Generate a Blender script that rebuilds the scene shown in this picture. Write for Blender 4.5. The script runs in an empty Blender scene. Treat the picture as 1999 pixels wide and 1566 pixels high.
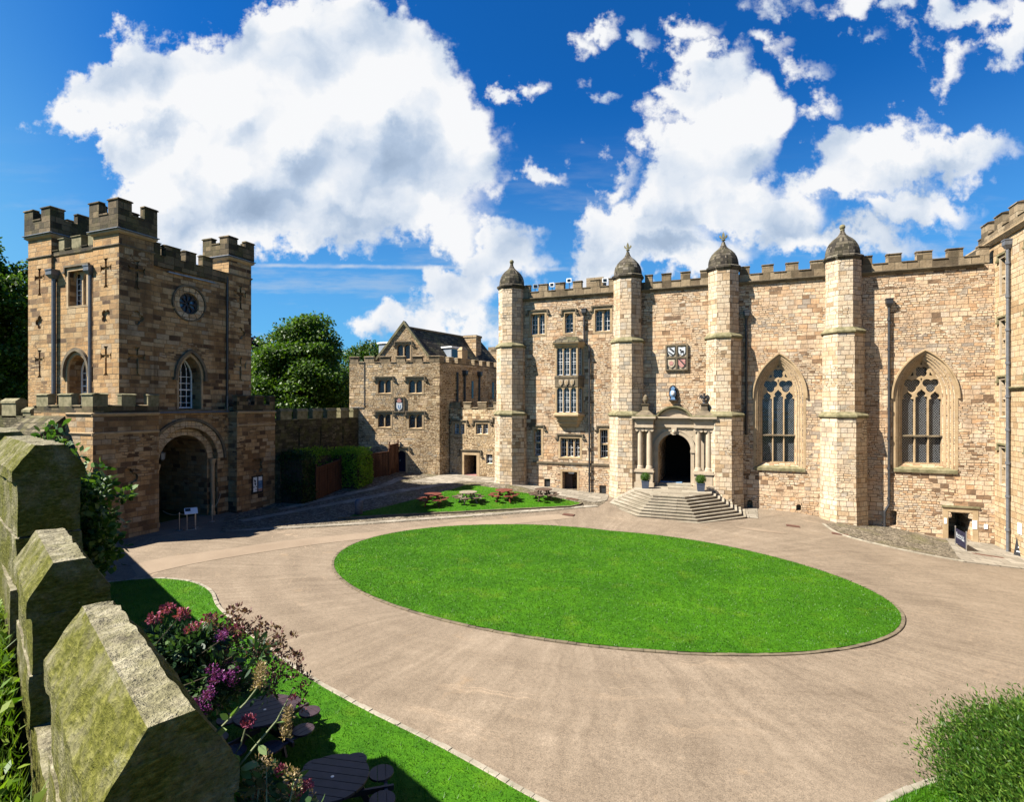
import bpy, bmesh, math, random
import numpy as np
from mathutils import Vector, Matrix
R = random.Random(11)
NR = np.random.default_rng(5)
scene = bpy.context.scene
COL = scene.collection
# ------------------------------------------------------------------ view geometry
TH = math.radians(21.6); CT = math.cos(TH); ST = math.sin(TH); FPX = 1050.0; EYE = 7.0
def ray(u, v):
    s = (u - 999.5) / FPX
    return Vector((s * CT - ST, s * ST + CT, -(v - 791) / FPX))
CAM = Vector((0, 0, EYE))
def cam2w(X, Y, z=0.0): return Vector((X * CT - Y * ST, X * ST + Y * CT, z))
Z3 = Vector((0, 0, 1))

# ------------------------------------------------------------------ ground height
GP = np.array([(-29,18,0),(-29,23,0),(-29,28,.05),(-26.5,29,.22),(-27,32.5,.6),(-26.5,35.4,1.12),(-25.5,37.5,1.25),(-22.3,39.8,1.1),
 (-20,41,1.03),(-15.5,38.1,.97),(-13.8,39.3,.76),(-9.4,39.3,.5),(-7.8,39.3,.43),(1.7,39.3,.12),(3.9,39.3,.06),(6.9,37.9,-.3),
 (9.5,39.3,-.55),(12.3,39.3,-.98),(14.4,39.3,-1.12),(14.5,36,-1.05),(14.5,30,-1.0),(-17,22,0),(-12,17,0),(-5.8,15,0),(-12,27,0),(-5.8,22.4,0),
 (-5.8,29.6,0),(0,28.5,0),(5.6,22,-.12),(2,17,-.05),(-20.5,26.5,.1),(-17,29.7,.25),(-15.6,31.7,.4),(-13.8,33.4,.5),(-11.5,34.9,.58),(-8.8,33.6,.36),(-5.4,33.2,.22),
 (-1.6,32.9,.15),(1.2,36.3,.05),(-6,7,0),(-10,11,0),(-18,14,0),(3,11.4,0),(-16,9,0),(10,20,-.35),(10,30,-.5),(12,10,0),(-24,16,0),(-22,10,0),(-23,22,0),
 (0,5,0),(8,4,0),(14,20,-.8),(-19.4,39,.9),(-30,38,1.4),(-19.4,36,.75),(-22,33,.7)], float)
def _k(r): return r
_P = GP[:, :2]; _n = len(_P)
_A = np.zeros((_n + 3, _n + 3)); _d = np.linalg.norm(_P[:, None] - _P[None], axis=2)
_A[:_n, :_n] = _d - 0.25 * np.eye(_n); _A[:_n, _n] = 1; _A[:_n, _n + 1:] = _P; _A[_n, :_n] = 1; _A[_n + 1:, :_n] = _P.T
_w = np.linalg.solve(_A, np.concatenate([GP[:, 2], [0, 0, 0]]))
def gzv(P):
    P = np.asarray(P, float)
    Pc = P.copy(); Pc[:, 0] = np.clip(Pc[:, 0], -32, 16); Pc[:, 1] = np.clip(Pc[:, 1], 2, 44)
    d = np.linalg.norm(Pc[:, None] - _P[None], axis=2)
    return d @ _w[:_n] + _w[_n] + Pc @ _w[_n + 1:]
def gz(x, y): return float(gzv([(x, y)])[0])
def G(u, v, dz=0.0):
    """point where the sight line through (u, v) meets the ground (+dz)"""
    r = ray(u, v); z = 0.2
    for _ in range(8):
        t = (z + dz - EYE) / r.z; p = CAM + r * t; z = gz(p.x, p.y)
    return Vector((p.x, p.y, z + dz))
def onz(u, v, z):
    r = ray(u, v); return CAM + r * ((z - EYE) / r.z)

# ------------------------------------------------------------------ wall frames
class Fr:
    def __init__(s, O, N):
        s.O = Vector(O); s.N = Vector(N).normalized(); s.U = Z3.cross(s.N).normalized()
    def pt(s, a, b, d=0.0): return s.O + s.U * a + Z3 * b + s.N * d
    def px(s, u, v, d=0.0):
        r = ray(u, v); o = s.O + s.N * d
        t = (o - CAM).dot(s.N) / r.dot(s.N); p = CAM + r * t - o
        return p.dot(s.U), p.z + o.z - s.O.z
    def off(s, d): return Fr(s.O + s.N * d, s.N)

# ------------------------------------------------------------------ mesh builder
class MB:
    def __init__(s): s.v = []; s.f = []; s.m = []
    def add(s, vs, fs, mi=0):
        o = len(s.v); s.v.extend([tuple(p) for p in vs]); s.f.extend([tuple(o + i for i in f) for f in fs]); s.m.extend([mi] * len(fs)); return s
    def box(s, x0, x1, y0, y1, z0, z1, mi=0):
        vs = [(x, y, z) for z in (z0, z1) for y in (y0, y1) for x in (x0, x1)]
        return s.add(vs, [(0,2,3,1),(4,5,7,6),(0,1,5,4),(2,6,7,3),(0,4,6,2),(1,3,7,5)], mi)
    def fbox(s, fr, a0, a1, b0, b1, d0, d1, mi=0):
        vs = [fr.pt(a, b, d) for d in (d0, d1) for b in (b0, b1) for a in (a0, a1)]
        return s.add(vs, [(0,2,3,1),(4,5,7,6),(0,1,5,4),(2,6,7,3),(0,4,6,2),(1,3,7,5)], mi)
    def loft(s, loops, caps=True, closed=True, mi=0):
        n = len(loops[0]); vs = [p for l in loops for p in l]; fs = []
        for k in range(len(loops) - 1):
            for i in range(n if closed else n - 1):
                j = (i + 1) % n
                fs.append((k*n+i, k*n+j, (k+1)*n+j, (k+1)*n+i))
        if caps: fs.append(tuple(range(n - 1, -1, -1))); fs.append(tuple((len(loops)-1)*n + i for i in range(n)))
        return s.add(vs, fs, mi)
    def fprism(s, fr, pts, d0, d1, mi=0):
        return s.loft([[fr.pt(a, b, d0) for a, b in pts], [fr.pt(a, b, d1) for a, b in pts]], mi=mi)
    def prism(s, pts, z0, z1, mi=0):
        return s.loft([[(x, y, z0) for x, y in pts], [(x, y, z1) for x, y in pts]], mi=mi)
    def fring(s, fr, outer, inner, d0, d1, closed=True, mi=0):
        L = [[fr.pt(a, b, d0) for a, b in outer], [fr.pt(a, b, d1) for a, b in outer], [fr.pt(a, b, d1) for a, b in inner], [fr.pt(a, b, d0) for a, b in inner]]
        L.append(L[0]); s.loft(L, caps=False, closed=closed, mi=mi)
        if not closed:
            n = len(outer)
            for e in (0, n - 1): s.add([L[k][e] for k in range(4)], [(0,1,2,3)], mi)
        return s
    def tube(s, path, r, n=8, mi=0, r1=None, caps=True):
        path = [Vector(p) for p in path]; loops = []; m = len(path)
        for i, p in enumerate(path):
            t = (path[min(i+1, m-1)] - path[max(i-1, 0)]).normalized()
            ref = Z3 if abs(t.z) < .9 else Vector((1, 0, 0))
            x = t.cross(ref).normalized(); y = t.cross(x)
            rr = r if r1 is None else r + (r1 - r) * i / (m - 1)
            loops.append([p + (x * math.cos(2*math.pi*k/n) + y * math.sin(2*math.pi*k/n)) * rr for k in range(n)])
        return s.loft(loops, caps=caps, mi=mi)
    def lathe(s, prof, c, n=24, rot=0.0, mi=0):
        loops = [[(c[0] + r*math.cos(rot+2*math.pi*k/n), c[1] + r*math.sin(rot+2*math.pi*k/n), c[2] + z) for k in range(n)] for r, z in prof]
        return s.loft(loops, mi=mi)
    def ball(s, c, r, n=12, m=8, sx=1, sy=1, sz=1, mi=0):
        loops = []
        for i in range(m + 1):
            a = math.pi * (i + .02) / (m + .04) - math.pi / 2
            loops.append([(c[0]+r*sx*math.cos(a)*math.cos(2*math.pi*k/n), c[1]+r*sy*math.cos(a)*math.sin(2*math.pi*k/n), c[2]+r*sz*math.sin(a)) for k in range(n)])
        return s.loft(loops, mi=mi)
    def mesh(s, name, mats, smooth=False, recalc=True):
        me = bpy.data.meshes.new(name); me.from_pydata(s.v, [], s.f)
        for m in (mats if isinstance(mats, (list, tuple)) else [mats]): me.materials.append(m)
        if any(s.m): me.polygons.foreach_set('material_index', s.m)
        if recalc:
            bm = bmesh.new(); bm.from_mesh(me); bmesh.ops.recalc_face_normals(bm, faces=bm.faces); bm.to_mesh(me); bm.free()
        if smooth: me.polygons.foreach_set('use_smooth', [True] * len(me.polygons))
        me.update(); return me
    def build(s, name, mats, parent=None, smooth=False, bevel=0.0, recalc=True):
        me = s.mesh(name, mats, smooth, recalc)
        return link(name, me, parent, bevel)
def link(name, me, parent=None, bevel=0.0):
    """parts of a building are modelled in world coordinates, parts of small things (LOCAL roots) in the thing's own"""
    o = bpy.data.objects.new(name, me); COL.objects.link(o)
    if parent is not None:
        o.parent = parent
        if parent.parent is None and not parent.get('local_'): o.matrix_parent_inverse = Matrix.Translation(-parent.location)
    if bevel:
        b = o.modifiers.new('Bevel', 'BEVEL'); b.width = bevel; b.segments = 2; b.limit_method = 'ANGLE'
    return o
def tag(o, label, cat, group=None, kind=None):
    if label: o['label'] = label
    if cat: o['category'] = cat
    if group: o['group'] = group
    if kind: o['kind'] = kind
    return o
LOCALS = []
def thing(name, loc, label, cat, group=None, local=False):
    o = bpy.data.objects.new(name, None); COL.objects.link(o); o.location = loc; o.empty_display_size = .5
    if local: o['local_'] = 1; LOCALS.append(o)
    return tag(o, label, cat, group)
def carve(wall, cutter, name, mats, parent, solver='EXACT'):
    a = bpy.data.objects.new('tmp_a', wall.mesh('tmp_a', mats)); b = bpy.data.objects.new('tmp_b', cutter.mesh('tmp_b', mats))
    COL.objects.link(a); COL.objects.link(b)
    m = a.modifiers.new('B', 'BOOLEAN'); m.operation = 'DIFFERENCE'; m.object = b; m.solver = solver
    dg = bpy.context.evaluated_depsgraph_get(); dg.update()
    me = bpy.data.meshes.new_from_object(a.evaluated_get(dg)); me.name = name
    bpy.data.objects.remove(a); bpy.data.objects.remove(b)
    return link(name, me, parent)
def arc(cx, cy, rx, ry, a0, a1, n):
    return [(cx + rx*math.cos(math.radians(a0+(a1-a0)*i/n)), cy + ry*math.sin(math.radians(a0+(a1-a0)*i/n))) for i in range(n+1)]
def pointed(a0, a1, b0, spring, apex, n=10):
    """outline of a pointed-arch opening: up from the sill's left corner, over and down"""
    w = a1 - a0; h = apex - spring; c = (a0 + a1) / 2
    r = (h*h + w*w/4) / w
    th = math.asin(min(1, h / r))
    if h < w/2: th = math.pi/2
    L = [(a0 + r - r*math.cos(th*i/n), spring + r*math.sin(th*i/n)*(h/(r*math.sin(th)))) for i in range(n+1)]
    L[-1] = (c, apex)
    return [(a0, b0)] + L + [(2*c - x, y) for x, y in L[::-1][1:]] + [(a1, b0)]
def foil(cx, cy, R0, n, rot=90, k=.5, lobe=.52, m=48):
    out = []
    for i in range(m):
        t = 2*math.pi*i/m; best = R0*.3
        for j in range(n):
            p = math.radians(rot) + 2*math.pi*j/n; ox, oy = R0*k*math.cos(p), R0*k*math.sin(p)
            b = ox*math.cos(t) + oy*math.sin(t); c = ox*ox + oy*oy - (R0*lobe)**2
            D = b*b - c
            if D > 0: best = max(best, b + math.sqrt(D))
        out.append((cx + best*math.cos(t), cy + best*math.sin(t)))
    return out
def inside(p, poly):
    x, y = p; c = False; n = len(poly); j = n - 1
    for i in range(n):
        xi, yi = poly[i]; xj, yj = poly[j]
        if (yi > y) != (yj > y) and x < (xj-xi)*(y-yi)/(yj-yi)+xi: c = not c
        j = i
    return c
# ================================================================== materials
class NT:
    def __init__(s, tree): s.t = tree; s.n = tree.nodes; s.l = tree.links
    def new(s, typ, **kw):
        n = s.n.new(typ)
        for k, v in kw.items(): setattr(n, k, v)
        return n
    def set(s, sock, val):
        if isinstance(val, bpy.types.NodeSocket): s.l.new(val, sock)
        elif val is not None:
            if hasattr(sock, 'default_value'):
                try: sock.default_value = val
                except Exception: sock.default_value = tuple(val) + (1,) if len(val) == 3 else tuple(val)[:3]
    def math(s, op, a, b=None, c=None, clamp=False):
        n = s.new('ShaderNodeMath', operation=op, use_clamp=clamp)
        for i, x in enumerate((a, b, c)):
            if x is not None: s.set(n.inputs[i], x)
        return n.outputs[0]
    def vec(s, op, a, b=None, c=None, out=0):
        n = s.new('ShaderNodeVectorMath', operation=op)
        for i, x in enumerate((a, b, c)):
            if x is not None: s.set(n.inputs[i], x)
        return n.outputs['Value'] if op in ('DOT_PRODUCT', 'LENGTH', 'DISTANCE') else n.outputs[0]
    def scale(s, a, f):
        n = s.new('ShaderNodeVectorMath', operation='SCALE'); s.set(n.inputs[0], a); s.set(n.inputs[3], f); return n.outputs[0]
    def comb(s, x=0., y=0., z=0.):
        n = s.new('ShaderNodeCombineXYZ')
        for i, v in enumerate((x, y, z)): s.set(n.inputs[i], v)
        return n.outputs[0]
    def sep(s, v):
        n = s.new('ShaderNodeSeparateXYZ'); s.set(n.inputs[0], v); return n.outputs
    def noise(s, vec=None, scale=1., detail=3., rough=.55, dim='3D', w=None, color=False, dist=0.):
        n = s.new('ShaderNodeTexNoise', noise_dimensions=dim)
        if vec is not None: s.set(n.inputs['Vector'], vec)
        if w is not None: s.set(n.inputs['W'], w)
        n.inputs['Scale'].default_value = scale; n.inputs['Detail'].default_value = detail; n.inputs['Roughness'].default_value = rough; n.inputs['Distortion'].default_value = dist
        return n.outputs['Color' if color else 'Fac']
    def ramp(s, fac, stops, interp='LINEAR'):
        n = s.new('ShaderNodeValToRGB'); cr = n.color_ramp; cr.interpolation = interp
        while len(cr.elements) < len(stops): cr.elements.new(.5)
        for e, (p, c) in zip(cr.elements, stops):
            e.position = p; e.color = tuple(c) + (1,) if not isinstance(c, (int, float)) else (c, c, c, 1)
        s.set(n.inputs[0], fac); return n.outputs[0]
    def mix(s, f, a, b, mode='MIX'):
        n = s.new('ShaderNodeMix', data_type='RGBA', blend_type=mode); n.clamp_factor = True
        s.set(n.inputs[0], f); s.set(n.inputs[6], a); s.set(n.inputs[7], b); return n.outputs[2]
    def fmix(s, f, a, b):
        n = s.new('ShaderNodeMix', data_type='FLOAT'); s.set(n.inputs[0], f); s.set(n.inputs[2], a); s.set(n.inputs[3], b); return n.outputs[0]
    def map(s, v, a, b, c=0., d=1., smooth=False):
        n = s.new('ShaderNodeMapRange'); n.interpolation_type = 'SMOOTHSTEP' if smooth else 'LINEAR'
        s.set(n.inputs[0], v)
        for i, x in enumerate((a, b, c, d)): n.inputs[i+1].default_value = x
        return n.outputs[0]
    def bump(s, h, strength=.5, dist=.02):
        n = s.new('ShaderNodeBump'); n.inputs['Strength'].default_value = strength; n.inputs['Distance'].default_value = dist; s.set(n.inputs['Height'], h); return n.outputs[0]
def new_mat(name):
    m = bpy.data.materials.new(name); m.use_nodes = True; t = NT(m.node_tree); t.n.clear()
    out = t.new('ShaderNodeOutputMaterial'); b = t.new('ShaderNodeBsdfPrincipled'); t.l.new(b.outputs[0], out.inputs[0])
    return m, t, b, out
ALB = .66    # the palettes below were picked a stop too bright for real stone, soil and leaves
def fin(t, b, col, rough=.9, normal=None, spec=.25, metal=0., k=None):
    k = ALB if k is None else k
    if isinstance(col, bpy.types.NodeSocket): col = t.mix(1., col, (k, k, k, 1), 'MULTIPLY')
    else: col = tuple(x*k for x in col) + (1,)
    t.set(b.inputs['Base Color'], col); t.set(b.inputs['Roughness'], rough)
    b.inputs['Specular IOR Level'].default_value = spec; b.inputs['Metallic'].default_value = metal
    if normal is not None: t.set(b.inputs['Normal'], normal)
def wall_uv(t):
    g = t.new('ShaderNodeNewGeometry'); P = g.outputs['Position']; N = g.outputs['True Normal']
    T = t.vec('NORMALIZE', t.vec('CROSS_PRODUCT', (0, 0, 1), N)); nz = t.math('ABSOLUTE', t.sep(N)[2]); top = t.math('GREATER_THAN', nz, .8)
    px, py, pz = t.sep(P)
    u = t.fmix(top, t.vec('DOT_PRODUCT', P, T), px); v = t.fmix(top, pz, py)
    return P, u, v, top
def stone_mat(name, stops, bw=.55, bh=.27, mortar=(.30,.24,.16), ms=.012, rubble=.45, stain=(.06,.05,.04), stain_amt=.5, moss=0., warm=None, bump=.7, fine=.45, mdark=.5, darkx=0.):
    m, t, b, out = new_mat(name)
    P, u, v, top = wall_uv(t)
    wob = t.noise(P, 1.7, 2, color=True); wx, wy, wz = t.sep(t.vec('SUBTRACT', wob, (.5, .5, .5)))
    vw = t.math('ADD', v, t.math('MULTIPLY', t.math('SUBTRACT', t.noise(dim='1D', w=t.math('MULTIPLY', v, .9), scale=1., detail=1), .5), .42))
    u1 = t.math('MULTIPLY_ADD', wx, .05, u); v1 = t.math('MULTIPLY_ADD', wz, .045, vw)
    def brick(h, w, sz, amp):
        va = t.math('MULTIPLY_ADD', wy, amp, v1); row = t.math('FLOOR', t.math('DIVIDE', va, h))
        wn = t.new('ShaderNodeTexWhiteNoise', noise_dimensions='1D'); t.set(wn.inputs['W'], row)
        uu = t.math('ADD', t.math('MULTIPLY', t.math('MULTIPLY_ADD', wx, amp, u1), t.math('MULTIPLY_ADD', wn.outputs[0], .75, .65)), t.math('MULTIPLY', wn.outputs[0], 57.))
        n = t.new('ShaderNodeTexBrick'); n.offset = .5; n.squash = 1.; n.inputs['Scale'].default_value = 1.
        t.set(n.inputs['Vector'], t.comb(uu, va, 0.)); n.inputs['Color1'].default_value = (0, 0, 0, 1); n.inputs['Color2'].default_value = (1, 1, 1, 1); n.inputs['Mortar'].default_value = (.5, .5, .5, 1)
        n.inputs['Mortar Size'].default_value = sz; n.inputs['Mortar Smooth'].default_value = .25; n.inputs['Bias'].default_value = 0.; n.inputs['Brick Width'].default_value = w; n.inputs['Row Height'].default_value = h
        return n.outputs['Color'], n.outputs['Fac']
    c1, f1 = brick(bh, bw, ms, .0); c2, f2 = brick(bh*.52, bw*.62, ms*1.25, .12)
    msk = t.math('GREATER_THAN', t.noise(t.vec('MULTIPLY', P, (1, 1, 1.6)), .33, 3, .6), .5 + (.5 - rubble) * .45) if 0 < rubble < 1 else (1. if rubble >= 1 else 0.)
    tint = t.mix(msk, c1, c2); fac = t.fmix(msk, f1, f2)
    big = t.noise(P, .22, 2)
    tv = t.math('ADD', t.sep(tint)[0], t.math('MULTIPLY', t.math('SUBTRACT', big, .5), .8), clamp=True)
    col = t.ramp(tv, stops)
    fn = t.noise(P, 9., 4, .65); fn2 = t.noise(P, 2.3, 4, .6)
    col = t.mix(fine, col, t.ramp(fn, [(.25, (.45, .42, .4)), (.5, (1, 1, 1)), (.75, (1.18, 1.16, 1.12))]), 'MULTIPLY')
    col = t.mix(.35, col, t.ramp(fn2, [(.3, (.62, .55, .5)), (.55, (1, 1, 1)), (.8, (1.1, 1.06, 1.))]), 'MULTIPLY')
    cool = t.map(t.noise(P, .42, 4, .6), .52, .70, 0, .5); col = t.mix(t.math('MULTIPLY', cool, .8 if warm else 0.), col, t.mix(1., col, (.74, .80, .88, 1), 'MULTIPLY'))
    if warm: col = t.mix(t.map(t.noise(P, .5, 3), .48, .7, 0, .55), col, warm)
    mc = t.mix(t.map(t.noise(P, 1.1, 2), .4, .6), tuple(x*mdark for x in mortar) + (1,), tuple(mortar) + (1,))
    col = t.mix(fac, col, mc)
    st = t.noise(t.vec('MULTIPLY', P, (1.3, 1.3, .16)), 1., 4, .6); sb = t.noise(P, .55, 4, .65)
    rs = t.math('MULTIPLY', t.map(t.noise(t.vec('MULTIPLY', P, (3.2, 3.2, .11)), 1., 5, .65), .53, .72), t.map(t.noise(P, .3, 2), .42, .62, 0, .7))
    col = t.mix(t.math('MULTIPLY', rs, stain_amt), col, tuple(x*1.1 for x in stain) + (1,))
    sf = t.math('MULTIPLY', t.map(t.math('ADD', t.math('MULTIPLY', st, .5), t.math('MULTIPLY', sb, .5)), .5, .72), stain_amt)
    col = t.mix(sf, col, tuple(stain) + (1,))
    if darkx:  # blotchy extra darkening, limited to faces turned toward positive x
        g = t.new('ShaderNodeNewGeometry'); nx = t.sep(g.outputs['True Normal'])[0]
        sk = t.math('MULTIPLY', t.map(t.math('ADD', t.math('MULTIPLY', t.sep(tint)[0], -.35), t.math('ADD', t.math('MULTIPLY', st, .5), t.math('MULTIPLY', sb, .55))), .20, .46), t.math('MULTIPLY', t.math('GREATER_THAN', nx, .5), darkx))
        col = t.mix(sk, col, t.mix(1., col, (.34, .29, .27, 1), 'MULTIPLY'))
    if moss:
        mf = t.math('MULTIPLY', t.map(t.noise(P, 1.4, 5, .7), .46, .66), moss); col = t.mix(mf, col, t.mix(fn, (.055, .06, .012, 1), (.20, .19, .05, 1)))
    fin(t, b, col, .93, None, .15)
    h = t.math('ADD', t.math('ADD', t.math('MULTIPLY', fac, -1.), t.math('MULTIPLY', fn2, 1.1)), t.math('ADD', t.math('MULTIPLY', fn, .5), t.math('MULTIPLY', t.sep(tint)[0], .6)))
    t.set(b.inputs['Normal'], t.bump(h, bump, .045))
    return m
def noisy(name, c0, c1, scale=4., rough=.8, bump=.2, dist=.01, spec=.25, metal=0., stretch=(1, 1, 1), detail=5, local=False, k=None):
    m, t, b, out = new_mat(name)
    if local: P = t.new('ShaderNodeTexCoord').outputs['Object']
    else: P = t.new('ShaderNodeNewGeometry').outputs['Position']
    P = t.vec('MULTIPLY', P, stretch)
    n = t.noise(P, scale, detail, .65)
    fin(t, b, t.ramp(n, [(.3, c0), (.7, c1)]), rough, t.bump(n, bump, dist) if bump else None, spec, metal, k)
    return m
def leaf_mat(name, c0, c1, c2, trans=.35, rough=.5):
    m, t, b, out = new_mat(name)
    g = t.new('ShaderNodeNewGeometry'); n = t.noise(g.outputs['Position'], .7, 2)
    r = t.math('ADD', t.math('MULTIPLY', g.outputs['Random Per Island'], .7), t.math('MULTIPLY', n, .4))
    c0, c1, c2 = (tuple(x*ALB for x in c) for c in (c0, c1, c2)); col = t.ramp(r, [(.1, c0), (.55, c1), (1., c2)])
    fin(t, b, col, rough, None, .3, k=1.)
    tr = t.new('ShaderNodeBsdfTranslucent'); t.set(tr.inputs[0], t.mix(1., col, (1.2, 1.35, .5, 1), 'MULTIPLY'))
    mx = t.new('ShaderNodeMixShader'); mx.inputs[0].default_value = trans; t.l.new(b.outputs[0], mx.inputs[1]); t.l.new(tr.outputs[0], mx.inputs[2]); t.l.new(mx.outputs[0], out.inputs[0])
    return m
M = {}
M['hall'] = stone_mat('hall sandstone', [(0, (.22,.14,.085)), (.05, (.42,.26,.15)), (.12, (.66,.415,.23)), (.24, (.68,.48,.315)), (.38, (.73,.54,.35)), (.55, (.78,.61,.42)), (.68, (.68,.55,.41)), (.8, (.73,.51,.31)), (.92, (.62,.51,.38)), (1, (.40,.33,.26))], bw=.46, bh=.255, mortar=(.30,.215,.14), ms=.012, rubble=.5, stain=(.19,.14,.10), stain_amt=.6, warm=(.62,.37,.20,1), mdark=.42, bump=1.)
M['turret'] = stone_mat('turret sandstone', [(0, (.30,.21,.13)), (.07, (.52,.37,.22)), (.25, (.68,.53,.365)), (.6, (.71,.585,.425)), (.82, (.66,.52,.365)), (.94, (.58,.50,.40)), (1, (.42,.36,.28))], bw=.46, bh=.28, mortar=(.32,.245,.165), ms=.013, rubble=.28, stain=(.17,.13,.09), stain_amt=.6, warm=(.64,.42,.24,1), mdark=.42, bump=.95)
M['tower'] = stone_mat('gatehouse sandstone', [(0, (.13,.085,.055)), (.10, (.26,.165,.09)), (.25, (.42,.26,.125)), (.5, (.54,.34,.16)), (.75, (.56,.38,.20)), (.9, (.52,.39,.235)), (1, (.40,.31,.21))], bw=.60, bh=.265, mortar=(.40,.29,.17), ms=.015, rubble=.25, stain=(.10,.075,.045), stain_amt=.62, warm=(.55,.30,.115,1), mdark=.5, bump=.85, darkx=.55)
M['lodge'] = stone_mat('lodge rubble', [(0, (.28,.18,.10)), (.10, (.46,.30,.155)), (.3, (.78,.56,.32)), (.65, (.88,.68,.43)), (.85, (.84,.61,.39)), (1, (.56,.48,.36))], bw=.40, bh=.20, mortar=(.36,.26,.155), ms=.016, rubble=.62, stain=(.17,.125,.075), stain_amt=.5, mdark=.4, bump=1.)
M['lodge_side'] = M['lodge']
M['keep'] = stone_mat('keep ashlar', [(0, (.42,.28,.15)), (.25, (.58,.41,.235)), (.7, (.64,.48,.30)), (1, (.58,.46,.32))], bw=.62, bh=.30, mortar=(.30,.21,.12), ms=.017, rubble=.15, stain=(.18,.13,.08), stain_amt=.4, mdark=.5, bump=.8)
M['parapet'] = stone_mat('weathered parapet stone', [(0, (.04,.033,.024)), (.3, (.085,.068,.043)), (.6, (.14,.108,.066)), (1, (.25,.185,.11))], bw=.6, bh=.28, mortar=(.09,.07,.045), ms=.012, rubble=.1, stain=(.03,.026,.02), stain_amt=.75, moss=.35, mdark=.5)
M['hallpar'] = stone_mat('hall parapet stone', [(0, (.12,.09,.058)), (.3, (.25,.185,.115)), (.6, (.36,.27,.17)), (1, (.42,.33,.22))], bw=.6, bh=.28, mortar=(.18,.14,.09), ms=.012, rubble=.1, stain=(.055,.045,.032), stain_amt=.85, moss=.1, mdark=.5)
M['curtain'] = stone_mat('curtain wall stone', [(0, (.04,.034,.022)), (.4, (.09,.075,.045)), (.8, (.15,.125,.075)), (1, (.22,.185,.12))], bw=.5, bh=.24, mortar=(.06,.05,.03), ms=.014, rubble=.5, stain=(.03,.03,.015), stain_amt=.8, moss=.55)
M['trim'] = noisy('dressed sandstone', (.36,.25,.135), (.56,.41,.245), 2.2, .85, .25, .01)
M['trimdark'] = noisy('weathered dressed stone', (.09,.07,.05), (.24,.19,.12), 2.6, .9, .35, .015)
M['trimpale'] = noisy('pale porch stone', (.42,.33,.23), (.57,.47,.345), 2.0, .8, .2, .008)
M['mouldmoss'] = noisy('mossy stone moulding', (.10,.095,.04), (.34,.29,.17), 3.0, .9, .35, .015)
M['dome'] = stone_mat('dome stone', [(0, (.035,.03,.026)), (.4, (.085,.072,.055)), (.8, (.16,.135,.10)), (1, (.26,.23,.19))], bw=.34, bh=.24, mortar=(.06,.05,.04), ms=.012, rubble=0., stain=(.03,.028,.02), stain_amt=.6, moss=.25)
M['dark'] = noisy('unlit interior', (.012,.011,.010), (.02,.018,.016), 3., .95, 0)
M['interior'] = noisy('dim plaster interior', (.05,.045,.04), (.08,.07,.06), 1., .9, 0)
M['white'] = noisy('white painted joinery', (.72,.74,.76), (.82,.83,.84), 5., .45, 0, k=.95)
M['lead'] = noisy('leadwork', (.20,.22,.25), (.34,.37,.42), 2.5, .5, .15, .01, .5, .4)
M['leadblue'] = noisy('lead dormer cladding', (.26,.30,.36), (.40,.45,.52), 2.5, .45, .1, .01, .5, .3)
M['pipe'] = noisy('black iron pipe', (.018,.018,.020), (.045,.045,.05), 6., .45, .1, .004, .5)
M['greypipe'] = noisy('grey painted pipe', (.10,.105,.115), (.17,.175,.19), 6., .4, .1, .004, .5)
M['lattice'] = noisy('pale window lattice', (.30,.32,.34), (.42,.44,.46), 8., .5, 0)
M['slate'] = None
def glass_mat(name, c, tilt=.12):
    m, t, b, out = new_mat(name)
    P = t.new('ShaderNodeNewGeometry').outputs['Position']
    n = t.noise(P, 2.4, 2)
    fin(t, b, t.ramp(n, [(.35, tuple(x*.5 for x in c)), (.65, c)]), .06, t.bump(n, tilt, .05), .7)
    return m
M['glass'] = glass_mat('window glass', (.03,.036,.045)); M['glassdark'] = glass_mat('dark leaded glass', (.012,.014,.02), .2)
M['glassblue'] = glass_mat('blue stained glass', (.10,.22,.42), .1)
# slate roof
m, t, b, out = new_mat('stone slate roof'); P, u, v, top = wall_uv(t); M['slate'] = m
nb = t.new('ShaderNodeTexBrick'); nb.inputs['Scale'].default_value = 1.; nb.offset = .5
g = t.new('ShaderNodeNewGeometry')
t.set(nb.inputs['Vector'], t.comb(u, v, 0.)); nb.inputs['Color1'].default_value = (0,0,0,1); nb.inputs['Color2'].default_value = (1,1,1,1); nb.inputs['Mortar'].default_value = (0,0,0,1)
nb.inputs['Mortar Size'].default_value = .025; nb.inputs['Brick Width'].default_value = .5; nb.inputs['Row Height'].default_value = .24
col = t.mix(nb.outputs['Fac'], t.ramp(t.sep(nb.outputs['Color'])[0], [(0, (.05,.042,.03)), (.6, (.12,.10,.065)), (1, (.20,.165,.10))]), (.012,.011,.01,1))
col = t.mix(t.map(t.noise(P, .9, 4), .5, .65, 0, .5), col, (.12,.12,.04,1))
fin(t, b, col, .85, t.bump(t.math('SUBTRACT', t.noise(P, 5, 3), nb.outputs['Fac']), .8, .05))
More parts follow.
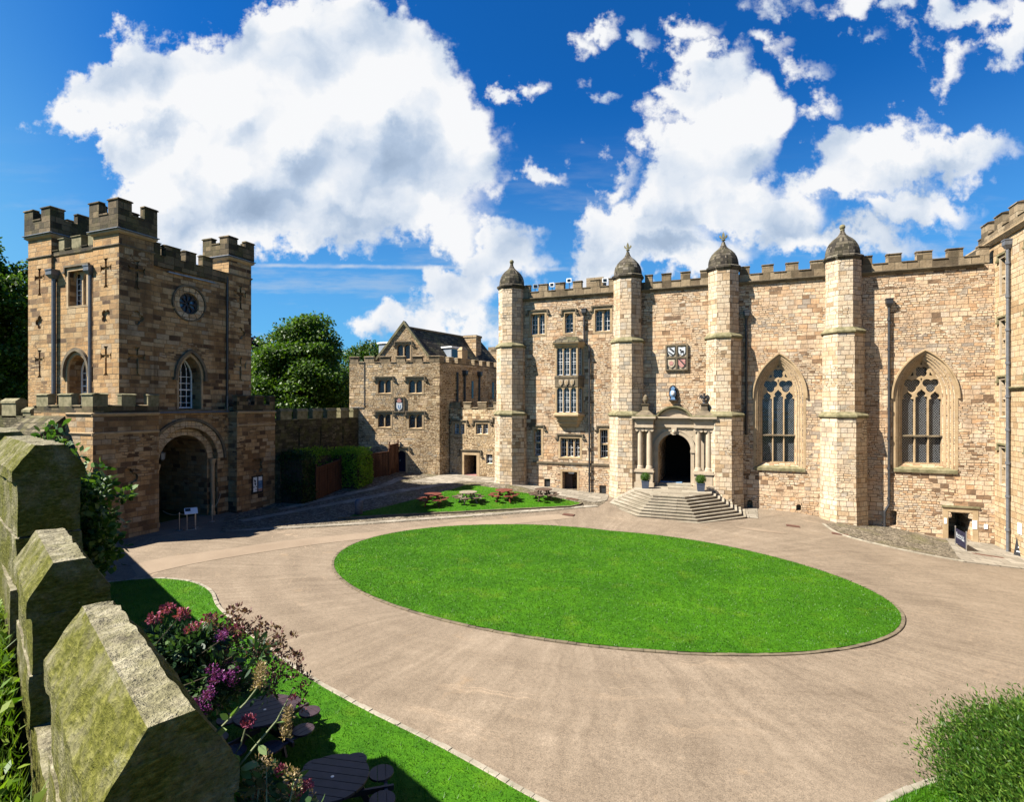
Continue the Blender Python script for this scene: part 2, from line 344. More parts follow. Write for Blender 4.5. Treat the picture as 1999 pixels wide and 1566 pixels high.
# ground surfaces
def ground_mat(name, kind):
    m, t, b, out = new_mat(name); P = t.new('ShaderNodeNewGeometry').outputs['Position']
    x, y, z = t.sep(P)
    if kind == 'road':
        n1 = t.noise(P, .25, 4, .6); n2 = t.noise(P, 34., 3, .7); n3 = t.noise(P, 1.6, 4, .65)
        # tyre-swept bands circling the oval
        dx = t.math('DIVIDE', t.math('ADD', x, 5.8), 11.4); dy = t.math('DIVIDE', t.math('SUBTRACT', y, 22.4), 7.15)
        rr = t.math('SQRT', t.math('ADD', t.math('POWER', dx, 2.), t.math('POWER', dy, 2.)))
        ang = t.math('ARCTAN2', dy, dx)
        band = t.noise(t.comb(t.math('MULTIPLY', rr, 9.), t.math('MULTIPLY', ang, 1.1), 0.), 1., 4, .6)
        ray_ = t.noise(t.comb(t.math('MULTIPLY_ADD', ang, 46., t.math('MULTIPLY', t.noise(P, .35, 2), 4.)), t.math('MULTIPLY', rr, 2.2), 0.), 1., 3, .6)
        f = t.math('ADD', t.math('ADD', t.math('MULTIPLY', n1, .28), t.math('MULTIPLY', band, .18)), t.math('ADD', t.math('MULTIPLY', ray_, .26), t.math('MULTIPLY', n3, .14)))
        col = t.ramp(f, [(.32, (.165,.126,.089)), (.45, (.242,.189,.136)), (.58, (.34,.27,.198))])
        col = t.mix(t.map(t.noise(P, .7, 5, .7), .62, .74, 0, .5), col, (.36,.25,.15,1))
        sw = t.noise(t.comb(t.math('MULTIPLY_ADD', rr, 13., t.math('MULTIPLY', t.noise(P, .5, 3), 3.)), t.math('MULTIPLY', ang, .8), 0.), 1., 2, .5)
        col = t.mix(t.math('MULTIPLY', t.map(t.math('ABSOLUTE', t.math('SUBTRACT', sw, .5)), .0, .018, 1, 0), t.map(t.noise(P, .3, 3), .52, .68, 0, .75)), col, (.40,.30,.205,1))
        n7 = t.noise(P, 9., 5, .75); col = t.mix(.7, col, t.ramp(n7, [(.32, (.72,.70,.68)), (.5, (1,1,1)), (.68, (1.22,1.2,1.18))]), 'MULTIPLY')
        n5 = t.noise(P, 75., 2, .6)
        col = t.mix(.85, col, t.ramp(t.math('ADD', t.math('MULTIPLY', n2, .5), t.math('MULTIPLY', n5, .5)), [(.36, (.48,.45,.43)), (.5, (1,1,1)), (.64, (1.55,1.5,1.45))]), 'MULTIPLY')
        fin(t, b, col, .92, t.bump(n2, .35, .012), .2)
    elif kind == 'band':
        n1 = t.noise(P, .5, 4); n2 = t.noise(P, 30., 3, .7)
        col = t.mix(.5, t.ramp(n1, [(.3, (.25,.185,.13)), (.7, (.32,.245,.175))]), t.ramp(n2, [(.3, (.6,.6,.58)), (.5, (1,1,1)), (.7, (1.35,1.35,1.3))]), 'MULTIPLY')
        fin(t, b, col, .9, t.bump(n2, .3, .01), .2)
    elif kind == 'cobble':
        vo = t.new('ShaderNodeTexVoronoi'); t.set(vo.inputs['Vector'], P); vo.inputs['Scale'].default_value = 7.
        ve = t.new('ShaderNodeTexVoronoi', feature='DISTANCE_TO_EDGE'); t.set(ve.inputs['Vector'], P); ve.inputs['Scale'].default_value = 7.
        n1 = t.noise(P, .6, 4)
        rc = t.sep(vo.outputs['Color'])[0]
        col = t.ramp(rc, [(0, (.09,.07,.045)), (.5, (.20,.16,.11)), (1, (.34,.28,.20))])
        col = t.mix(t.map(ve.outputs[0], 0., .09, 1., 0.), col, (.045,.038,.022,1))
        col = t.mix(t.map(n1, .52, .66, 0, .5), col, (.14,.13,.035,1))
        fin(t, b, col, .85, t.bump(t.math('MINIMUM', ve.outputs[0], .25), .9, .12), .3)
    elif kind == 'flags':
        nb = t.new('ShaderNodeTexBrick'); nb.offset = .5; nb.inputs['Scale'].default_value = 1.
        wob = t.noise(P, 1.2, 2, color=True)
        t.set(nb.inputs['Vector'], t.vec('ADD', t.scale(wob, .06), P)); nb.inputs['Color1'].default_value = (0,0,0,1); nb.inputs['Color2'].default_value = (1,1,1,1); nb.inputs['Mortar'].default_value = (.5,.5,.5,1)
        nb.inputs['Mortar Size'].default_value = .014; nb.inputs['Brick Width'].default_value = .95; nb.inputs['Row Height'].default_value = .62
        col = t.ramp(t.sep(nb.outputs['Color'])[0], [(0, (.25,.215,.165)), (.5, (.33,.285,.225)), (1, (.40,.35,.28))])
        col = t.mix(.6, col, t.ramp(t.noise(P, 3., 5, .7), [(.3, (.6,.58,.54)), (.55, (1,1,1)), (.75, (1.2,1.2,1.18))]), 'MULTIPLY')
        col = t.mix(nb.outputs['Fac'], col, (.08,.07,.05,1))
        fin(t, b, col, .85, t.bump(t.math('SUBTRACT', t.noise(P, 8, 3), nb.outputs['Fac']), .5, .02), .25)
    elif kind == 'grass':
        n1 = t.noise(P, .35, 4, .6); n2 = t.noise(P, 22., 4, .75); n3 = t.noise(t.vec('MULTIPLY', P, (1.2, 7., 1.)), 1.4, 2); n4 = t.noise(P, 3., 3, .6); n6 = t.noise(P, .8, 3, .6)
        f = t.math('ADD', t.math('ADD', t.math('MULTIPLY', n1, .35), t.math('MULTIPLY', n2, .35)), t.math('ADD', t.math('MULTIPLY', n3, .12), t.math('MULTIPLY', n4, .26)))
        col = t.ramp(f, [(.34, (.011,.055,.001)), (.48, (.034,.130,.002)), (.62, (.066,.205,.003)), (.74, (.15,.28,.01))])
        col = t.mix(t.map(n6, .56, .74, 0, .45), col, (.15, .235, .012, 1))
        fin(t, b, col, .7, t.bump(n2, .9, .04), .12)
    elif kind == 'wild':
        n1 = t.noise(P, 3., 5, .7); n2 = t.noise(P, 30., 3, .7)
        col = t.ramp(t.math('ADD', t.math('MULTIPLY', n1, .6), t.math('MULTIPLY', n2, .4)), [(.35, (.03,.035,.01)), (.55, (.07,.10,.02)), (.7, (.16,.15,.06))])
        fin(t, b, col, .9, t.bump(n2, .8, .03), .1)
    elif kind == 'earth':
        n1 = t.noise(P, .2, 5, .7); n2 = t.noise(P, 6., 3, .7)
        col = t.ramp(t.math('ADD', t.math('MULTIPLY', n1, .6), t.math('MULTIPLY', n2, .4)), [(.35, (.03,.05,.012)), (.6, (.06,.09,.02)), (.75, (.12,.12,.05))])
        fin(t, b, col, .95, t.bump(n2, .6, .05), .1)
    return m
for k in ('road', 'band', 'cobble', 'flags', 'grass', 'wild', 'earth'): M[k] = ground_mat({'road': 'resin bound gravel', 'band': 'pale gravel band', 'cobble': 'cobbles', 'flags': 'stone flags', 'grass': 'mown grass', 'wild': 'rough ground', 'earth': 'far ground'}[k], k)
M['kerb'] = noisy('kerb stone', (.22,.19,.14), (.42,.37,.29), 3., .9, .4, .015)
M['leaf'] = leaf_mat('sycamore leaves', (.020,.055,.005), (.065,.14,.010), (.17,.26,.025), .4)
M['leafdk'] = leaf_mat('dark leaves', (.012,.038,.004), (.040,.095,.008), (.13,.20,.02), .38)
M['leafpurple'] = leaf_mat('copper beech leaves', (.012,.006,.010), (.03,.012,.022), (.06,.02,.03), .2)
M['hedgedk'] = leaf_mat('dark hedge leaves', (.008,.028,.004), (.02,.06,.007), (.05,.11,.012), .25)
M['hedgesun'] = leaf_mat('sun-lightened hedge leaves', (.10,.21,.012), (.22,.40,.025), (.42,.58,.05), .45)  # leaf colour lightened to stand in for sunlight the tower blocks
M['bark'] = noisy('bark', (.03,.024,.016), (.10,.08,.055), 5., .95, .6, .03, .1, 0., (1, 1, .3))
M['blade'] = leaf_mat('grass blades', (.05,.12,.008), (.14,.25,.015), (.34,.42,.06), .4)
M['lawnblade'] = leaf_mat('lawn blades', (.020,.080,.002), (.045,.155,.003), (.11,.26,.008), .3)
M['val'] = leaf_mat('valerian leaves', (.010,.035,.014), (.03,.075,.03), (.10,.17,.05), .3)
M['valstem'] = noisy('valerian stem', (.16,.19,.09), (.28,.30,.16), 6., .6, 0)
M['flower'] = leaf_mat('pink valerian flowers', (.15,.02,.05), (.30,.05,.10), (.5,.14,.22), .25)
M['flowerp'] = leaf_mat('purple valerian flowers', (.09,.008,.075), (.18,.025,.16), (.33,.08,.31), .25)
M['seed'] = leaf_mat('seed heads', (.16,.11,.05), (.36,.25,.12), (.58,.44,.24), .25)
M['woodred'] = noisy('red stained timber', (.12,.028,.018), (.24,.065,.04), 3., .6, .25, .006, .3, 0., (1, 1, 1))
M['woodgrey'] = noisy('bleached timber', (.22,.18,.12), (.38,.32,.24), 4., .8, .25, .006)
M['woodbrown'] = noisy('brown weathered timber', (.07,.045,.03), (.16,.10,.07), 4., .75, .25, .006)
M['wooddark'] = noisy('dark stained timber', (.030,.018,.022), (.07,.042,.05), 4., .45, .25, .006, .4)
M['fence'] = noisy('brown fence timber', (.065,.028,.015), (.14,.06,.03), 2.5, .8, .3, .01, .2, 0., (1, 1, .4))
M['steel'] = noisy('brushed steel', (.45,.45,.46), (.6,.6,.6), 8., .3, 0, .01, .5, .9, k=.95)
M['rope'] = noisy('rope', (.35,.30,.22), (.5,.44,.33), 20., .8, .3)
M['bluepaint'] = noisy('slate blue paint', (.05,.065,.10), (.09,.11,.16), 5., .6, .15, .004)
M['navy'] = noisy('navy fabric', (.012,.012,.035), (.025,.022,.055), 3., .7, 0)
M['paper'] = noisy('printed paper', (.62,.62,.60), (.75,.75,.74), 3., .6, 0, k=.95)
M['flatblack'] = noisy('black painted metal', (.012,.012,.013), (.025,.025,.026), 6., .5, 0)
M['bollard'] = noisy('granite bollard', (.06,.075,.11), (.12,.14,.18), 9., .7, .3, .006)
M['cblue'] = noisy('blue heraldic paint', (.07,.16,.34), (.20,.36,.55), 6., .55, .2, .006)
M['cred'] = noisy('red heraldic paint', (.40,.17,.15), (.58,.32,.28), 6., .6, .2, .006)
M['cwhite'] = noisy('white heraldic paint', (.52,.55,.58), (.72,.74,.76), 6., .6, .2, .006)
M['cblack'] = noisy('black heraldic paint', (.02,.02,.022), (.05,.05,.055), 6., .6, .2, .006)
M['rust'] = noisy('rusty iron cover', (.10,.045,.03), (.17,.08,.055), 6., .8, .3, .006)
M['box'] = leaf_mat('box leaves', (.02,.06,.005), (.05,.12,.01), (.12,.22,.02), .3)
# mossy foreground stone
m, t, b, out = new_mat('mossy coping stone'); M['moss'] = m
P = t.new('ShaderNodeNewGeometry').outputs['Position']
Nz = t.sep(t.new('ShaderNodeNewGeometry').outputs['True Normal'])[2]
dirp = t.vec('ROTATE_X', P) if False else P
n1 = t.noise(P, 2.6, 6, .7); n2 = t.noise(t.vec('MULTIPLY', P, (9., 9., 26.)), 2.2, 4, .7); n3 = t.noise(P, 60., 3, .7); n4 = t.noise(P, 7., 5, .75)
stone = t.ramp(n4, [(.28, (.07,.06,.04)), (.5, (.26,.23,.15)), (.72, (.50,.45,.32))])
mossc = t.ramp(n2, [(.3, (.055,.06,.005)), (.5, (.115,.115,.018)), (.7, (.225,.215,.055))])
mf = t.math('ADD', t.map(n1, .27, .55), t.map(Nz, .55, .97, 0., -.72), clamp=True)
col = t.mix(mf, stone, mossc); col = t.mix(.55, col, t.ramp(n3, [(.3, (.5,.48,.45)), (.5, (1,1,1)), (.72, (1.4,1.38,1.3))]), 'MULTIPLY')
col = t.mix(t.map(n4, .66, .74, 0, .8), col, (.45,.43,.36,1))
fin(t, b, col, .95, t.bump(t.math('ADD', t.math('ADD', n4, t.math('MULTIPLY', n2, .8)), t.math('MULTIPLY', n3, .3)), 1., .03), .12)
# ================================================================== building parts
def hood(fr, a0, a1, b, drop, par, mat, d=.11):
    """drip mould over a square-headed window: bar, two returns, two stops"""
    m = MB(); h = .10
    pts = [(a0, b), (a1, b), (a1, b - drop), (a1 - h, b - drop), (a1 - h, b - h), (a0 + h, b - h), (a0 + h, b - drop), (a0, b - drop)]
    m.fprism(fr, pts, -.02, d)
    for a in (a0, a1): m.fbox(fr, a - (.13 if a == a0 else -.003), a + (.003 if a == a0 else .13), b - drop - .002, b - drop + .10, -.02, d + .01)
    return m.build('hood_mould', mat, par)
def grid_bars(m, fr, a0, a1, b0, b1, nx, ny, d, t=.016, fw=.034, top=None):
    m.fbox(fr, a0, a0 + fw, b0, b1, d, d + .035); m.fbox(fr, a1 - fw, a1, b0, b1, d, d + .035)
    m.fbox(fr, a0 + fw, a1 - fw, b0, b0 + fw, d, d + .035); m.fbox(fr, a0 + fw, a1 - fw, b1 - fw, b1, d, d + .035)
    mid = b0 + (b1 - b0) * .48
    m.fbox(fr, a0 + fw, a1 - fw, mid - fw*.4, mid + fw*.4, d, d + .034)
    for i in range(1, nx):
        a = a0 + (a1 - a0) * i / nx; m.fbox(fr, a - t/2, a + t/2, b0 + fw, b1 - fw, d, d + .03)
    for j in range(1, ny):
        b = b0 + (b1 - b0) * j / ny
        if abs(b - mid) > .06: m.fbox(fr, a0 + fw, a1 - fw, b - t/2, b + t/2, d, d + .028)
def lattice(m, fr, poly, d, sp=.13, w=.016, slope=1.25, seg=.05):
    A = [p[0] for p in poly]; B = [p[1] for p in poly]; a0, a1, b0, b1 = min(A), max(A), min(B), max(B)
    H = b1 - b0; W = a1 - a0
    for sgn in (1, -1):
        L = math.sqrt(1 + slope*slope); k = -int(H / slope / sp) - 2
        while k * sp < W + H / slope + sp:
            x0 = a0 + k * sp; pts = []
            n = max(2, int(H / seg)); run = None
            for i in range(n + 1):
                b = b0 + H * i / n; a = x0 + sgn * (b - b0) / slope + (H / slope if sgn < 0 else 0) * 0
                ok = inside((a, b), poly) and a0 < a < a1
                if ok and run is None: run = (a, b)
                if run is not None and (not ok or i == n):
                    e = last if not ok else (a, b)
                    if e[1] - run[1] > .03:
                        ox = w / 2 * math.sqrt(1 + slope*slope) / slope
                        m.add([fr.pt(run[0]-ox, run[1], d), fr.pt(run[0]+ox, run[1], d), fr.pt(e[0]+ox, e[1], d), fr.pt(e[0]-ox, e[1], d)], [(0,1,2,3)])
                    run = None
                last = (a, b)
            k += 1
def lattice2(m, fr, poly, d, **kw): lattice(m, fr, poly, d, **kw)
def mullioned(fr, a0, a1, b0, b1, lights, root, cut, depth=.30, style='sash', nx=2, ny=4, arched=True, hoodm=True, trim='trim', hmat='trimdark', transom=None, sillm=True, gl=None, surround=.16):
    """square-headed stone window: recess cut into the wall, chamfered surround, arched lights, joinery, glass"""
    cut.fbox(fr, a0, a1, b0, b1, -depth - .12, .2)
    f = MB()
    # thin dressed surround proud of the rubble
    s = surround
    f.fring(fr, [(a0-s, b0-s*.6), (a1+s, b0-s*.6), (a1+s, b1+s), (a0-s, b1+s)], [(a0+.001, b0+.001), (a1-.001, b0+.001), (a1-.001, b1-.001), (a0+.001, b1-.001)], -.06, .018)
    mw = .10; fd0, fd1 = -depth + .02, -depth + .16
    W = (a1 - a0 - mw * (lights - 1)) / lights
    cells = []
    for i in range(lights):
        l = a0 + i * (W + mw); r = l + W
        if i: f.fbox(fr, l - mw, l, b0, b1, fd0, fd1)
        hh = min(W * .62, (b1 - b0) * .3) if arched else 0
        if arched:
            top = [(l + W/2 - W/2*math.cos(math.pi*k/12), b1 - hh - .03 + hh*math.sin(math.pi*k/12)) for k in range(13)]
            f.fprism(fr, [(l, b1)] + top + [(r, b1)], fd0 + .004, fd1 - .004)
        cells.append((l, r, b1 - hh*.0 - .03))
    if transom is not None:
        tb = b0 + (b1 - b0) * transom; f.fbox(fr, a0, a1, tb - .06, tb + .06, fd0 - .003, fd1 + .006)
    if sillm:
        f.loft([[fr.pt(a, b, d) for a, b, d in ((a0 + .002, b0 - .02, -depth), (a1 - .002, b0 - .02, -depth), (a1 - .002, b0 + .10, -depth), (a0 + .002, b0 + .10, -depth))],
                [fr.pt(a, b, d) for a, b, d in ((a0 + .002, b0 - .02, .03), (a1 - .002, b0 - .02, .03), (a1 - .002, b0 + .01, .03), (a0 + .002, b0 + .01, .03))]])
    w = f.build('window', M[trim], root)
    for l, r, t in cells:
        parts = [(b0 + .09, t)] if transom is None else [(b0 + .09, tb - .05), (tb + .05, t)]
        for (p0, p1) in parts:
            if style == 'sash':
                sm = MB(); grid_bars(sm, fr, l + .01, r - .01, p0, p1, nx, ny if transom is None else max(2, ny // 2), -depth - .03); sm.build('sash', M['white'], w)
            elif style == 'lead':
                lm = MB(); lattice(lm, fr, [(l, p0), (r, p0), (r, p1), (l, p1)], -depth - .02, sp=.14, w=.013); lm.build('lead_lattice', M['lattice'], w)
    g = MB(); g.fbox(fr, a0 + .004, a1 - .004, b0 + .004, b1 - .004, -depth - .11, -depth - .06)
    g.build('pane', gl or (M['glass'] if style == 'sash' else M['glassdark']), w)
    if hoodm: hood(fr, a0 - s - .12, a1 + s + .12, b1 + s + .16, .42, w, M[hmat])
    return w
def crenel_strip(fr, merlons, z0, sill, top, thick, root, mat, capmat, a_lo, a_hi, cap=.09, over=.05, name='battlement'):
    """parapet wall with separate merlons, weathered copings on both"""
    m = MB(); m.fbox(fr, a_lo, a_hi, z0, sill - cap, -thick, 0)
    ed = [a_lo] + [x for ab in merlons for x in ab] + [a_hi]
    for i in range(0, len(ed), 2):
        if ed[i+1] - ed[i] > .05: slope_cap(m, fr, ed[i] + .004, ed[i+1] - .004, sill - cap, cap, thick, over)
    p = m.build('parapet', mat, root)
    for (a0, a1) in merlons:
        k = MB(); k.fbox(fr, a0, a1, sill - cap + .002, top - cap, -thick + .003, -.003); slope_cap(k, fr, a0 - over*.6, a1 + over*.6, top - cap, cap, thick, over)
        k.build('merlon', capmat, p)
    return p
def slope_cap(m, fr, a0, a1, b, h, thick, over):
    prof = [(-thick - over, b), (over, b), (over, b + h*.45), (-thick*.35, b + h), (-thick*.65, b + h), (-thick - over, b + h*.45)]
    m.loft([[fr.pt(a0, z, d) for d, z in prof], [fr.pt(a1, z, d) for d, z in prof]])
def cornice(fr, a0, a1, z, h, proj, root, mat, name='cornice'):
    m = MB(); prof = [(-.05, z - h), (proj*.35, z - h), (proj, z - h*.35), (proj, z - h*.12), (-.05, z + .02)]
    m.loft([[fr.pt(a0, b, d) for d, b in prof], [fr.pt(a1, b, d) for d, b in prof]]); return m.build(name, mat, root)
def downpipe(pts, r, root, mat, head=True, hopper=None, brackets=True):
    m = MB(); m.tube(pts, r, 8)
    p0 = Vector(pts[0])
    if head:
        hw = r * 2.4; m.loft([[(p0.x + sx*hw*k, p0.y + sy*hw*k, p0.z + dz) for sx, sy in ((-1,-1),(1,-1),(1,1),(-1,1))] for k, dz in ((.5, -.32), (1., -.12), (1., .12), (1.12, .121), (1.12, .19))])
    o = m.build('downpipe', mat, root)
    if brackets:
        z = p0.z - 1.1
        while z > pts[-1][2] + .5:
            xy = None
            for a, b in zip(pts[:-1], pts[1:]):
                if a[2] >= z >= b[2]:
                    t = (a[2] - z) / max(1e-6, a[2] - b[2]); xy = (a[0] + (b[0]-a[0])*t, a[1] + (b[1]-a[1])*t)
            if xy:
                c = MB(); c.lathe([(r*1.45, -.07), (r*1.45, .07)], (xy[0], xy[1], z), 8); c.build('pipe_collar', mat, o)
            z -= 1.83
    return o
def slit_cross(fr, ac, b0, b1, w=.13, arm=.42, fl=.10):
    """outline of a cross arrow slit with flared ends"""
    bc = b0 + (b1 - b0) * .66; h = w / 2
    return [(ac-h-fl, b0), (ac+h+fl, b0), (ac+h, b0+.14), (ac+h, bc-h), (ac+arm-.12, bc-h), (ac+arm, bc-h-fl*1.3), (ac+arm, bc+h+fl*1.3), (ac+arm-.12, bc+h), (ac+h, bc+h),
            (ac+h, b1-.14), (ac+h+fl, b1), (ac-h-fl, b1), (ac-h, b1-.14), (ac-h, bc+h), (ac-arm+.12, bc+h), (ac-arm, bc+h+fl*1.3), (ac-arm, bc-h-fl*1.3), (ac-arm+.12, bc-h), (ac-h, bc-h), (ac-h, b0+.14)]
def octa(cx, cy, W): # across flats W, flats facing the axes
    r = W / 2 / math.cos(math.pi/8); return [(cx + r*math.cos(math.pi/8 + k*math.pi/4), cy + r*math.sin(math.pi/8 + k*math.pi/4)) for k in range(8)]
def ostack(m, cx, cy, prof):
    m.loft([[(x, y, z) for x, y in octa(cx, cy, W)] for W, z in prof])

# ================================================================== GREAT HALL RANGE
Q = 39.3
HF = Fr((0, Q, 0), (0, -1, 0))
hall = thing('castle_hall', (0, Q, .2), 'long sandstone great hall with domed turrets, a columned doorway and two tall traceried windows', 'castle building')
def hp(u, v=791., d=0.): return HF.px(u, v, d)
cut = MB()
HA0, HA1 = -15.6, 14.55
TC = [-15.56, -6.53, -.10, 6.89]
# openings of the left bay
mullioned(HF, -13.98, -12.86, 12.42, 14.05, 2, hall, cut)
mullioned(HF, -11.26, -10.62, 12.42, 13.95, 1, hall, cut)
mullioned(HF, -8.95, -7.83, 12.42, 14.05, 2, hall, cut)
mullioned(HF, -13.70, -13.14, 3.05, 5.15, 1, hall, cut, transom=.5, nx=3)
mullioned(HF, -11.62, -10.10, 3.02, 4.52, 3, hall, cut)
mullioned(HF, -8.58, -8.00, 3.05, 5.20, 1, hall, cut, transom=.5, nx=3)
# basement door and lights
def plain_door(fr, a0, a1, b0, b1, root, cut, depth=1.6, surround=.14, trim='trim'):
    cut.fbox(fr, a0, a1, b0, b1, -depth, .3)
    m = MB(); s = surround
    m.fring(fr, [(a0-s, b0), (a0-s, b1+s), (a1+s, b1+s), (a1+s, b0)], [(a0+.002, b0), (a0+.002, b1-.002), (a1-.002, b1-.002), (a1-.002, b0)], -.08, .02, closed=False)
    return m.build('doorway', M[trim], root)
dw = plain_door(HF, -11.46, -10.30, .56, 1.97, hall, cut)
MB().fbox(HF, -11.40, -10.86, .58, 1.90, -.75, -.70).build('door_leaf', M['woodbrown'], dw)
MB().fbox(HF, -11.05, -10.62, 1.80, 1.90, -.32, -.24).build('white_lamp', M['white'], dw)
for a0, a1, b0, b1 in ((-12.90, -12.42, .72, 1.35), (-8.62, -8.12, .46, 1.08)):
    cut.fbox(HF, a0, a1, b0, b1, -.3, .2)
    w = MB(); w.fring(HF, [(a0+.002, b0+.002), (a1-.002, b0+.002), (a1-.002, b1-.002), (a0+.002, b1-.002)], [(a0+.05, b0+.05), (a1-.05, b0+.05), (a1-.05, b1-.05), (a0+.05, b1-.05)], -.16, -.10)
    w = w.build('cellar_light', M['flatblack'], hall); MB().fbox(HF, a0+.05, a1-.05, b0+.05, b1-.05, -.16, -.13).build('pane', M['glass'], w)
# tall traceried windows
def gothic(a0, a1, b0, spring, apex, o0, o1, oapex, root):
    spo = spring
    inner = pointed(a0, a1, b0, spring, apex, 12); outer = pointed(o0, o1, b0 - .25, spo, oapex, 12)
    D = .30
    cut.loft([[HF.pt(a, b, .1) for a, b in pointed(o0 - .08, o1 + .08, b0 - .3, spo, oapex + .08, 12)], [HF.pt(a, b, 0.0) for a, b in outer], [HF.pt(a, b, -D) for a, b in inner], [HF.pt(a, b, -.85) for a, b in inner]])
    # moulded reveal: rolls stepping back to the glass
    m = MB()
    def lerp(t): return [((1-t)*p[0]+t*q[0], (1-t)*p[1]+t*q[1]) for p, q in zip(outer, inner)]
    for t0, t1, dd in ((.12, .30, .05), (.42, .58, .06), (.72, .92, .06)):
        A = lerp(t0); B = lerp(t1); da, db = -D*t0, -D*t1
        L = [[HF.pt(a, b, da - .04) for a, b in A], [HF.pt(a, b, da + dd*.6) for a, b in A], [HF.pt(a, b, db + dd) for a, b in B], [HF.pt(a, b, db - .04) for a, b in B]]
        m.loft(L, caps=False, closed=False)
    # surround flush band and hood ring
    ob = pointed(o0 - .16, o1 + .16, b0 - .25, spo, oapex + .17, 12)
    m.fring(HF, ob, outer, -.05, .016, closed=False)
    w = m.build('great_window', M['trim'], root)
    hr = MB(); n0 = 2
    oh = pointed(o0 - .24, o1 + .24, spo - .1, spo, oapex + .26, 12); ih = pointed(o0 - .15, o1 + .15, spo - .1, spo, oapex + .165, 12)
    hr.fring(HF, oh, ih, -.03, .12, closed=False); hr.build('hood_mould', M['trim'], w)
    # tracery plate with pierced lights
    pl = MB(); pin = pointed(a0 - .02, a1 + .02, b0 - .02, spring, apex + .02, 12); pl.fprism(HF, pin, -D - .22, -D - .06)
    ct = MB(); W = (a1 - a0); mw = .07; lw = (W - 2*mw - .06) / 3; tb = b0 + (spring - b0) * .42
    lights = []
    for i in range(3):
        l = a0 + .03 + i*(lw + mw); r = l + lw
        ct.fbox(HF, l, r, b0 + .10, tb - .05, -D - .4, -D + .2)
        y0 = spring - .34 + (.14 if i == 1 else 0); cxm = (l + r) / 2
        half = [(.5, 0), (.5, .13), (.47, .20), (.27, .235), (.37, .30), (.38, .39), (.28, .50), (.13, .57), (0, .68)]
        hd = [(l, tb + .05), (r, tb + .05)] + [(cxm + lw*x, y0 + y) for x, y in half] + [(cxm - lw*x, y0 + y) for x, y in half[-2::-1]]
        ct.fprism(HF, hd, -D - .4, -D + .2)
        lights.append(hd); lights.append([(l, b0+.1), (r, b0+.1), (r, tb-.05), (l, tb-.05)])
    cx = (a0 + a1) / 2; rr = W * .222; H = apex - spring
    e = [foil(cx - W*.232, spring + H*.335, rr, 3, 270, k=.47, lobe=.53), foil(cx + W*.232, spring + H*.335, rr, 3, 270, k=.47, lobe=.53), foil(cx, spring + H*.70, W*.165, 4, 45, k=.52, lobe=.5)]
    e += [[(cx - .05, spring + H*.49), (cx, spring + H*.42), (cx + .05, spring + H*.49), (cx, spring + H*.53)]]
    for sg in (-1, 1): e += [[(cx + sg*W*.19, spring + H*.60), (cx + sg*W*.28, spring + H*.575), (cx + sg*W*.21, spring + H*.70)]]
    for poly in e:
        if poly and (poly[1][0]-poly[0][0])*(poly[2][1]-poly[0][1]) - (poly[1][1]-poly[0][1])*(poly[2][0]-poly[0][0]) < 0: poly.reverse()
        ct.fprism(HF, poly, -D - .4, -D + .2); lights.append(poly)
    ct.fprism(HF, [(cx - .05, apex - .24), (cx + .05, apex - .24), (cx, apex - .08)], -D - .4, -D + .2)
    tr = carve(pl, ct, 'tracery', M['trim'], w)
    MB().fbox(HF, a0, a1, tb - .045, tb + .045, -D - .24, -D + .03).build('transom', M['trimdark'], w)
    for poly in lights:
        lat = MB(); lattice(lat, HF, poly, -D - .235, sp=.125, w=.010, slope=1.3)
        if lat.f: lat.build('lead_lattice', M['lattice'], w)
    MB().fprism(HF, pointed(a0 + .004, a1 - .004, b0 + .004, spring, apex - .004, 12), -D - .32, -D - .26).build('pane', M['glassdark'], w)
    sl = MB(); sl.loft([[HF.pt(a, b, d) for a, b, d in ((a0-.05, b0-.42, -.5), (a1+.05, b0-.42, -.5), (a1+.05, b0+.09, -.5), (a0-.05, b0+.09, -.5))], [HF.pt(a, b, d) for a, b, d in ((o0-.12, b0-.46, .10), (o1+.12, b0-.46, .10), (o1+.12, b0-.28, .10), (o0-.12, b0-.28, .10))]])
    sl.build('sill', M['mouldmoss'], w)
gothic(2.30, 4.27, 3.14, 7.55, 9.75, 1.92, 4.70, 10.18, hall)
gothic(10.11, 12.15, 3.38, 7.50, 9.70, 9.72, 12.66, 10.12, hall)
# ground-level vents and the sunken door on the right
for a, b0, h, w_ in ((4.45, .14, .42, .30), (9.62, -.42, .95, .40), (1.55, .10, .55, .34)): cut.fprism(HF, [(a - w_/2, b0), (a + w_/2, b0), (a + w_/2, b0 + h - w_/2)] + arc(a, b0 + h - w_/2, w_/2, w_/2, 0, 180, 8)[1:], -.5, .3)
a0, a1, b0, b1 = 12.36, 13.50, -1.6, .62
cut.fprism(HF, [(a0, b0), (a1, b0), (a1, b1 - .32), (a1 - .14, b1 - .30), (a1 - .16, b1 - .12), (a1 - .10, b1), (a0 + .10, b1), (a0 + .16, b1 - .12), (a0 + .14, b1 - .30), (a0, b1 - .32)], -2.5, .3)
m = MB(); m.fring(HF, [(a0-.28, b0), (a0-.28, b1+.30), (a1+.28, b1+.30), (a1+.28, b0)], [(a0-.02, b0), (a0-.02, b1+.04), (a1+.02, b1+.04), (a1+.02, b0)], -.05, .02, closed=False)
sd = m.build('doorway', M['trim'], hall)
MB().fbox(HF, a0-.34, a1+.34, b1+.31, b1+.42, -.05, .09).build('hood_mould', M['mouldmoss'], sd)
for aa, bb, ww, hh in ((12.20, .10, .12, .34), (13.60, -.02, .22, .50), (14.12, -.08, .17, .28)): MB().fbox(HF, aa - ww/2, aa + ww/2, bb - hh/2, bb + hh/2, .025, .045).build('white_notice', M['paper'], sd)
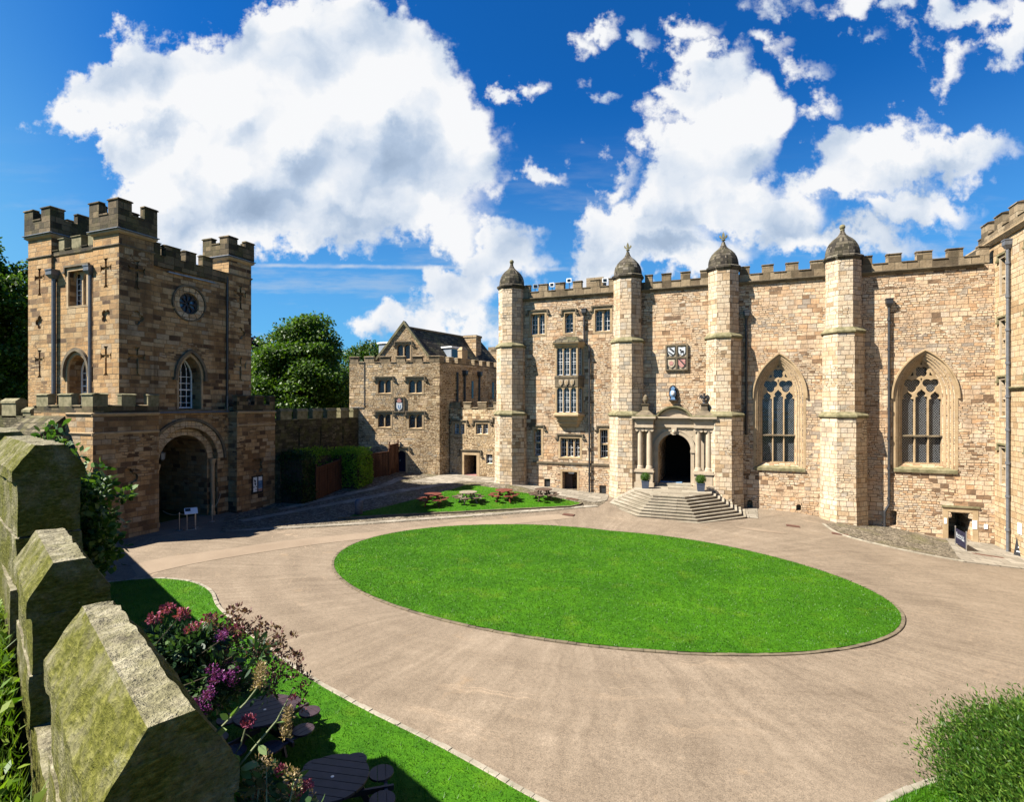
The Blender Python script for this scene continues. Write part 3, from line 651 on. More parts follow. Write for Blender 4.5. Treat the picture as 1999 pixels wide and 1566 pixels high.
# doorway opening behind the porch
PCX = -3.28
cut.fprism(HF, [(PCX - 1.09, .9), (PCX + 1.09, .9), (PCX + 1.09, 3.9)] + arc(PCX, 3.9, 1.09, 1.09, 0, 180, 16)[1:], -4.5, .3)
cut.box(-3.87, -2.39, Q - .06, Q + .3, 9.45, 11.25) if False else None
wall = MB(); wall.box(HA0, HA1 + 1.2, Q, Q + 7.0, -2.6, 15.22)
hw = carve(wall, cut, 'wall', M['hall'], hall)
MB().fbox(HF, -13.8, -7.5, 2.55, 2.68, -.03, .10).build('string_course', M['trimdark'], hall)
# plinth on the right bays
m = MB(); m.loft([[HF.pt(a, b, d) for d, b in ((-.05, -2.4), (.10, -2.4), (.10, 2.25), (-.05, 2.45))] for a in (1.0, 5.75)]); m.loft([[HF.pt(a, b, d) for d, b in ((-.05, -2.4), (.08, -2.4), (.08, 2.0), (-.05, 2.2))] for a in (8.2, 12.0)])
#m.build('plinth', M['hall'], hall)
for a0, a1 in ((-14.8, -7.35), (-5.7, -.95), (.75, 6.05), (7.75, 14.0)): cornice(HF, a0, a1, 15.30, .24, .20, hall, M['trimdark'])
def mer(pairs): return [(hp(u0)[0], hp(u1)[0]) for u0, u1 in pairs]
for pairs, lo, hi in (([(1021,1034),(1051,1068),(1084,1101),(1118,1135),(1152,1170),(1188,1204)], -14.75, -7.3), ([(1259,1273),(1291.5,1309.5),(1328.6,1347),(1367,1386)], -5.75, -.9), ([(1443.7,1463.4),(1488,1510),(1534.7,1558.6),(1583,1609)], .7, 6.1), ([(1684,1703),(1732,1760),(1790,1820),(1850.6,1880.5),(1911,1946)], 7.7, 14.3)):
    ms = [(max(a, lo), min(b, hi)) for a, b in mer(pairs)]
    crenel_strip(HF, ms, 15.30, 15.83, 16.36, .42, hall, M['hallpar'], M['hallpar'], lo, hi)
MB().box(-9.9, -8.6, Q + 1.2, Q + 2.4, 15.3, 16.75).build('chimney_stack', M['hallpar'], hall)
MB().box(HA0 + .3, HA1, Q + .5, Q + 6.5, 15.2, 15.34).build('roof', M['lead'], hall)
# domed turrets
for i, c in enumerate(TC):
    cy = Q - .06; m = MB()
    ostack(m, c, cy, [(2.62, -2.5), (2.52, .9), (2.45, 1.2), (2.45, 6.28), (2.2, 6.5), (2.2, 11.5), (1.9, 11.72), (1.9, 16.0)])
    t = m.build('turret', M['turret'], hall)
    k = MB(); ostack(k, c, cy, [(2.40, 6.16), (2.66, 6.26), (2.66, 6.36), (2.22, 6.58), (2.15, 6.3)]); k.build('string_course', M['mouldmoss'], t)
    k = MB(); ostack(k, c, cy, [(2.16, 11.40), (2.40, 11.48), (2.40, 11.58), (1.92, 11.82), (1.85, 11.5)]); k.build('string_course', M['mouldmoss'], t)
    k = MB(); ostack(k, c, cy, [(1.86, 15.95), (1.95, 16.02), (2.16, 16.16), (2.16, 16.26), (1.95, 16.34), (1.9, 16.3)]); k.build('cornice', M['dome'], t)
    dm = MB(); r0 = .99
    prof = [(r0, 16.28), (r0*1.0, 16.52), (r0*.97, 16.76), (r0*.89, 17.0), (r0*.76, 17.22), (r0*.58, 17.42), (r0*.38, 17.58), (r0*.24, 17.72), (.15, 17.90), (.10, 18.08)]
    n = 16; loops = []
    for r, z in prof: loops.append([(c + r*(1 - .03*(j % 2))*math.cos(2*math.pi*(j+.5)/n), cy + r*(1 - .03*(j % 2))*math.sin(2*math.pi*(j+.5)/n), z) for j in range(n)])
    dm.loft(loops); dob = dm.build('dome', M['dome'], t)
    f = MB()
    if i in (0, 3):
        f.lathe([(.13, 18.02), (.13, 18.08)], (c, cy, 0), 12); f.ball((c, cy, 18.24), .17, 14, 9)
    else:
        z = 18.05; f.tube([(c, cy, z), (c, cy, z + .62)], .05, 8, r1=.035); f.lathe([(.12, z + .12), (.14, z + .16), (.12, z + .2)], (c, cy, 0), 10)
        ff = Fr((c, cy + .045, 0), (0, -1, 0))
        f.fprism(ff, [(0, z+.28), (.10, z+.42), (.07, z+.55), (0, z+.72), (-.07, z+.55), (-.10, z+.42)], 0, .09)
        for sg in (-1, 1): f.fprism(ff, [(sg*.02, z+.30), (sg*.12, z+.36), (sg*.20, z+.50), (sg*.26, z+.46), (sg*.25, z+.36), (sg*.18, z+.29), (sg*.08, z+.24)], 0, .09)
    f.build('finial', M['mouldmoss'], t)
# downpipes
for u, v0, v1, top, bot, x2 in ((1140.5, 606, 668, 14.05, 11.6, None),): pass
P = lambda a, z, d: tuple(HF.pt(a, z, d))
a = hp(1141, 610)[0]; b = hp(1151.5, 700)[0]
downpipe([P(a, 14.0, .12), P(a, 11.75, .12), P(b, 11.35, .14), P(b, .48, .14)], .07, hall, M['pipe'])
a = hp(1457, 600)[0]; downpipe([P(a, 13.1, .12), P(a, 5.0, .12)], .075, hall, M['pipe'])
a = hp(1734.5, 575)[0]; downpipe([P(a, 13.35, .12), P(a, .9, .12), P(a - .22, .45, .12), P(a - .22, -.55, .12)], .075, hall, M['pipe'])
MB().tube([P(-15.3 + 0, 4.9, .03), P(-20.5, 5.0, -1.66)], .012, 6) if False else None
# canted oriel
oa, ob_, of0, of1 = -12.10, -9.62, -11.72, -10.20
pr = .62
def opoly(k=0., e=0.): return [(-12.02 - e, 0.0), (of0 - .10 - e*.6, pr + e), (of1 + .12 + e*.6, pr + e), (-9.70 + e, 0.0)]
om = MB()
def oring(z, e, base=-.1):
    return [HF.pt(a, z, d) for a, d in ((-12.02 - e, base), (-12.02 - e, 0.05), (of0 - .1 - e*.5, pr + e), (of1 + .1 + e*.5, pr + e), (-9.80 + e, 0.05), (-9.80 + e, base))]
om.loft([oring(5.35, -.42), oring(5.52, -.36), oring(5.56, -.26), oring(5.80, -.22), oring(5.86, -.10), oring(6.10, -.05), oring(6.20, .10), oring(6.30, .10), oring(6.42, 0.)])
oriel_base = om; om = MB()
om.loft([oring(8.32, .0), oring(8.36, .03), oring(8.98, .03), oring(9.02, .06), oring(9.16, .06), oring(9.20, 0.)])
oriel_mid = om; om = MB()
om.loft([oring(11.30, .0), oring(11.40, .10), oring(11.56, .16), oring(11.60, .22), oring(11.68, .22)])
oriel = oriel_base.build('oriel', M['trim'], hall); oriel_mid.build('carved_band', M['trimdark'], oriel); om.build('oriel_cornice', M['trim'], oriel)
rf = MB(); rf.loft([oring(11.66, .24), oring(11.74, .20), oring(11.95, -.1), oring(12.10, -.42), oring(12.16, -.5)]); rf.build('oriel_roof', M['slate'], oriel)
faces = [(Vector(HF.pt(of0 - .10, 0, pr)), Vector(HF.pt(of1 + .10, 0, pr)), 3), (Vector(HF.pt(-12.02, 0, .05)), Vector(HF.pt(of0 - .10, 0, pr)), 1), (Vector(HF.pt(of1 + .10, 0, pr)), Vector(HF.pt(-9.80, 0, .05)), 1)]
fm = MB(); sh = MB(); gm = MB()
for p, q, nl in faces:
    U = (q - p).normalized(); fr = Fr(p, U.cross(Z3)); L = (q - p).length
    if fr.U.dot(U) < 0: fr = Fr(p, -fr.N); 
    for z0, z1 in ((6.42, 8.32), (9.20, 11.30)):
        ew = .10; mw = .065; W = (L - 2*ew - mw*(nl-1)) / nl
        fm.fbox(fr, 0.003, ew, z0, z1, -.16, .0); fm.fbox(fr, L - ew, L - .003, z0, z1, -.16, .0)
        for i in range(nl):
            l = ew + i*(W + mw); r = l + W
            if i: fm.fbox(fr, l - mw, l, z0, z1, -.14, -.01)
            hh = W*.6
            fm.fprism(fr, [(l, z1)] + [(l + W/2 - W/2*math.cos(math.pi*k/10), z1 - hh - .02 + hh*math.sin(math.pi*k/10)) for k in range(11)] + [(r, z1)], -.13, -.02)
            grid_bars(sh, fr, l + .01, r - .01, z0 + .05, z1 - .02, 2, 5, -.16)
        gm.fbox(fr, .06, L - .06, z0, z1, -.23, -.20)
fm.build('mullions', M['trim'], oriel); sh.build('sashes', M['white'], oriel); gm.build('pane', M['glass'], oriel)
# carved shields between the two tiers
of = HF.off(pr + .03)
for i, a in enumerate((-11.38, -10.95, -10.52)):
    s = MB(); s.fprism(of, [(a-.15, 8.86), (a-.15, 8.62), (a, 8.44), (a+.15, 8.62), (a+.15, 8.86), (a+.06, 8.90), (a-.06, 8.90)], -.01, .06); s.build('carved_shield', M['trimpale'], oriel)
    s = MB(); s.fbox(of, a-.035, a+.035, 8.5, 8.84, .058, .075); s.fbox(of, a-.12, a+.12, 8.66, 8.73, .058, .076); s.build('shield_charge', M['trim'], oriel)
# quartered panel of painted shields
pa0, pa1, pb0, pb1 = -3.90, -2.40, 9.42, 11.25
pm = MB(); pc = (pa0 + pa1)/2; pbm = (pb0 + pb1)/2
pm.fbox(HF, pa0 + .06, pa1 - .06, pb0 + .06, pb1 - .06, -.02, .02)
for a, b, c, d in ((pa0, pa1, pb1 - .10, pb1), (pa0, pa1, pb0, pb0 + .10), (pa0, pa0 + .10, pb0 + .1, pb1 - .1), (pa1 - .10, pa1, pb0 + .1, pb1 - .1), (pc - .06, pc + .06, pb0 + .1, pb1 - .1)): pm.fbox(HF, a, b, c, d, -.02, .14)
for a, b in ((pa0 + .1, pc - .06), (pc + .06, pa1 - .1)): pm.fbox(HF, a, b, pbm - .06, pbm + .06, -.02, .138)
panel = pm.build('shield_panel', M['trimdark'], hall)
bg = MB(); bg.fbox(HF, pa0 + .1, pa1 - .1, pb0 + .1, pb1 - .1, .02, .03); bg.build('panel_back', M['trimpale'], panel)
def shield_pts(cx, cy, w, h): return [(cx-w/2, cy+h/2), (cx-w/2, cy-h*.1), (cx-w*.38, cy-h*.3), (cx, cy-h/2), (cx+w*.38, cy-h*.3), (cx+w/2, cy-h*.1), (cx+w/2, cy+h/2), (cx, cy+h*.44)]
for i, (mat, ch) in enumerate((('cwhite', 'bends'), ('cwhite', 'lion'), ('trimpale', 'rose'), ('cred', 'bend'))):
    cx = (pa0 + pc)/2 + .02 if i % 2 == 0 else (pc + pa1)/2 - .02; cy = pbm + .42 if i < 2 else pbm - .42
    s = MB(); s.fprism(HF, shield_pts(cx, cy, .46, .60), .025, .09); so = s.build('painted_shield', M[mat], panel)
    c = MB()
    if ch == 'bends':
        c.fprism(HF, [(cx-.21, cy+.26), (cx-.04, cy+.26), (cx+.20, cy+.05), (cx+.20, cy-.06), (cx+.12, cy-.05)], .088, .10); c.fprism(HF, [(cx-.21, cy+.05), (cx+.12, cy-.20), (cx+.02, cy-.25), (cx-.2, cy-.06)], .088, .1)
    elif ch == 'lion':
        c.ball(HF.pt(cx+.02, cy-.02, .085), .13, 10, 6, 1.1, .3, .7); c.ball(HF.pt(cx-.09, cy+.10, .085), .07, 8, 6, 1, .4, 1); c.fbox(HF, cx+.08, cx+.12, cy-.2, cy-.02, .088, .10); c.fbox(HF, cx-.08, cx-.04, cy-.2, cy-.02, .088, .10)
    elif ch == 'rose':
        c.fprism(HF, foil(cx, cy+.02, .15, 5), .088, .105)
    else: c.fprism(HF, [(cx-.22, cy+.28), (cx-.12, cy+.28), (cx+.21, cy-.08), (cx+.17, cy-.18)], .088, .1)
    c.build('shield_charge', M[{'bends': 'cblack', 'lion': 'cblack', 'rose': 'cred', 'bend': 'cblack'}[ch]], panel)

# ================================================================== PORCH (frontispiece of the great doorway)
pq = .42; PF = HF.off(pq)
pw = MB(); pw.box(-5.55, -1.02, Q - pq, Q - .002, .9, 5.5)
pcut = MB(); pcut.fprism(HF, [(PCX - 1.09, .5), (PCX + 1.09, .5), (PCX + 1.09, 3.9)] + arc(PCX, 3.9, 1.09, 1.09, 0, 180, 20)[1:], -2, 2)
porch = carve(pw, pcut, 'porch', M['trimpale'], hall)
en = MB()
def ent(a0, a1, d):
    en.fbox(HF, a0, a1, 5.44, 5.62, -.02, d); en.fbox(HF, a0 + .02, a1 - .02, 5.62, 5.98, -.02, d - .03)
    en.fbox(HF, a0 - .08, a1 + .08, 5.98, 6.08, -.02, d + .10); en.fbox(HF, a0 - .18, a1 + .18, 6.08, 6.20, -.02, d + .22)
ent(-5.86, -4.60, 1.22); ent(-1.96, -.68, 1.22)
en.fbox(HF, -4.60, -1.96, 5.445, 5.60, -.02, pq + .12); en.fbox(HF, -4.58, -1.98, 5.60, 5.985, -.02, pq + .08); en.fbox(HF, -4.40, -2.16, 5.985, 6.10, -.02, pq + .20); en.fbox(HF, -4.40, -2.16, 6.10, 6.19, -.02, pq + .34)
en.build('entablature', M['trimpale'], porch)
en = MB()
for a0, a1 in ((-6.04, -4.42), (-2.14, -.50)): en.loft([[HF.pt(a, z, d) for a, d in ((a0 + e, 0), (a0 + e, 1.44 - e), (a1 - e, 1.44 - e), (a1 - e, 0))] for z, e in ((6.20, 0), (6.26, .0), (6.30, .12))])
pd = MB(); oc = (PCX, 5.55); 
def seg(r0, r1, d): 
    A = arc(PCX, 5.62, r1, r1*.98, 25, 155, 20); B = arc(PCX, 5.62, r0, r0*.98, 25, 155, 20); pd.fring(HF, A, B, -.02, d, closed=False)
seg(1.26, 1.36, pq + .24); seg(1.16, 1.262, pq + .12)
en.build('mossy_coping', M['mouldmoss'], porch)
pdo = pd.build('pediment', M['mouldmoss'], porch)
tm = MB(); tm.fprism(HF, [(PCX - 1.10, 6.19)] + arc(PCX, 5.62, 1.18, 1.16, 155, 25, 16)[1:-1] + [(PCX + 1.10, 6.19)], -.02, pq - .05); tm.build('tympanum', M['trimpale'], porch)
tm = MB(); tm.fprism(HF, [(PCX - .62, 6.20)] + arc(PCX, 5.95, .66, .62, 157, 23, 12)[1:-1] + [(PCX + .62, 6.20)], -.02, pq - .02); tm.build('pale_lunette', M['trimpale'], porch)
# columns on paired pedestals
colq = .92
for a in (-5.53, -4.90, -1.68, -1.02):
    c = HF.pt(a, 0, colq); k = MB()
    k.lathe([(.25, 2.56), (.25, 2.62), (.22, 2.66), (.235, 2.70), (.20, 2.76), (.185, 2.80), (.188, 3.6), (.182, 4.4), (.165, 5.14), (.18, 5.16), (.165, 5.19)], (c.x, c.y, 0), 20)
    co = k.build('column', M['trimpale'], porch, smooth=False)
    cp = MB(); cp.box(c.x - .25, c.x + .25, c.y - .22, c.y + .22, 5.37, 5.44)
    for sx in (-1, 1):
        for k2 in range(1):
            fr = Fr((c.x, c.y, 0), (0, -1, 0)); cp.fprism(fr, arc(sx*.20, 5.27, .105, .105, 0, 345, 14), -.18, .21)
    cp.box(c.x - .2, c.x + .2, c.y - .19, c.y + .19, 5.22, 5.36); cp.build('capital', M['trimpale'], porch)
for a0, a1 in ((-5.86, -4.58), (-1.98, -.70)):
    k = MB(); k.fbox(HF, a0 + .06, a1 - .06, .8, 2.34, -.02, 1.20)
    k.fbox(HF, a0 - .02, a1 + .02, .8, 1.62, -.02, 1.28); k.fbox(HF, a0 - .03, a1 + .03, 2.34, 2.46, -.02, 1.28); k.fbox(HF, a0 + .02, a1 - .02, 2.46, 2.56, -.02, 1.24)
    k.build('pedestal', M['trimpale'], porch)
# arch order, imposts and keystone
ar = MB(); A = arc(PCX, 3.9, 1.32, 1.32, 0, 180, 24); B = arc(PCX, 3.9, 1.10, 1.10, 0, 180, 24); ar.fring(HF, A, B, pq - .05, pq + .07, closed=False)
A = arc(PCX, 3.9, 1.40, 1.40, 0, 180, 24); B = arc(PCX, 3.9, 1.33, 1.33, 0, 180, 24); ar.fring(HF, A, B, pq - .05, pq + .11, closed=False)
for sg in (-1, 1): 
    x = sorted((PCX + sg*1.07, PCX + sg*1.36)); ar.fbox(HF, x[0], x[1], 3.72, 3.90, pq - .6, pq + .12); x = sorted((PCX + sg*1.10, PCX + sg*1.32)); ar.fbox(HF, x[0], x[1], 1.5, 3.72, pq - .05, pq + .05)
ar.build('arch', M['trimpale'], porch)
ks = MB(); ks.loft([[HF.pt(a, z, d) for a, z in ((PCX-.12, 4.94), (PCX+.12, 4.94), (PCX+.18, 5.44), (PCX-.18, 5.44))] for d in (pq, pq + .20)]); ks.ball(HF.pt(PCX, 5.16, pq + .20), .12, 10, 8, .9, .7, 1.2); ks.build('keystone', M['trimpale'], porch)
sp = MB()
for sg in (-1, 1):
    for k in range(26):
        t_ = R.uniform(6, 84); rr_ = R.uniform(1.46, 2.0); a = PCX + sg*rr_*math.cos(math.radians(t_)); b = 3.9 + rr_*math.sin(math.radians(t_))
        if b < 5.38 and abs(a - PCX) < 1.28 and b > 4.1: sp.ball(HF.pt(a, b, pq + .005), R.uniform(.04, .085), 6, 4, R.uniform(.8, 1.6), .4, R.uniform(.8, 1.4))
sp.build('carved_foliage', M['trimpale'], porch)
MB().fbox(HF, PCX - 1.08, PCX + 1.08, .9, 1.52, -.4, pq - .08).build('threshold', M['kerb'], porch)
MB().fbox(HF, PCX - 1.0, PCX + .48, 1.52, 1.585, -.38, -.12).build('blue_sill', M['cblue'], porch)
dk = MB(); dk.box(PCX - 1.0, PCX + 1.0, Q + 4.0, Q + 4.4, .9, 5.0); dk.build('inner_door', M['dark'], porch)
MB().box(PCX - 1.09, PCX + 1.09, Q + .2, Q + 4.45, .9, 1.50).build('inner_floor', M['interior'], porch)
# pedestal ornaments: urn on the left, spread-winged bird on the right
for a, kind in ((-5.18, 'urn'), (-1.30, 'bird')):
    c = HF.pt(a, 0, .75); k = MB()
    for z0, z1, w0, w1 in ((6.29, 6.36, .62, .58), (6.36, 6.62, .56, .26), (6.62, 7.02, .22, .20), (7.02, 7.10, .27, .29)):
        k.loft([[(c.x - w, c.y - w, z), (c.x + w, c.y - w, z), (c.x + w, c.y + w, z), (c.x - w, c.y + w, z)] for w, z in ((w0, z0), (w1, z1))])
    po = k.build('finial_pedestal', M['trimdark'], porch)
    o = MB()
    if kind == 'urn':
        o.lathe([(.09, 7.10), (.08, 7.18), (.17, 7.28), (.21, 7.42), (.15, 7.54), (.17, 7.58), (.10, 7.66), (.03, 7.74)], (c.x, c.y, 0), 14); o.build('urn', M['trimdark'], porch, smooth=True)
    else:
        o.lathe([(.15, 7.10), (.11, 7.16), (.09, 7.22), (.15, 7.30), (.13, 7.36)], (c.x, c.y, 0), 12)
        o.ball((c.x, c.y, 7.50), .14, 12, 8, .8, .8, 1.35); o.ball((c.x, c.y - .06, 7.74), .075, 10, 7); o.tube([(c.x, c.y - .11, 7.74), (c.x, c.y - .20, 7.71)], .025, 6, r1=.005)
        fr = Fr((c.x, c.y, 0), (0, -1, 0))
        for sg in (-1, 1): o.fprism(fr, [(sg*.08, 7.60), (sg*.18, 7.72), (sg*.28, 7.66), (sg*.33, 7.46), (sg*.27, 7.42), (sg*.24, 7.50), (sg*.2, 7.40), (sg*.14, 7.42), (sg*.08, 7.40)], -.05, .05)
        o.build('carved_bird', M['cblack'], porch)
# coloured cartouche above the pediment
a = -3.38; k = MB(); k.fbox(HF, a - .26, a + .26, 7.30, 7.38, -.02, .34); k.fprism(HF, [(a-.20, 7.40), (a-.28, 7.7), (a-.26, 8.2), (a-.12, 8.36), (a, 8.42), (a+.12, 8.36), (a+.26, 8.2), (a+.28, 7.7), (a+.20, 7.40)], -.02, .10)
ca = k.build('cartouche', M['cblack'], hall)
k = MB(); c = HF.pt(a, 7.80, .16); k.ball(c, .25, 14, 10, .9, .6, 1.15); k.fprism(HF, [(a-.16, 7.38), (a+.16, 7.38), (a+.10, 7.56), (a-.10, 7.56)], .05, .28); k.fprism(HF, [(a-.10, 8.06), (a-.15, 8.18), (a, 8.32), (a+.15, 8.18), (a+.10, 8.06)], .06, .24); k.build('blue_shield', M['cblue'], hall)
k = MB(); k.ball(HF.pt(a, 7.82, .25), .16, 12, 8, .9, .6, 1.1); k.build('shield_boss', M['cwhite'], hall)
# floodlights standing in the embrasures of the hall parapet
for i, (u, yaw, where) in enumerate(((1042.5, .5, 'sideways white floodlight in the parapet gap nearest the left turret'), (1076, 0, 'white floodlight in the second parapet gap from the left turret'), (1109.5, 0, 'white floodlight raised on a bracket, just left of the chimney stack'), (1179.5, .15, 'white floodlight between the chimney stack and second turret'))):
    a = hp(u)[0]; c = HF.pt(a, 15.82, -.25)
    o = thing('floodlight', c, where, 'floodlight', 'floodlights along the hall parapet', local=True)
    o.rotation_euler.z = yaw; hz = .40 + (.22 if i == 2 else 0)
    MB().tube([(0, 0, 0), (0, 0, hz - .12)], .03, 6).build('bracket', M['greypipe'], o)
    k = MB(); k.loft([[(-.19, -.10, hz-.15), (.19, -.10, hz-.15), (.19, -.10, hz+.17), (-.19, -.10, hz+.17)], [(-.15, .12, hz-.12), (.15, .12, hz-.12), (.15, .12, hz+.12), (-.15, .12, hz+.12)]]); k.build('housing', M['white'], o)
    MB().box(-.13, .13, -.115, -.101, hz-.09, hz+.11).build('lens', M['glassdark'], o)
# ================================================================== GATEHOUSE
GP_, GA_, GT_, GQ_, GL_ = -29.15, -29.9, -30.3, 19.11, 17.15
gate = thing('gatehouse', (-32, 22, 0), 'square castle gatehouse with battlemented corner turrets above a round-arched gateway', 'gatehouse')
RFc = Fr((GP_, 0, 0), (1, 0, 0)); AFc = Fr((GA_, 0, 0), (1, 0, 0)); TR = Fr((GT_ - .12, 0, 0), (1, 0, 0)); TRt = Fr((GT_, 0, 0), (1, 0, 0))
LFt = Fr((0, GL_, 0), (0, -1, 0)); TF = Fr((0, GQ_ + .12, 0), (0, -1, 0)); TFt = Fr((0, GQ_, 0), (0, -1, 0))
lw = MB(); lw.prism([(-34.0, 17.15), (-29.15, 17.15), (-29.15, 20.5), (-29.9, 20.5), (-29.9, 25.62), (-29.15, 25.62), (-29.15, 28.77), (-36.5, 28.77), (-36.5, 19.0), (-34.0, 19.0)], -1.2, 6.57)
c = MB(); AC, SPR = 22.80, 3.62
def archpoly(r, b=-1.0): return [(AC - r, b)] + [(AC - r*math.cos(math.pi*k/24), SPR + r*math.sin(math.pi*k/24)) for k in range(25)] + [(AC + r, b)]
c.loft([[AFc.pt(a, b, .2) for a, b in archpoly(2.02)], [AFc.pt(a, b, -.34) for a, b in archpoly(2.02)]])
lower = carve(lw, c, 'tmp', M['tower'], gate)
lwm = lower.data; bpy.data.objects.remove(lower)
class _Pre:  # a mesh carved a second time
    def __init__(s, me): s.me = me
    def mesh(s, n, mats): return s.me
c = MB(); c.loft([[AFc.pt(a, b, .3) for a, b in archpoly(1.56)], [AFc.pt(a, b, -6.2) for a, b in archpoly(1.56)]])
for qc, zc in ((18.84, 3.15), (27.22, 2.95)): c.fprism(RFc, foil(qc, zc, .52, 4, 45 if qc > 20 else 0, k=.52, lobe=.5), -.16, .2)
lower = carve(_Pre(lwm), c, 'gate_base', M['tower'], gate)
for qc, zc in ((18.84, 3.15), (27.22, 2.95)): pass
# arch orders
ar = MB()
def ring(fr, r0, r1, d0, d1, lo=0, n=28):
    A = [(AC - r1*math.cos(math.pi*k/n), SPR + r1*math.sin(math.pi*k/n)) for k in range(n + 1)]; B = [(AC - r0*math.cos(math.pi*k/n), SPR + r0*math.sin(math.pi*k/n)) for k in range(n + 1)]
    ar.fring(fr, A, B, d0, d1, closed=False)
nv = 19
for k in range(nv):
    t0, t1 = math.pi*(k + .03)/nv, math.pi*(k + .97)/nv
    pts = [(AC - r*math.cos(t), SPR + r*math.sin(t)) for r, t in ((2.045, t0), (2.045, (t0+t1)/2), (2.045, t1), (2.42, t1), (2.42, (t0+t1)/2), (2.42, t0))]
    ar.fprism(AFc, pts, -.05, .035 + R.uniform(0, .012))
vo = ar.build('arch_voussoirs', M['keep'], gate); ar = MB()
for k in range(15):
    t0, t1 = math.pi*(k + .03)/15, math.pi*(k + .97)/15
    pts = [(AC - r*math.cos(t), SPR + r*math.sin(t)) for r, t in ((1.575, t0), (1.575, (t0+t1)/2), (1.575, t1), (1.93, t1), (1.93, (t0+t1)/2), (1.93, t0))]
    ar.fprism(AFc, pts, -.38, -.305 + R.uniform(0, .012))
ar.build('inner_arch', M['keep'], gate); ar = MB()
ring(AFc, 2.44, 2.60, -.04, .14); ar.build('hood_mould', M['trimdark'], gate)
for sg in (-1, 1):
    sh_ = MB(); y = AC + sg*1.80; sh_.lathe([(.17, 0), (.17, .25), (.13, .32), (.125, 3.25), (.15, 3.30), (.2, 3.50), (.22, 3.62)], (GA_ - .17, y, 0), 14); sh_.build('shaft', M['trim'], gate)
MB().box(GA_ - 6.1, GA_ - .3, AC - 1.9, AC + 1.9, -.4, .004).build('passage_floor', M['flags'], gate)
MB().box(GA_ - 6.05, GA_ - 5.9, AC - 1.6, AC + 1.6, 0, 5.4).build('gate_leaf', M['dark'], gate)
g = MB(); g.tube([(GA_ - 1.5, AC - .5, 5.1), (GA_ - 1.5, AC - .5, 4.2)], .012, 6); g.lathe([(.02, 4.2), (.16, 4.12), (.13, 3.75), (.03, 3.66)], (GA_ - 1.5, AC - .5, 0), 6); g.build('lantern', M['lead'], gate)
# strings, gutter, parapets of the base
for fr, a0, a1 in ((RFc, 17.10, 20.5), (RFc, 25.62, 28.82), (LFt, -31.2, -29.10)):
    cornice(fr, a0, a1, 6.60, .16, .09, gate, M['trim'], 'string_course')
cornice(RFc, 17.1, 20.5, 5.62, .14, .07, gate, M['trim'], 'string_course'); cornice(LFt, -31.0, -29.08, 5.62, .14, .07, gate, M['trim'], 'string_course')
cornice(RFc, 25.62, 28.8, 5.75, .12, .05, gate, M['trim'], 'string_course')
MB().tube([AFc.pt(20.6, 6.56, .10), AFc.pt(25.55, 6.56, .10)], .055, 8).build('gutter', M['greypipe'], gate)
MB().fbox(AFc, 20.5, 25.62, 6.58, 6.72, -1.2, .06).build('ledge', M['trimdark'], gate)
MB().tube([AFc.pt(25.5, 6.6, .06), AFc.pt(25.5, 7.6, .06)], .045, 8).build('vent_pipe', M['greypipe'], gate)
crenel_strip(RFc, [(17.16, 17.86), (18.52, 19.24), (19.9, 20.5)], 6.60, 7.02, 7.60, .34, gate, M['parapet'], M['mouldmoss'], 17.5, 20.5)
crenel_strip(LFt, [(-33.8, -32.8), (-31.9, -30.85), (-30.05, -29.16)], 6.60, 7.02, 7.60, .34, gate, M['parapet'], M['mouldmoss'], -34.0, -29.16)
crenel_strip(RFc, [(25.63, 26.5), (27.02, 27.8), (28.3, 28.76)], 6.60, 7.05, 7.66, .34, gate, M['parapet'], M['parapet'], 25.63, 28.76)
k = MB(); k.loft([[(p, q, z) for q, z in ((17.3, 6.45), (17.16, 6.45), (15.8, 5.35), (15.8, 3.5), (17.3, 3.5))] for p in (-34.6, -31.35)]); k.build('sloping_buttress', M['curtain'], gate)
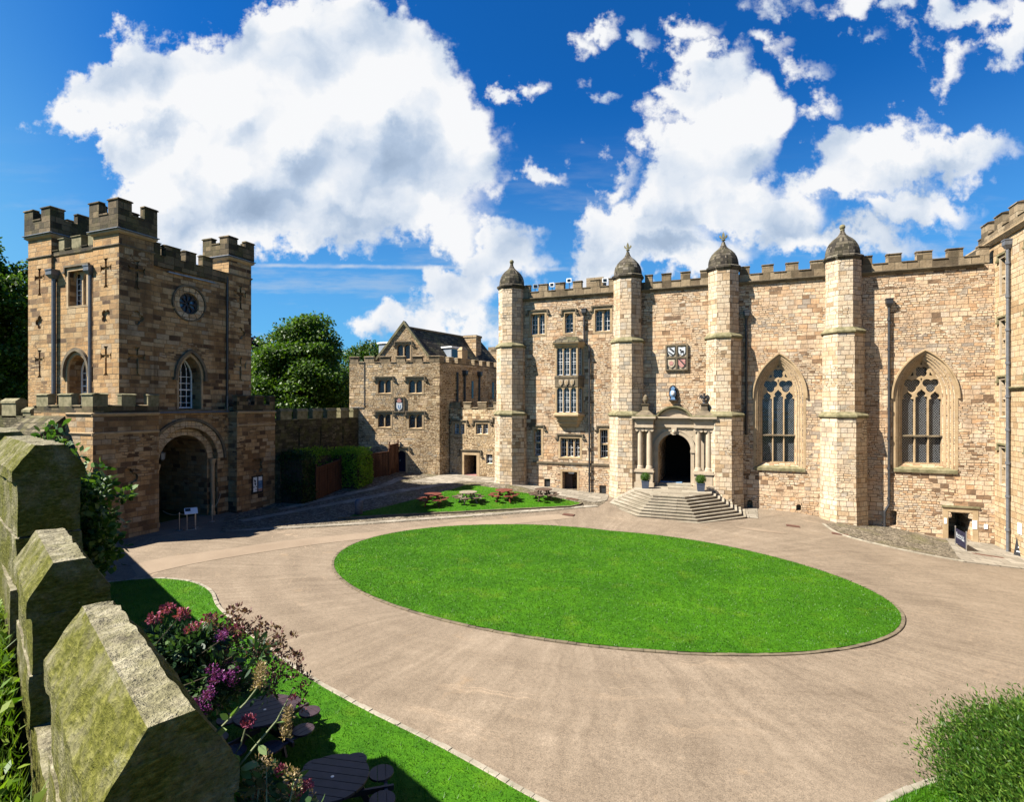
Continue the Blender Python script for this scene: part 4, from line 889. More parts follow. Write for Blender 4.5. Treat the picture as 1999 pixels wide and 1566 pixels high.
# upper tower
gc = MB(); tw = MB(); tw.box(-38.33, GT_ - .12, GQ_ + .12, 27.68, 5.2, 15.62)
def lancet(fr, a0, a1, b0, spring, apex, root, cut, depth, hd=True, rows=6):
    o = pointed(a0, a1, b0, spring, apex, 10); cut.fprism(fr, o, -depth - .15, .3)
    m = MB(); m.fring(fr, pointed(a0 - .12, a1 + .12, b0, spring, apex + .16, 10), pointed(a0 + .002, a1 - .002, b0, spring, apex - .003, 10), -.10, .012, closed=False)
    w = m.build('lancet_window', M['trim'], root)
    i0 = pointed(a0 + .004, a1 - .004, b0 + .05, spring, apex - .004, 10); i1 = pointed(a0 + .08, a1 - .08, b0 + .13, spring, apex - .12, 10)
    s = MB(); s.fring(fr, i0, i1, -depth - .02, -depth + .05)
    W = a1 - a0; n = 4 if W > 1.2 else 3
    for i in range(1, n):
        a = a0 + W*i/n; tp = spring + (apex - spring)*.25; s.fbox(fr, a - .018, a + .018, b0 + .1, tp, -depth - .01, -depth + .03)
    for j in range(1, rows):
        b = b0 + (spring - b0)*j/(rows - 1); t = .035 if j == rows // 2 else .018
        if j < rows: s.fbox(fr, a0 + .05, a1 - .05, b - t, b + t, -depth - .012, -depth + .028)
    # interlaced glazing bars in the head
    r = W * .98
    for i in range(1, n):
        a = a0 + W*i/n
        for sg in (-1, 1):
            pts = []
            for k in range(7):
                th = k*.115; x = a + sg*(r - r*math.cos(th)); y = spring + (apex - spring)*.22 + r*math.sin(th)
                if inside((x, y), i1): pts.append(fr.pt(x, y, -depth + .005))
            if len(pts) > 2: s.tube(pts, .017, 4)
    s.build('sash', M['white'], w); MB().fprism(fr, i0, -depth - .10, -depth - .05).build('pane', M['glass'], w)
    if hd:
        h = MB(); h.fring(fr, pointed(a0 - .32, a1 + .32, spring - .15, spring, apex + .40, 10), pointed(a0 - .16, a1 + .16, spring - .15, spring, apex + .20, 10), -.03, .16, closed=False)
        for a in (a0 - .32, a1 + .16): h.fbox(fr, a - .08 if a < a0 else a, a + .16 if a < a0 else a + .24, spring - .26, spring - .152, -.02, .16)
        h.build('hood_mould', M['trimdark'], w)
    return w
lancet(TR, 22.62, 24.10, 6.75, 8.75, 10.0, gate, gc, .85)
lancet(TF, -34.95, -33.15, 7.0, 8.85, 9.85, gate, gc, .75)
mullioned(TF, -34.85, -33.22, 12.62, 14.62, 2, gate, gc, depth=.42, nx=2, ny=6)
gc.fprism(TR, arc(23.28, 13.2, .64, .64, 0, 352, 44), -.4, .3)
for zz0, zz1 in ((13.45, 15.0), (8.62, 10.22)):
    pass
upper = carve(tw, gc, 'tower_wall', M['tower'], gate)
# rose window
rw = MB(); nv = 12
for k in range(nv):
    t0, t1 = 2*math.pi*(k + .03)/nv, 2*math.pi*(k + .97)/nv
    rw.fprism(TR, [(23.28 + r*math.cos(t), 13.2 + r*math.sin(t)) for r, t in ((.66, t0), (.66, (t0+t1)/2), (.66, t1), (1.0, t1), (1.0, (t0+t1)/2), (1.0, t0))], -.06, .022 + R.uniform(0, .012))
rose = rw.build('rose_window', M['keep'], gate)
rw = MB(); rw.fring(TR, arc(23.28, 13.2, 1.12, 1.12, -20, 200, 30), arc(23.28, 13.2, 1.02, 1.02, -20, 200, 30), -.03, .10, closed=False); rw.fring(TR, arc(23.28, 13.2, 1.10, 1.10, 205, 335, 20), arc(23.28, 13.2, 1.02, 1.02, 205, 335, 20), -.03, .07, closed=False); rw.build('hood_ring', M['trimdark'], rose)
pl = MB(); pl.fprism(TR, arc(23.28, 13.2, .638, .638, 0, 352, 44), -.24, -.12); ct = MB(); ct.fprism(TR, arc(23.28, 13.2, .10, .10, 0, 345, 20), -.4, .1)
for k in range(8):
    a = math.pi/4*k + math.pi/8; ca, sa = math.cos(a), math.sin(a)
    pts = []
    for r, w in ((.15, .02), (.22, .05), (.34, .095), (.44, .11), (.51, .085), (.545, .03), (.545, -.03), (.51, -.085), (.44, -.11), (.34, -.095), (.22, -.05), (.15, -.02)): pts.append((23.28 + r*ca - w*sa, 13.2 + r*sa + w*ca))
    if k == 4: wp = pts
    ct.fprism(TR, pts, -.4, .1)
carve(pl, ct, 'tracery', M['cblack'], rose); MB().fprism(TR, arc(23.28, 13.2, .62, .62, 0, 350, 36), -.32, -.26).build('pane', M['glassblue'], rose)
# corner turrets with arrow slits
def gturret(p0, p1, q0, q1, top, corn, front, side):
    ct = MB(); sh = MB(); sh.box(p0, p1, q0, q1, 5.2, corn)
    pc, qc = (p0 + p1)/2, (q0 + q1)/2
    F = Fr((0, q0, 0), (0, -1, 0)); S = Fr((p1, 0, 0), (1, 0, 0))
    for fr, ac, on in ((F, pc, front), (S, qc, side)):
        if not on: continue
        for z0, z1 in ((13.42, 15.02), (8.62, 10.22)): ct.fprism(fr, slit_cross(fr, ac, z0, z1, .17, .46, .11), -.36, .2)
        ct.fprism(fr, foil(ac, 11.85, .40, 4, 90 if on == 1 else 45, k=.54, lobe=.46), -.3, .2)
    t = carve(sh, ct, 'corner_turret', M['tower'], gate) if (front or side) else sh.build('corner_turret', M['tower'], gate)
    def band(z0, z1, e0, e1, mat, nm):
        k = MB(); k.loft([[(p0 - e, q0 - e, z), (p1 + e, q0 - e, z), (p1 + e, q1 + e, z), (p0 - e, q1 + e, z)] for z, e in ((z0, e0*.2), (z0 + (z1-z0)*.6, e1), (z1, e1), (z1 + .03, e0))]); k.build(nm, mat, t)
    band(15.58, 15.70, .02, .07, M['trimdark'], 'string_course'); band(corn - .22, corn - .06, .10, .15, M['trim'], 'cornice'); band(corn - .055, corn + .02, .16, .22, M['lead'], 'lead_flashing')
    e = .13; P0, P1, Q0, Q1 = p0 - e, p1 + e, q0 - e, q1 + e; sill = corn + .82; th = .36
    k = MB(); k.box(P0, P1, Q0, Q0 + th, corn, sill); k.box(P0, P1, Q1 - th, Q1, corn, sill); k.box(P0, P0 + th, Q0 + th, Q1 - th, corn, sill); k.box(P1 - th, P1, Q0 + th, Q1 - th, corn, sill); pp = k.build('parapet', M['parapet'], t)
    cw, cd = (P1 - P0)*.34, (Q1 - Q0)*.34
    for sx in (0, 1):
        for sy in (0, 1):
            k = MB(); x0, x1 = (P0 + .002, P0 + cw) if sx == 0 else (P1 - cw, P1 - .002); y0, y1 = (Q0 + .002, Q0 + cd) if sy == 0 else (Q1 - cd, Q1 - .002)
            xi0, xi1 = (x0, x0 + th) if sx == 0 else (x1 - th, x1); yi0, yi1 = (y0, y0 + th) if sy == 0 else (y1 - th, y1)
            L = [(x0, y0), (x1, y0), (x1, y1), (x0, y1)]
            if (sx, sy) == (0, 0): L = [(x0, y0), (x1, y0), (x1, yi1), (xi1, yi1), (xi1, y1), (x0, y1)]
            if (sx, sy) == (1, 0): L = [(x0, y0), (x1, y0), (x1, y1), (xi0, y1), (xi0, yi1), (x0, yi1)]
            if (sx, sy) == (1, 1): L = [(xi0, y0), (x1, y0), (x1, y1), (x0, y1), (x0, yi0), (xi0, yi0)]
            if (sx, sy) == (0, 1): L = [(x0, y0), (xi1, y0), (xi1, yi0), (x1, yi0), (x1, y1), (x0, y1)]
            k.prism(L, sill - .002, top - .10)
            cx, cy = (x0+x1)/2, (y0+y1)/2
            Lo = [(x + (.05 if x > cx else -.05), y + (.05 if y > cy else -.05)) for x, y in L]
            k.loft([[(x, y, top - .10) for x, y in Lo], [(x, y, top - .05) for x, y in Lo], [(x*.98 + cx*.02, y*.98 + cy*.02, top) for x, y in L]])
            k.build('merlon', M['parapet'], pp)
    k = MB(); k.box(P0 + cw, P1 - cw, Q0 - .04, Q0 + th + .03, sill, sill + .08); k.box(P1 - th - .03, P1 + .04, Q0 + cd, Q1 - cd, sill, sill + .08); k.build('crenel_coping', M['parapet'], pp)
    return t
gturret(-32.45, GT_, GQ_, 21.0, 18.15, 16.50, 2, 1)
gturret(GT_ - 2.1, GT_, 26.0, 27.80, 18.13, 16.80, 0, 1)
gturret(-38.45, -36.22, GQ_, 21.0, 18.50, 16.95, 1, 0)
gturret(-38.45, -36.3, 26.0, 27.80, 18.1, 16.80, 0, 0)
tm_ = [(TRt.px(u0, 480)[0], TRt.px(u1, 480)[0]) for u0, u1 in ((299, 314), (320, 353), (357.5, 383.5), (391, 416))]
tm_ = [(21.05, tm_[0][1]), (tm_[1][0] + .15, tm_[1][1]), (tm_[2][0] + .2, tm_[2][1]), (tm_[3][0] + .2, tm_[3][1])]
crenel_strip(TR.off(.10), tm_, 15.0, 15.72, 16.40, .42, gate, M['parapet'], M['parapet'], 21.0, 26.0)
fm_ = [(TFt.px(u0, 480)[0], TFt.px(u1, 480)[0]) for u0, u1 in ((112, 122.6), (137, 155.4), (169, 182))]
crenel_strip(TF.off(.05), fm_, 15.62, 16.0, 16.62, .40, gate, M['parapet'], M['mouldmoss'], -36.2, -32.45)
MB().fbox(TR, 21.9, 25.0, 14.78, 14.86, -.02, .12).build('string_course', M['lead'], gate)
MB().box(-38.0, -30.8, 19.5, 27.3, 15.3, 15.7).build('tower_roof', M['lead'], gate)
P = lambda fr, a, z, d: tuple(fr.pt(a, z, d))
downpipe([P(TF, -35.95, 14.6, .14), P(TF, -35.95, 7.1, .14)], .115, gate, M['greypipe'], brackets=False)
downpipe([P(TF, -32.72, 14.55, .12), P(TF, -32.72, 7.1, .12)], .095, gate, M['greypipe'], brackets=False)
downpipe([P(TR, 25.92, 15.4, .07), P(TR, 25.92, 6.8, .07)], .06, gate, M['pipe'], head=False, brackets=False)
# poster case on the right-hand wing
nb_ = thing('notice_board', RFc.pt(27.0, 1.6, .03), 'dark glazed notice board with two colourful posters, fixed on the gatehouse wall beside the hedge', 'notice board')
a0, b1 = RFc.px(491, 930); a1, b0 = RFc.px(512.5, 961)
bd = MB(); bd.fbox(RFc, a0, a1, b0, b1, .0, .06); bd.build('case', M['flatblack'], nb_)
for i in range(2):
    x0 = a0 + (a1-a0)*(.10 + .46*i); x1 = x0 + (a1-a0)*.34; k = MB(); k.fbox(RFc, x0, x1, b0 + .12, b1 - .10, .062, .066); po = k.build('poster', M['paper'], nb_)
    k = MB(); H = b1 - b0
    if i == 0:
        for j in range(9): xx = R.uniform(x0, x1 - .1); zz = b0 + .18 + R.random()*(H - .45); k.fbox(RFc, xx, xx + R.uniform(.05, .12), zz, zz + R.uniform(.05, .12), .067, .069)
        k.build('poster_print', M['cblack'], po)
    else:
        k.fbox(RFc, x0, x1, b0 + .30, b0 + .78*H - .1, .067, .069); k.build('poster_print', M['cblue'], po)
        k = MB(); k.fbox(RFc, x0, x1, b0 + .13, b0 + .28, .067, .069); k.build('poster_print', M['cred'], po)
# wall running west of the gatehouse, behind the near parapet
wst = thing('castle_wall', (-42, 18, 0), 'rough castle wall with one mossy merlon, abutting the left side of the gatehouse', 'wall')
wf = Fr((0, 17.6, 0), (0, -1, 0))
MB().box(-60, -34.0, 17.6, 18.8, -1, 6.4).build('wall_face', M['curtain'], wst)
for a0, a1 in ((-37.9, -36.55), (-35.9, -35.2), (-40.4, -38.8), (-43, -41.4)): 
    k = MB(); k.fbox(wf, a0, a1, 6.3, 7.1 if a0 != -35.9 else 6.6, -.5, 0); slope_cap(k, wf, a0 - .04, a1 + .04, 7.1 if a0 != -35.9 else 6.6, .28, .5, .05); k.build('merlon', M['mouldmoss'], wst)
# ================================================================== CURTAIN WALL
cw = thing('curtain_wall', (-29.4, 33.5, .5), 'dark battlemented curtain wall linking the gatehouse to the gabled lodge', 'wall')
CF = Fr((-29.2, 0, 0), (1, 0, 0)); cc = MB()
for q in (31.1, 33.4, 36.0): cc.fbox(CF, q - .06, q + .06, 3.9, 5.3, -.4, .2)
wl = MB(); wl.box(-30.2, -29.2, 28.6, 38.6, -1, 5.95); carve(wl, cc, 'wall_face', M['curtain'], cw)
k = MB(); k.loft([[CF.pt(a, z, d) for d, z in ((-.05, -.5), (.45, -.5), (.45, 2.9), (-.05, 3.4))] for a in (28.8, 38.3)]); k.build('battered_plinth', M['curtain'], cw)
for i in range(6):
    a0 = 29.32 + 1.6*i; k = MB(); k.fbox(CF, a0, a0 + 1.06, 5.90, 6.50, -.42, -.003)
    prof = [(-.47, 6.5), (.05, 6.5), (.05, 6.56), (-.06, 6.76), (-.36, 6.76), (-.47, 6.56)]
    k.loft([[CF.pt(a, z, d) for d, z in prof] for a in (a0 - .03, a0 + 1.09)]); k.build('merlon', M['mouldmoss'], cw)
    if i < 5: MB().fbox(CF, a0 + 1.07, a0 + 1.59, 5.90, 5.98, -.5, .05).build('crenel_coping', M['mouldmoss'], cw)
# ================================================================== GABLED LODGE
L0 = Vector((-30.0, 37.82, 0)); C0 = Vector((-22.32, 39.82, 0)); SD = Vector((.19, .982, 0)).normalized()
FU = (C0 - L0).normalized(); LFr = Fr(L0, FU.cross(Z3)); SFr = Fr(C0, SD.cross(Z3)); LL = (C0 - L0).length
lodge = thing('lodge', (-25.5, 42, 1), 'gabled rubble stone lodge with a stepped battlemented front and a slate roof', 'house')
lc = MB()
def lrect(u0, u1, v0, v1): 
    a0, b1 = LFr.px(u0, v0); a1, b0 = LFr.px(u1, v1); return a0, a1, b0, b1
for r in ((737.8, 763, 742, 768.5), (797.5, 824, 742, 768.5), (737.8, 762.5, 809, 835), (798, 824, 809.5, 837)):
    a0, a1, b0, b1 = lrect(*r); mullioned(LFr, a0, a1, b0, b1, 2, lodge, lc, depth=.24, style='lead', trim='trim')
a0, a1, b0, b1 = lrect(774, 792, 880, 923); b0 -= .3
o = [(a0, b0), (a1, b0), (a1, b1 - .35)] + arc((a0+a1)/2, b1 - .35, (a1-a0)/2, .35, 0, 180, 10)[1:]
lc.fprism(LFr, o, -.9, .3)
dr = MB(); ou = [(a0 - .18, b0), (a0 - .18, b1 + .14), (a1 + .18, b1 + .14), (a1 + .18, b0)]
dr.fring(LFr, [(a0 - .2, b0)] + [(a0 - .2, b1 - .35)] + arc((a0+a1)/2, b1 - .3, (a1-a0)/2 + .2, .5, 180, 0, 10)[1:-1] + [(a1 + .2, b1 - .35), (a1 + .2, b0)], [(a0, b0), (a0, b1 - .35)] + arc((a0+a1)/2, b1 - .35, (a1-a0)/2, .35, 180, 0, 10)[1:-1] + [(a1, b1 - .35), (a1, b0)], -.06, .02, closed=False)
dro = dr.build('doorway', M['trim'], lodge); hood(LFr, a0 - .34, a1 + .36, b1 + .36, .40, dro, M['trimdark'])
k = MB(); k.fprism(LFr, [(x, y) for x, y in o], -.62, -.55); dl = k.build('door_leaf', M['navy'], dro); MB().fbox(LFr, a0 + .12, a0 + .18, b0 + 1.2, b0 + 1.35, -.55, -.50).build('door_handle', M['steel'], dl)
lb = MB(); q = [L0, C0, C0 + SD*14, L0 + SD*14]; lb.prism([(p.x, p.y) for p in q], -1.5, 10.55)
carve(lb, lc, 'wall', M['lodge'], lodge)
def edges(fr, prs): return [(fr.px(u0, 700)[0], fr.px(u1, 700)[0]) for u0, u1 in prs]
e = edges(LFr, ((682, 699), (711, 730.3), (741, 761), (772.5, 790.5), (804.5, 824), (837, 857.5)))
crenel_strip(LFr, [(max(.01, a), min(b, LL - .01)) for a, b in e], 10.55, 10.72, 11.18, .36, lodge, M['hallpar'], M['hallpar'], 0.01, LL - .01)
sm = [(.0 + .01, .6)] + [(1.25 + 1.22*i, 1.25 + 1.22*i + .66) for i in range(10)]
crenel_strip(SFr, sm, 10.55, 10.72, 11.18, .36, lodge, M['hallpar'], M['hallpar'], .01, 13.8)
k = MB(); k.fbox(SFr, 3.1, 3.9, 10.6, 11.9, -.5, -.02); k.loft([[SFr.pt(3.05, 11.9, d) for d in (0,)] + [SFr.pt(3.95, 11.9, 0), SFr.pt(3.95, 11.9, -.55), SFr.pt(3.05, 11.9, -.55)], [SFr.pt(3.3, 12.2, -.15), SFr.pt(3.7, 12.2, -.15), SFr.pt(3.7, 12.2, -.4), SFr.pt(3.3, 12.2, -.4)]]); k.build('chimney_stub', M['trim'], lodge)
# gable with window, steep slate roof behind
GD = -.95; GFr = LFr.off(GD); ga = GFr.px(788.4, 631); gl = GFr.px(731, 703); gr = GFr.px(838, 694)
gcut = MB(); wa0, wb1 = GFr.px(775, 672.5); wa1, wb0 = GFr.px(800.5, 697)
mullioned(GFr, wa0, wa1, wb0 - .25, wb1, 2, lodge, gcut, depth=.2, style='lead', surround=.12)
gb = MB(); gb.fprism(GFr, [(gl[0], 10.2), (gr[0], 10.2), (gr[0], gr[1]), ga, (gl[0], gl[1])], -.45, 0); carve(gb, gcut, 'gable', M['lodge'], lodge)
k = MB(); n1 = [(gl[0] - .12, gl[1] - .15), (ga[0], ga[1] + .22), (gr[0] + .12, gr[1] - .15), (gr[0] - .10, gr[1] - .15), (ga[0], ga[1] - .08), (gl[0] + .10, gl[1] - .15)]
k.fprism(GFr, n1[:2] + n1[4:], -.55, .10); k.fprism(GFr, [n1[1], n1[2], n1[3], n1[4]], -.55, .10); k.build('gable_coping', M['mouldmoss'], lodge)
rl = [GFr.pt(gl[0] - .25, gl[1] - .35, -.4), GFr.pt(ga[0], ga[1] - .28, -.4), GFr.pt(gr[0] + .45, gr[1] - .75, -.4)]
rb = [p + SD*11.0 for p in rl]
k = MB(); up = Vector((0, 0, .18)); k.loft([[rl[0], rl[1], rl[2], rl[2] - up, rl[1] - up*2, rl[0] - up], [rb[0], rb[1], rb[2], rb[2] - up, rb[1] - up*2, rb[0] - up]]); roof = k.build('roof', M['slate'], lodge)
k = MB(); k.tube([rl[1] + Vector((0,0,.02)), rb[1] + Vector((0,0,.02))], .10, 8); k.build('ridge', M['trimdark'], roof)
# lead-clad dormers either side
def dormer(fr_pt, w, h, dep, dirv):
    k = MB(); U = SD; V = dirv.normalized(); b = fr_pt
    k.loft([[b, b + U*w, b + U*w + Z3*h, b + Z3*h], [b - V*dep, b + U*w - V*dep, b + U*w - V*dep + Z3*h, b - V*dep + Z3*h]]); d = k.build('dormer', M['leadblue'], lodge)
    k = MB(); k.loft([[b + V*.12 - U*.12 + Z3*h, b + U*(w+.12) + V*.12 + Z3*h, b + U*(w+.12) + V*.12 + Z3*(h+.12), b + V*.12 - U*.12 + Z3*(h+.12)], [p - V*(dep+.1) for p in (b - U*.12 + Z3*h, b + U*(w+.12) + Z3*h, b + U*(w+.12) + Z3*(h+.12), b - U*.12 + Z3*(h+.12))]]); k.build('dormer_roof', M['white'], d)
    k = MB(); k.loft([[b + U*.12 + V*.01 + Z3*.15, b + U*(w-.12) + V*.01 + Z3*.15, b + U*(w-.12) + V*.01 + Z3*(h-.12), b + U*.12 + V*.01 + Z3*(h-.12)], [b + U*.12 - V*.03 + Z3*.15, b + U*(w-.12) - V*.03 + Z3*.15, b + U*(w-.12) - V*.03 + Z3*(h-.12), b + U*.12 - V*.03 + Z3*(h-.12)]]); k.build('pane', M['glassdark'], d)
RV = SD.cross(Z3)
rp = rl[1]*.18 + rl[2]*.82
dormer(rp + SD*2.6 + RV*.25, 1.0, 1.10, 1.8, RV)
lp = GFr.pt(*LFr.px(733, 703), -.6) 
aL, zL = GFr.px(728, 703); dormer(GFr.pt(aL, 10.75, -1.4), 1.7, 1.75, 1.9, -RV)
# end stack of the lodge roof
ce = cam2w(-3.85, 54.0); k = MB(); k.box(ce.x - .75, ce.x + .55, ce.y - .6, ce.y + .6, 9.5, 13.75); k.box(ce.x - .82, ce.x + .62, ce.y - .67, ce.y + .67, 13.75, 13.95)
k.loft([[(ce.x - .75, ce.y + yy, z) for z in (11.5, 13.6)] + [(ce.x - 3.2, ce.y + yy, 13.7), (ce.x - 2.6, ce.y + yy, 11.5)] for yy in (-.2, .2)]); k.build('chimney_stack', M['keep'], lodge)
for a, z0 in ((3.35, 6.9), (5.55, 6.9), (2.3, 6.9)):
    downpipe([tuple(SFr.pt(a, 9.9, .13)), tuple(SFr.pt(a, z0, .13))], .085, lodge, M['pipe'], head=a != 2.3, brackets=False)
for a in (4.6, 7.9): k = MB(); k.fbox(SFr, a - .14, a + .14, 7.6, 9.2, -.02, .03); k.build('slit_window', M['glassdark'], lodge)
# carved arms over the lodge door
a0, a1, b0, b1 = lrect(769.7, 790.4, 775, 805)
k = MB(); k.fring(LFr, [(a0, b0), (a1, b0), (a1, b1), (a0, b1)], [(a0 + .10, b0 + .08), (a1 - .10, b0 + .08), (a1 - .10, b1 - .10), (a0 + .10, b1 - .10)], -.03, .12); arms = k.build('arms_panel', M['trimdark'], lodge)
MB().fbox(LFr, a0 + .1, a1 - .1, b0 + .08, b1 - .10, -.02, .02).build('panel_back', M['trimpale'], arms)
cx = (a0 + a1)/2; k = MB(); k.fprism(LFr, shield_pts(cx, b0 + .48, .50, .66), .022, .09); k.build('painted_shield', M['cwhite'], arms)
k = MB(); k.fprism(LFr, [(cx - .12, b0 + .62), (cx - .12, b0 + .38), (cx, b0 + .26), (cx + .12, b0 + .38), (cx + .12, b0 + .62), (cx + .05, b0 + .62), (cx + .05, b0 + .40), (cx, b0 + .35), (cx - .05, b0 + .40), (cx - .05, b0 + .62)], .088, .10); k.build('shield_charge', M['cblue'], arms)
k = MB(); k.fprism(LFr, [(cx - .16, b0 + .84), (cx + .16, b0 + .84), (cx + .20, b0 + 1.0), (cx, b0 + 1.24), (cx - .20, b0 + 1.0)], .022, .11); k.build('mitre', M['cred'], arms)
k = MB()
for sg in (-1, 1): k.tube([LFr.pt(cx + sg*.14, b0 + 1.05, .06), LFr.pt(cx + sg*.28, b0 + 1.0, .06), LFr.pt(cx + sg*.33, b0 + .75, .06), LFr.pt(cx + sg*.26, b0 + .6, .06)], .03, 6)
k.build('mantling', M['cblack'], arms)
# cable on the lodge front
MB().tube([LFr.pt(*LFr.px(711, 706), .03), LFr.pt(*LFr.px(711, 793), .03), LFr.pt(*LFr.px(709.5, 796), .03), LFr.pt(*LFr.px(684, 795.5), .03)], .022, 6).build('conduit', M['greypipe'], lodge)
# ================================================================== LINK RANGE
KF = Fr((0, 41.0, 0), (0, -1, 0)); lk = thing('link_range', (-18.7, 42, 1), 'low battlemented range squeezed between the gabled lodge and the first domed turret', 'building')
kc = MB()
def krect(u0, u1, v0, v1): a0, b1 = KF.px(u0, v0); a1, b0 = KF.px(u1, v1); return a0, a1, b0, b1
a0, a1, b0, b1 = krect(886, 907, 827, 849); mullioned(KF, a0, a1, b0, b1, 2, lk, kc, depth=.2, arched=False, nx=3, ny=4)
a0, a1, b0, b1 = krect(929, 953, 827, 849); mullioned(KF, a0, a1, b0, b1, 2, lk, kc, depth=.22, nx=3, ny=4)
a0, a1, b0, b1 = krect(967.5, 985, 822, 849); mullioned(KF, a0, a1, b0, b1, 2, lk, kc, depth=.22, nx=3, ny=4)
a0, a1, b0, b1 = krect(949, 961.5, 887, 907); mullioned(KF, a0, a1, b0, b1, 1, lk, kc, depth=.12, arched=False, nx=2, ny=3, hoodm=False, surround=.06)
a0, a1, b0, b1 = krect(906, 930.5, 888, 930); b0 = .8
kd = plain_door(KF, a0, a1, b0, b1, lk, kc, depth=2.0, surround=.28); hood(KF, a0 - .42, a1 + .46, b1 + .46, .6, kd, M['trimdark'])
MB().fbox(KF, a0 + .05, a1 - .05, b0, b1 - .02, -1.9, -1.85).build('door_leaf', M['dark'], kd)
MB().fbox(KF, a0 - .05, a1 + .05, .7, 1.08, -1.9, -.02).build('red_doormat', M['cred'], kd)
k = MB(); k.prism([(-21.95, 41.0), (-15.0, 41.0), (-15.0, 47), (-20.9, 47)], -1, 6.62); carve(k, kc, 'wall', M['lodge'], lk)
e = [(KF.px(u0, 790)[0], KF.px(u1, 790)[0]) for u0, u1 in ((880, 898), (904.5, 919.5), (932.5, 949.5), (963, 985))]
crenel_strip(KF, e, 6.62, 6.80, 7.28, .36, lk, M['hallpar'], M['hallpar'], -21.6, -15.2)
MB().tube([KF.pt(-20.0, 5.0 - .1, .03), KF.pt(-18.0, 3.95, .03), KF.pt(-17.3, 3.9, .03)], .014, 5).build('cable', M['pipe'], lk) if False else None
# ================================================================== KEEP RANGE (right edge)
KR = Fr((14.55, 0, 0), (-1, 0, 0)); kr = thing('east_range', (18, 33, -1), 'tall ashlar range with stone-mullioned windows, at the right edge of the courtyard', 'castle building')
ec = MB()
def rz(v, u=1952): return KR.px(u, v)[1]
qa0, qa1 = -38.62, -37.92
for b0, b1, tr_ in ((rz(577), rz(506), .5), (rz(699), rz(627), .5), (rz(814), rz(742), .5), (rz(946), rz(874), .5)):
    for s in (0., 3.35, 6.7, 10.05):
        mullioned(KR, qa0 + s - (.0 if s == 0 else .35), qa1 + s + (.0 if s == 0 else .35), b0, b1, 2, kr, ec, depth=.26, style='lead', transom=tr_, trim='trimpale', arched=False, hmat='mouldmoss', surround=.10)
k = MB(); k.box(14.55, 26, 14, 46, -3, 16.35); carve(k, ec, 'wall', M['keep'], kr)
cornice(KR.off(.02), -46, -14, 16.62, .30, .22, kr, M['trim'])
e = [(KR.px(u0, 420, .18)[0], KR.px(u1, 420, .18)[0]) for u0, u1 in ((1946, 1965), (1965.5, 1984.5), (1985.5, 2003))]
w_ = .98; e = [(-40.6 + 1.72*i, -40.6 + 1.72*i + .95) for i in range(15)]
crenel_strip(KR.off(.18), e, 16.60, 17.10, 17.80, .45, kr, M['hallpar'], M['hallpar'], -41.0, -14.2)
cornice(KR, -38.0 + .35, -14, rz(755, 1975), .22, .16, kr, M['mouldmoss'], 'string_course')
a = KR.px(1973.5, 800)[0]; downpipe([tuple(KR.pt(a, 15.9, .14)), tuple(KR.pt(a, -1.2, .14))], .08, kr, M['greypipe'])
MB().fbox(KR, -36.6, -36.2, .15, .75, .02, .04).build('white_notice', M['paper'], kr)
# distant battlements glimpsed above the link
dk_ = thing('distant_battlements', cam2w(-2.2, 62), 'pale battlemented wall glimpsed above the link range, behind the lodge chimney', 'building')
c_ = cam2w(-2.2, 62); MB().box(c_.x - 3.2, c_.x + 6, c_.y, c_.y + 3, 2, 12.9).build('wall', M['keep'], dk_)
for i in range(4): MB().box(c_.x - 3.2 + 2.6*i, c_.x - 1.5 + 2.6*i, c_.y, c_.y + .6, 12.9, 13.7).build('merlon', M['hallpar'], dk_)
# ================================================================== GROUND
def sheet(name, xs, ys, zf, mat):
    X, Y = np.meshgrid(xs, ys); P = np.stack([X.ravel(), Y.ravel()], 1); Zv = zf(P)
    nx, ny = len(xs), len(ys); me = bpy.data.meshes.new(name)
    i = np.arange(nx*ny).reshape(ny, nx); F = np.stack([i[:-1,:-1], i[:-1,1:], i[1:,1:], i[1:,:-1]], -1).reshape(-1, 4)
    me.from_pydata(np.column_stack([P, Zv]).tolist(), [], F.tolist()); me.materials.append(mat); me.materials.append(M['earth']); me.polygons.foreach_set('use_smooth', [True]*len(me.polygons))
    cx = P[F].mean(1); far = (cx[:, 0] < -31) | (cx[:, 0] > 20) | (cx[:, 1] > 47) | (cx[:, 1] < -13); me.polygons.foreach_set('material_index', far.astype(np.int32)); me.update()
    return link(name, me)
xs = np.concatenate([[-600, -300, -150, -90, -60], np.arange(-45, 26, .3), [40, 70, 120, 300, 600]]); ys = np.concatenate([[-400, -150, -60, -30], np.arange(-14, 49, .3), [60, 80, 120, 250, 500, 900]])
def zg(P):
    z = np.zeros(len(P)); B = 6000
    for k in range(0, len(P), B): z[k:k+B] = gzv(P[k:k+B])
    return z
tag(sheet('ground', xs, ys, zg, M['road']), 'tan gravel courtyard surface sweeping round the oval lawn', None, None, 'structure')
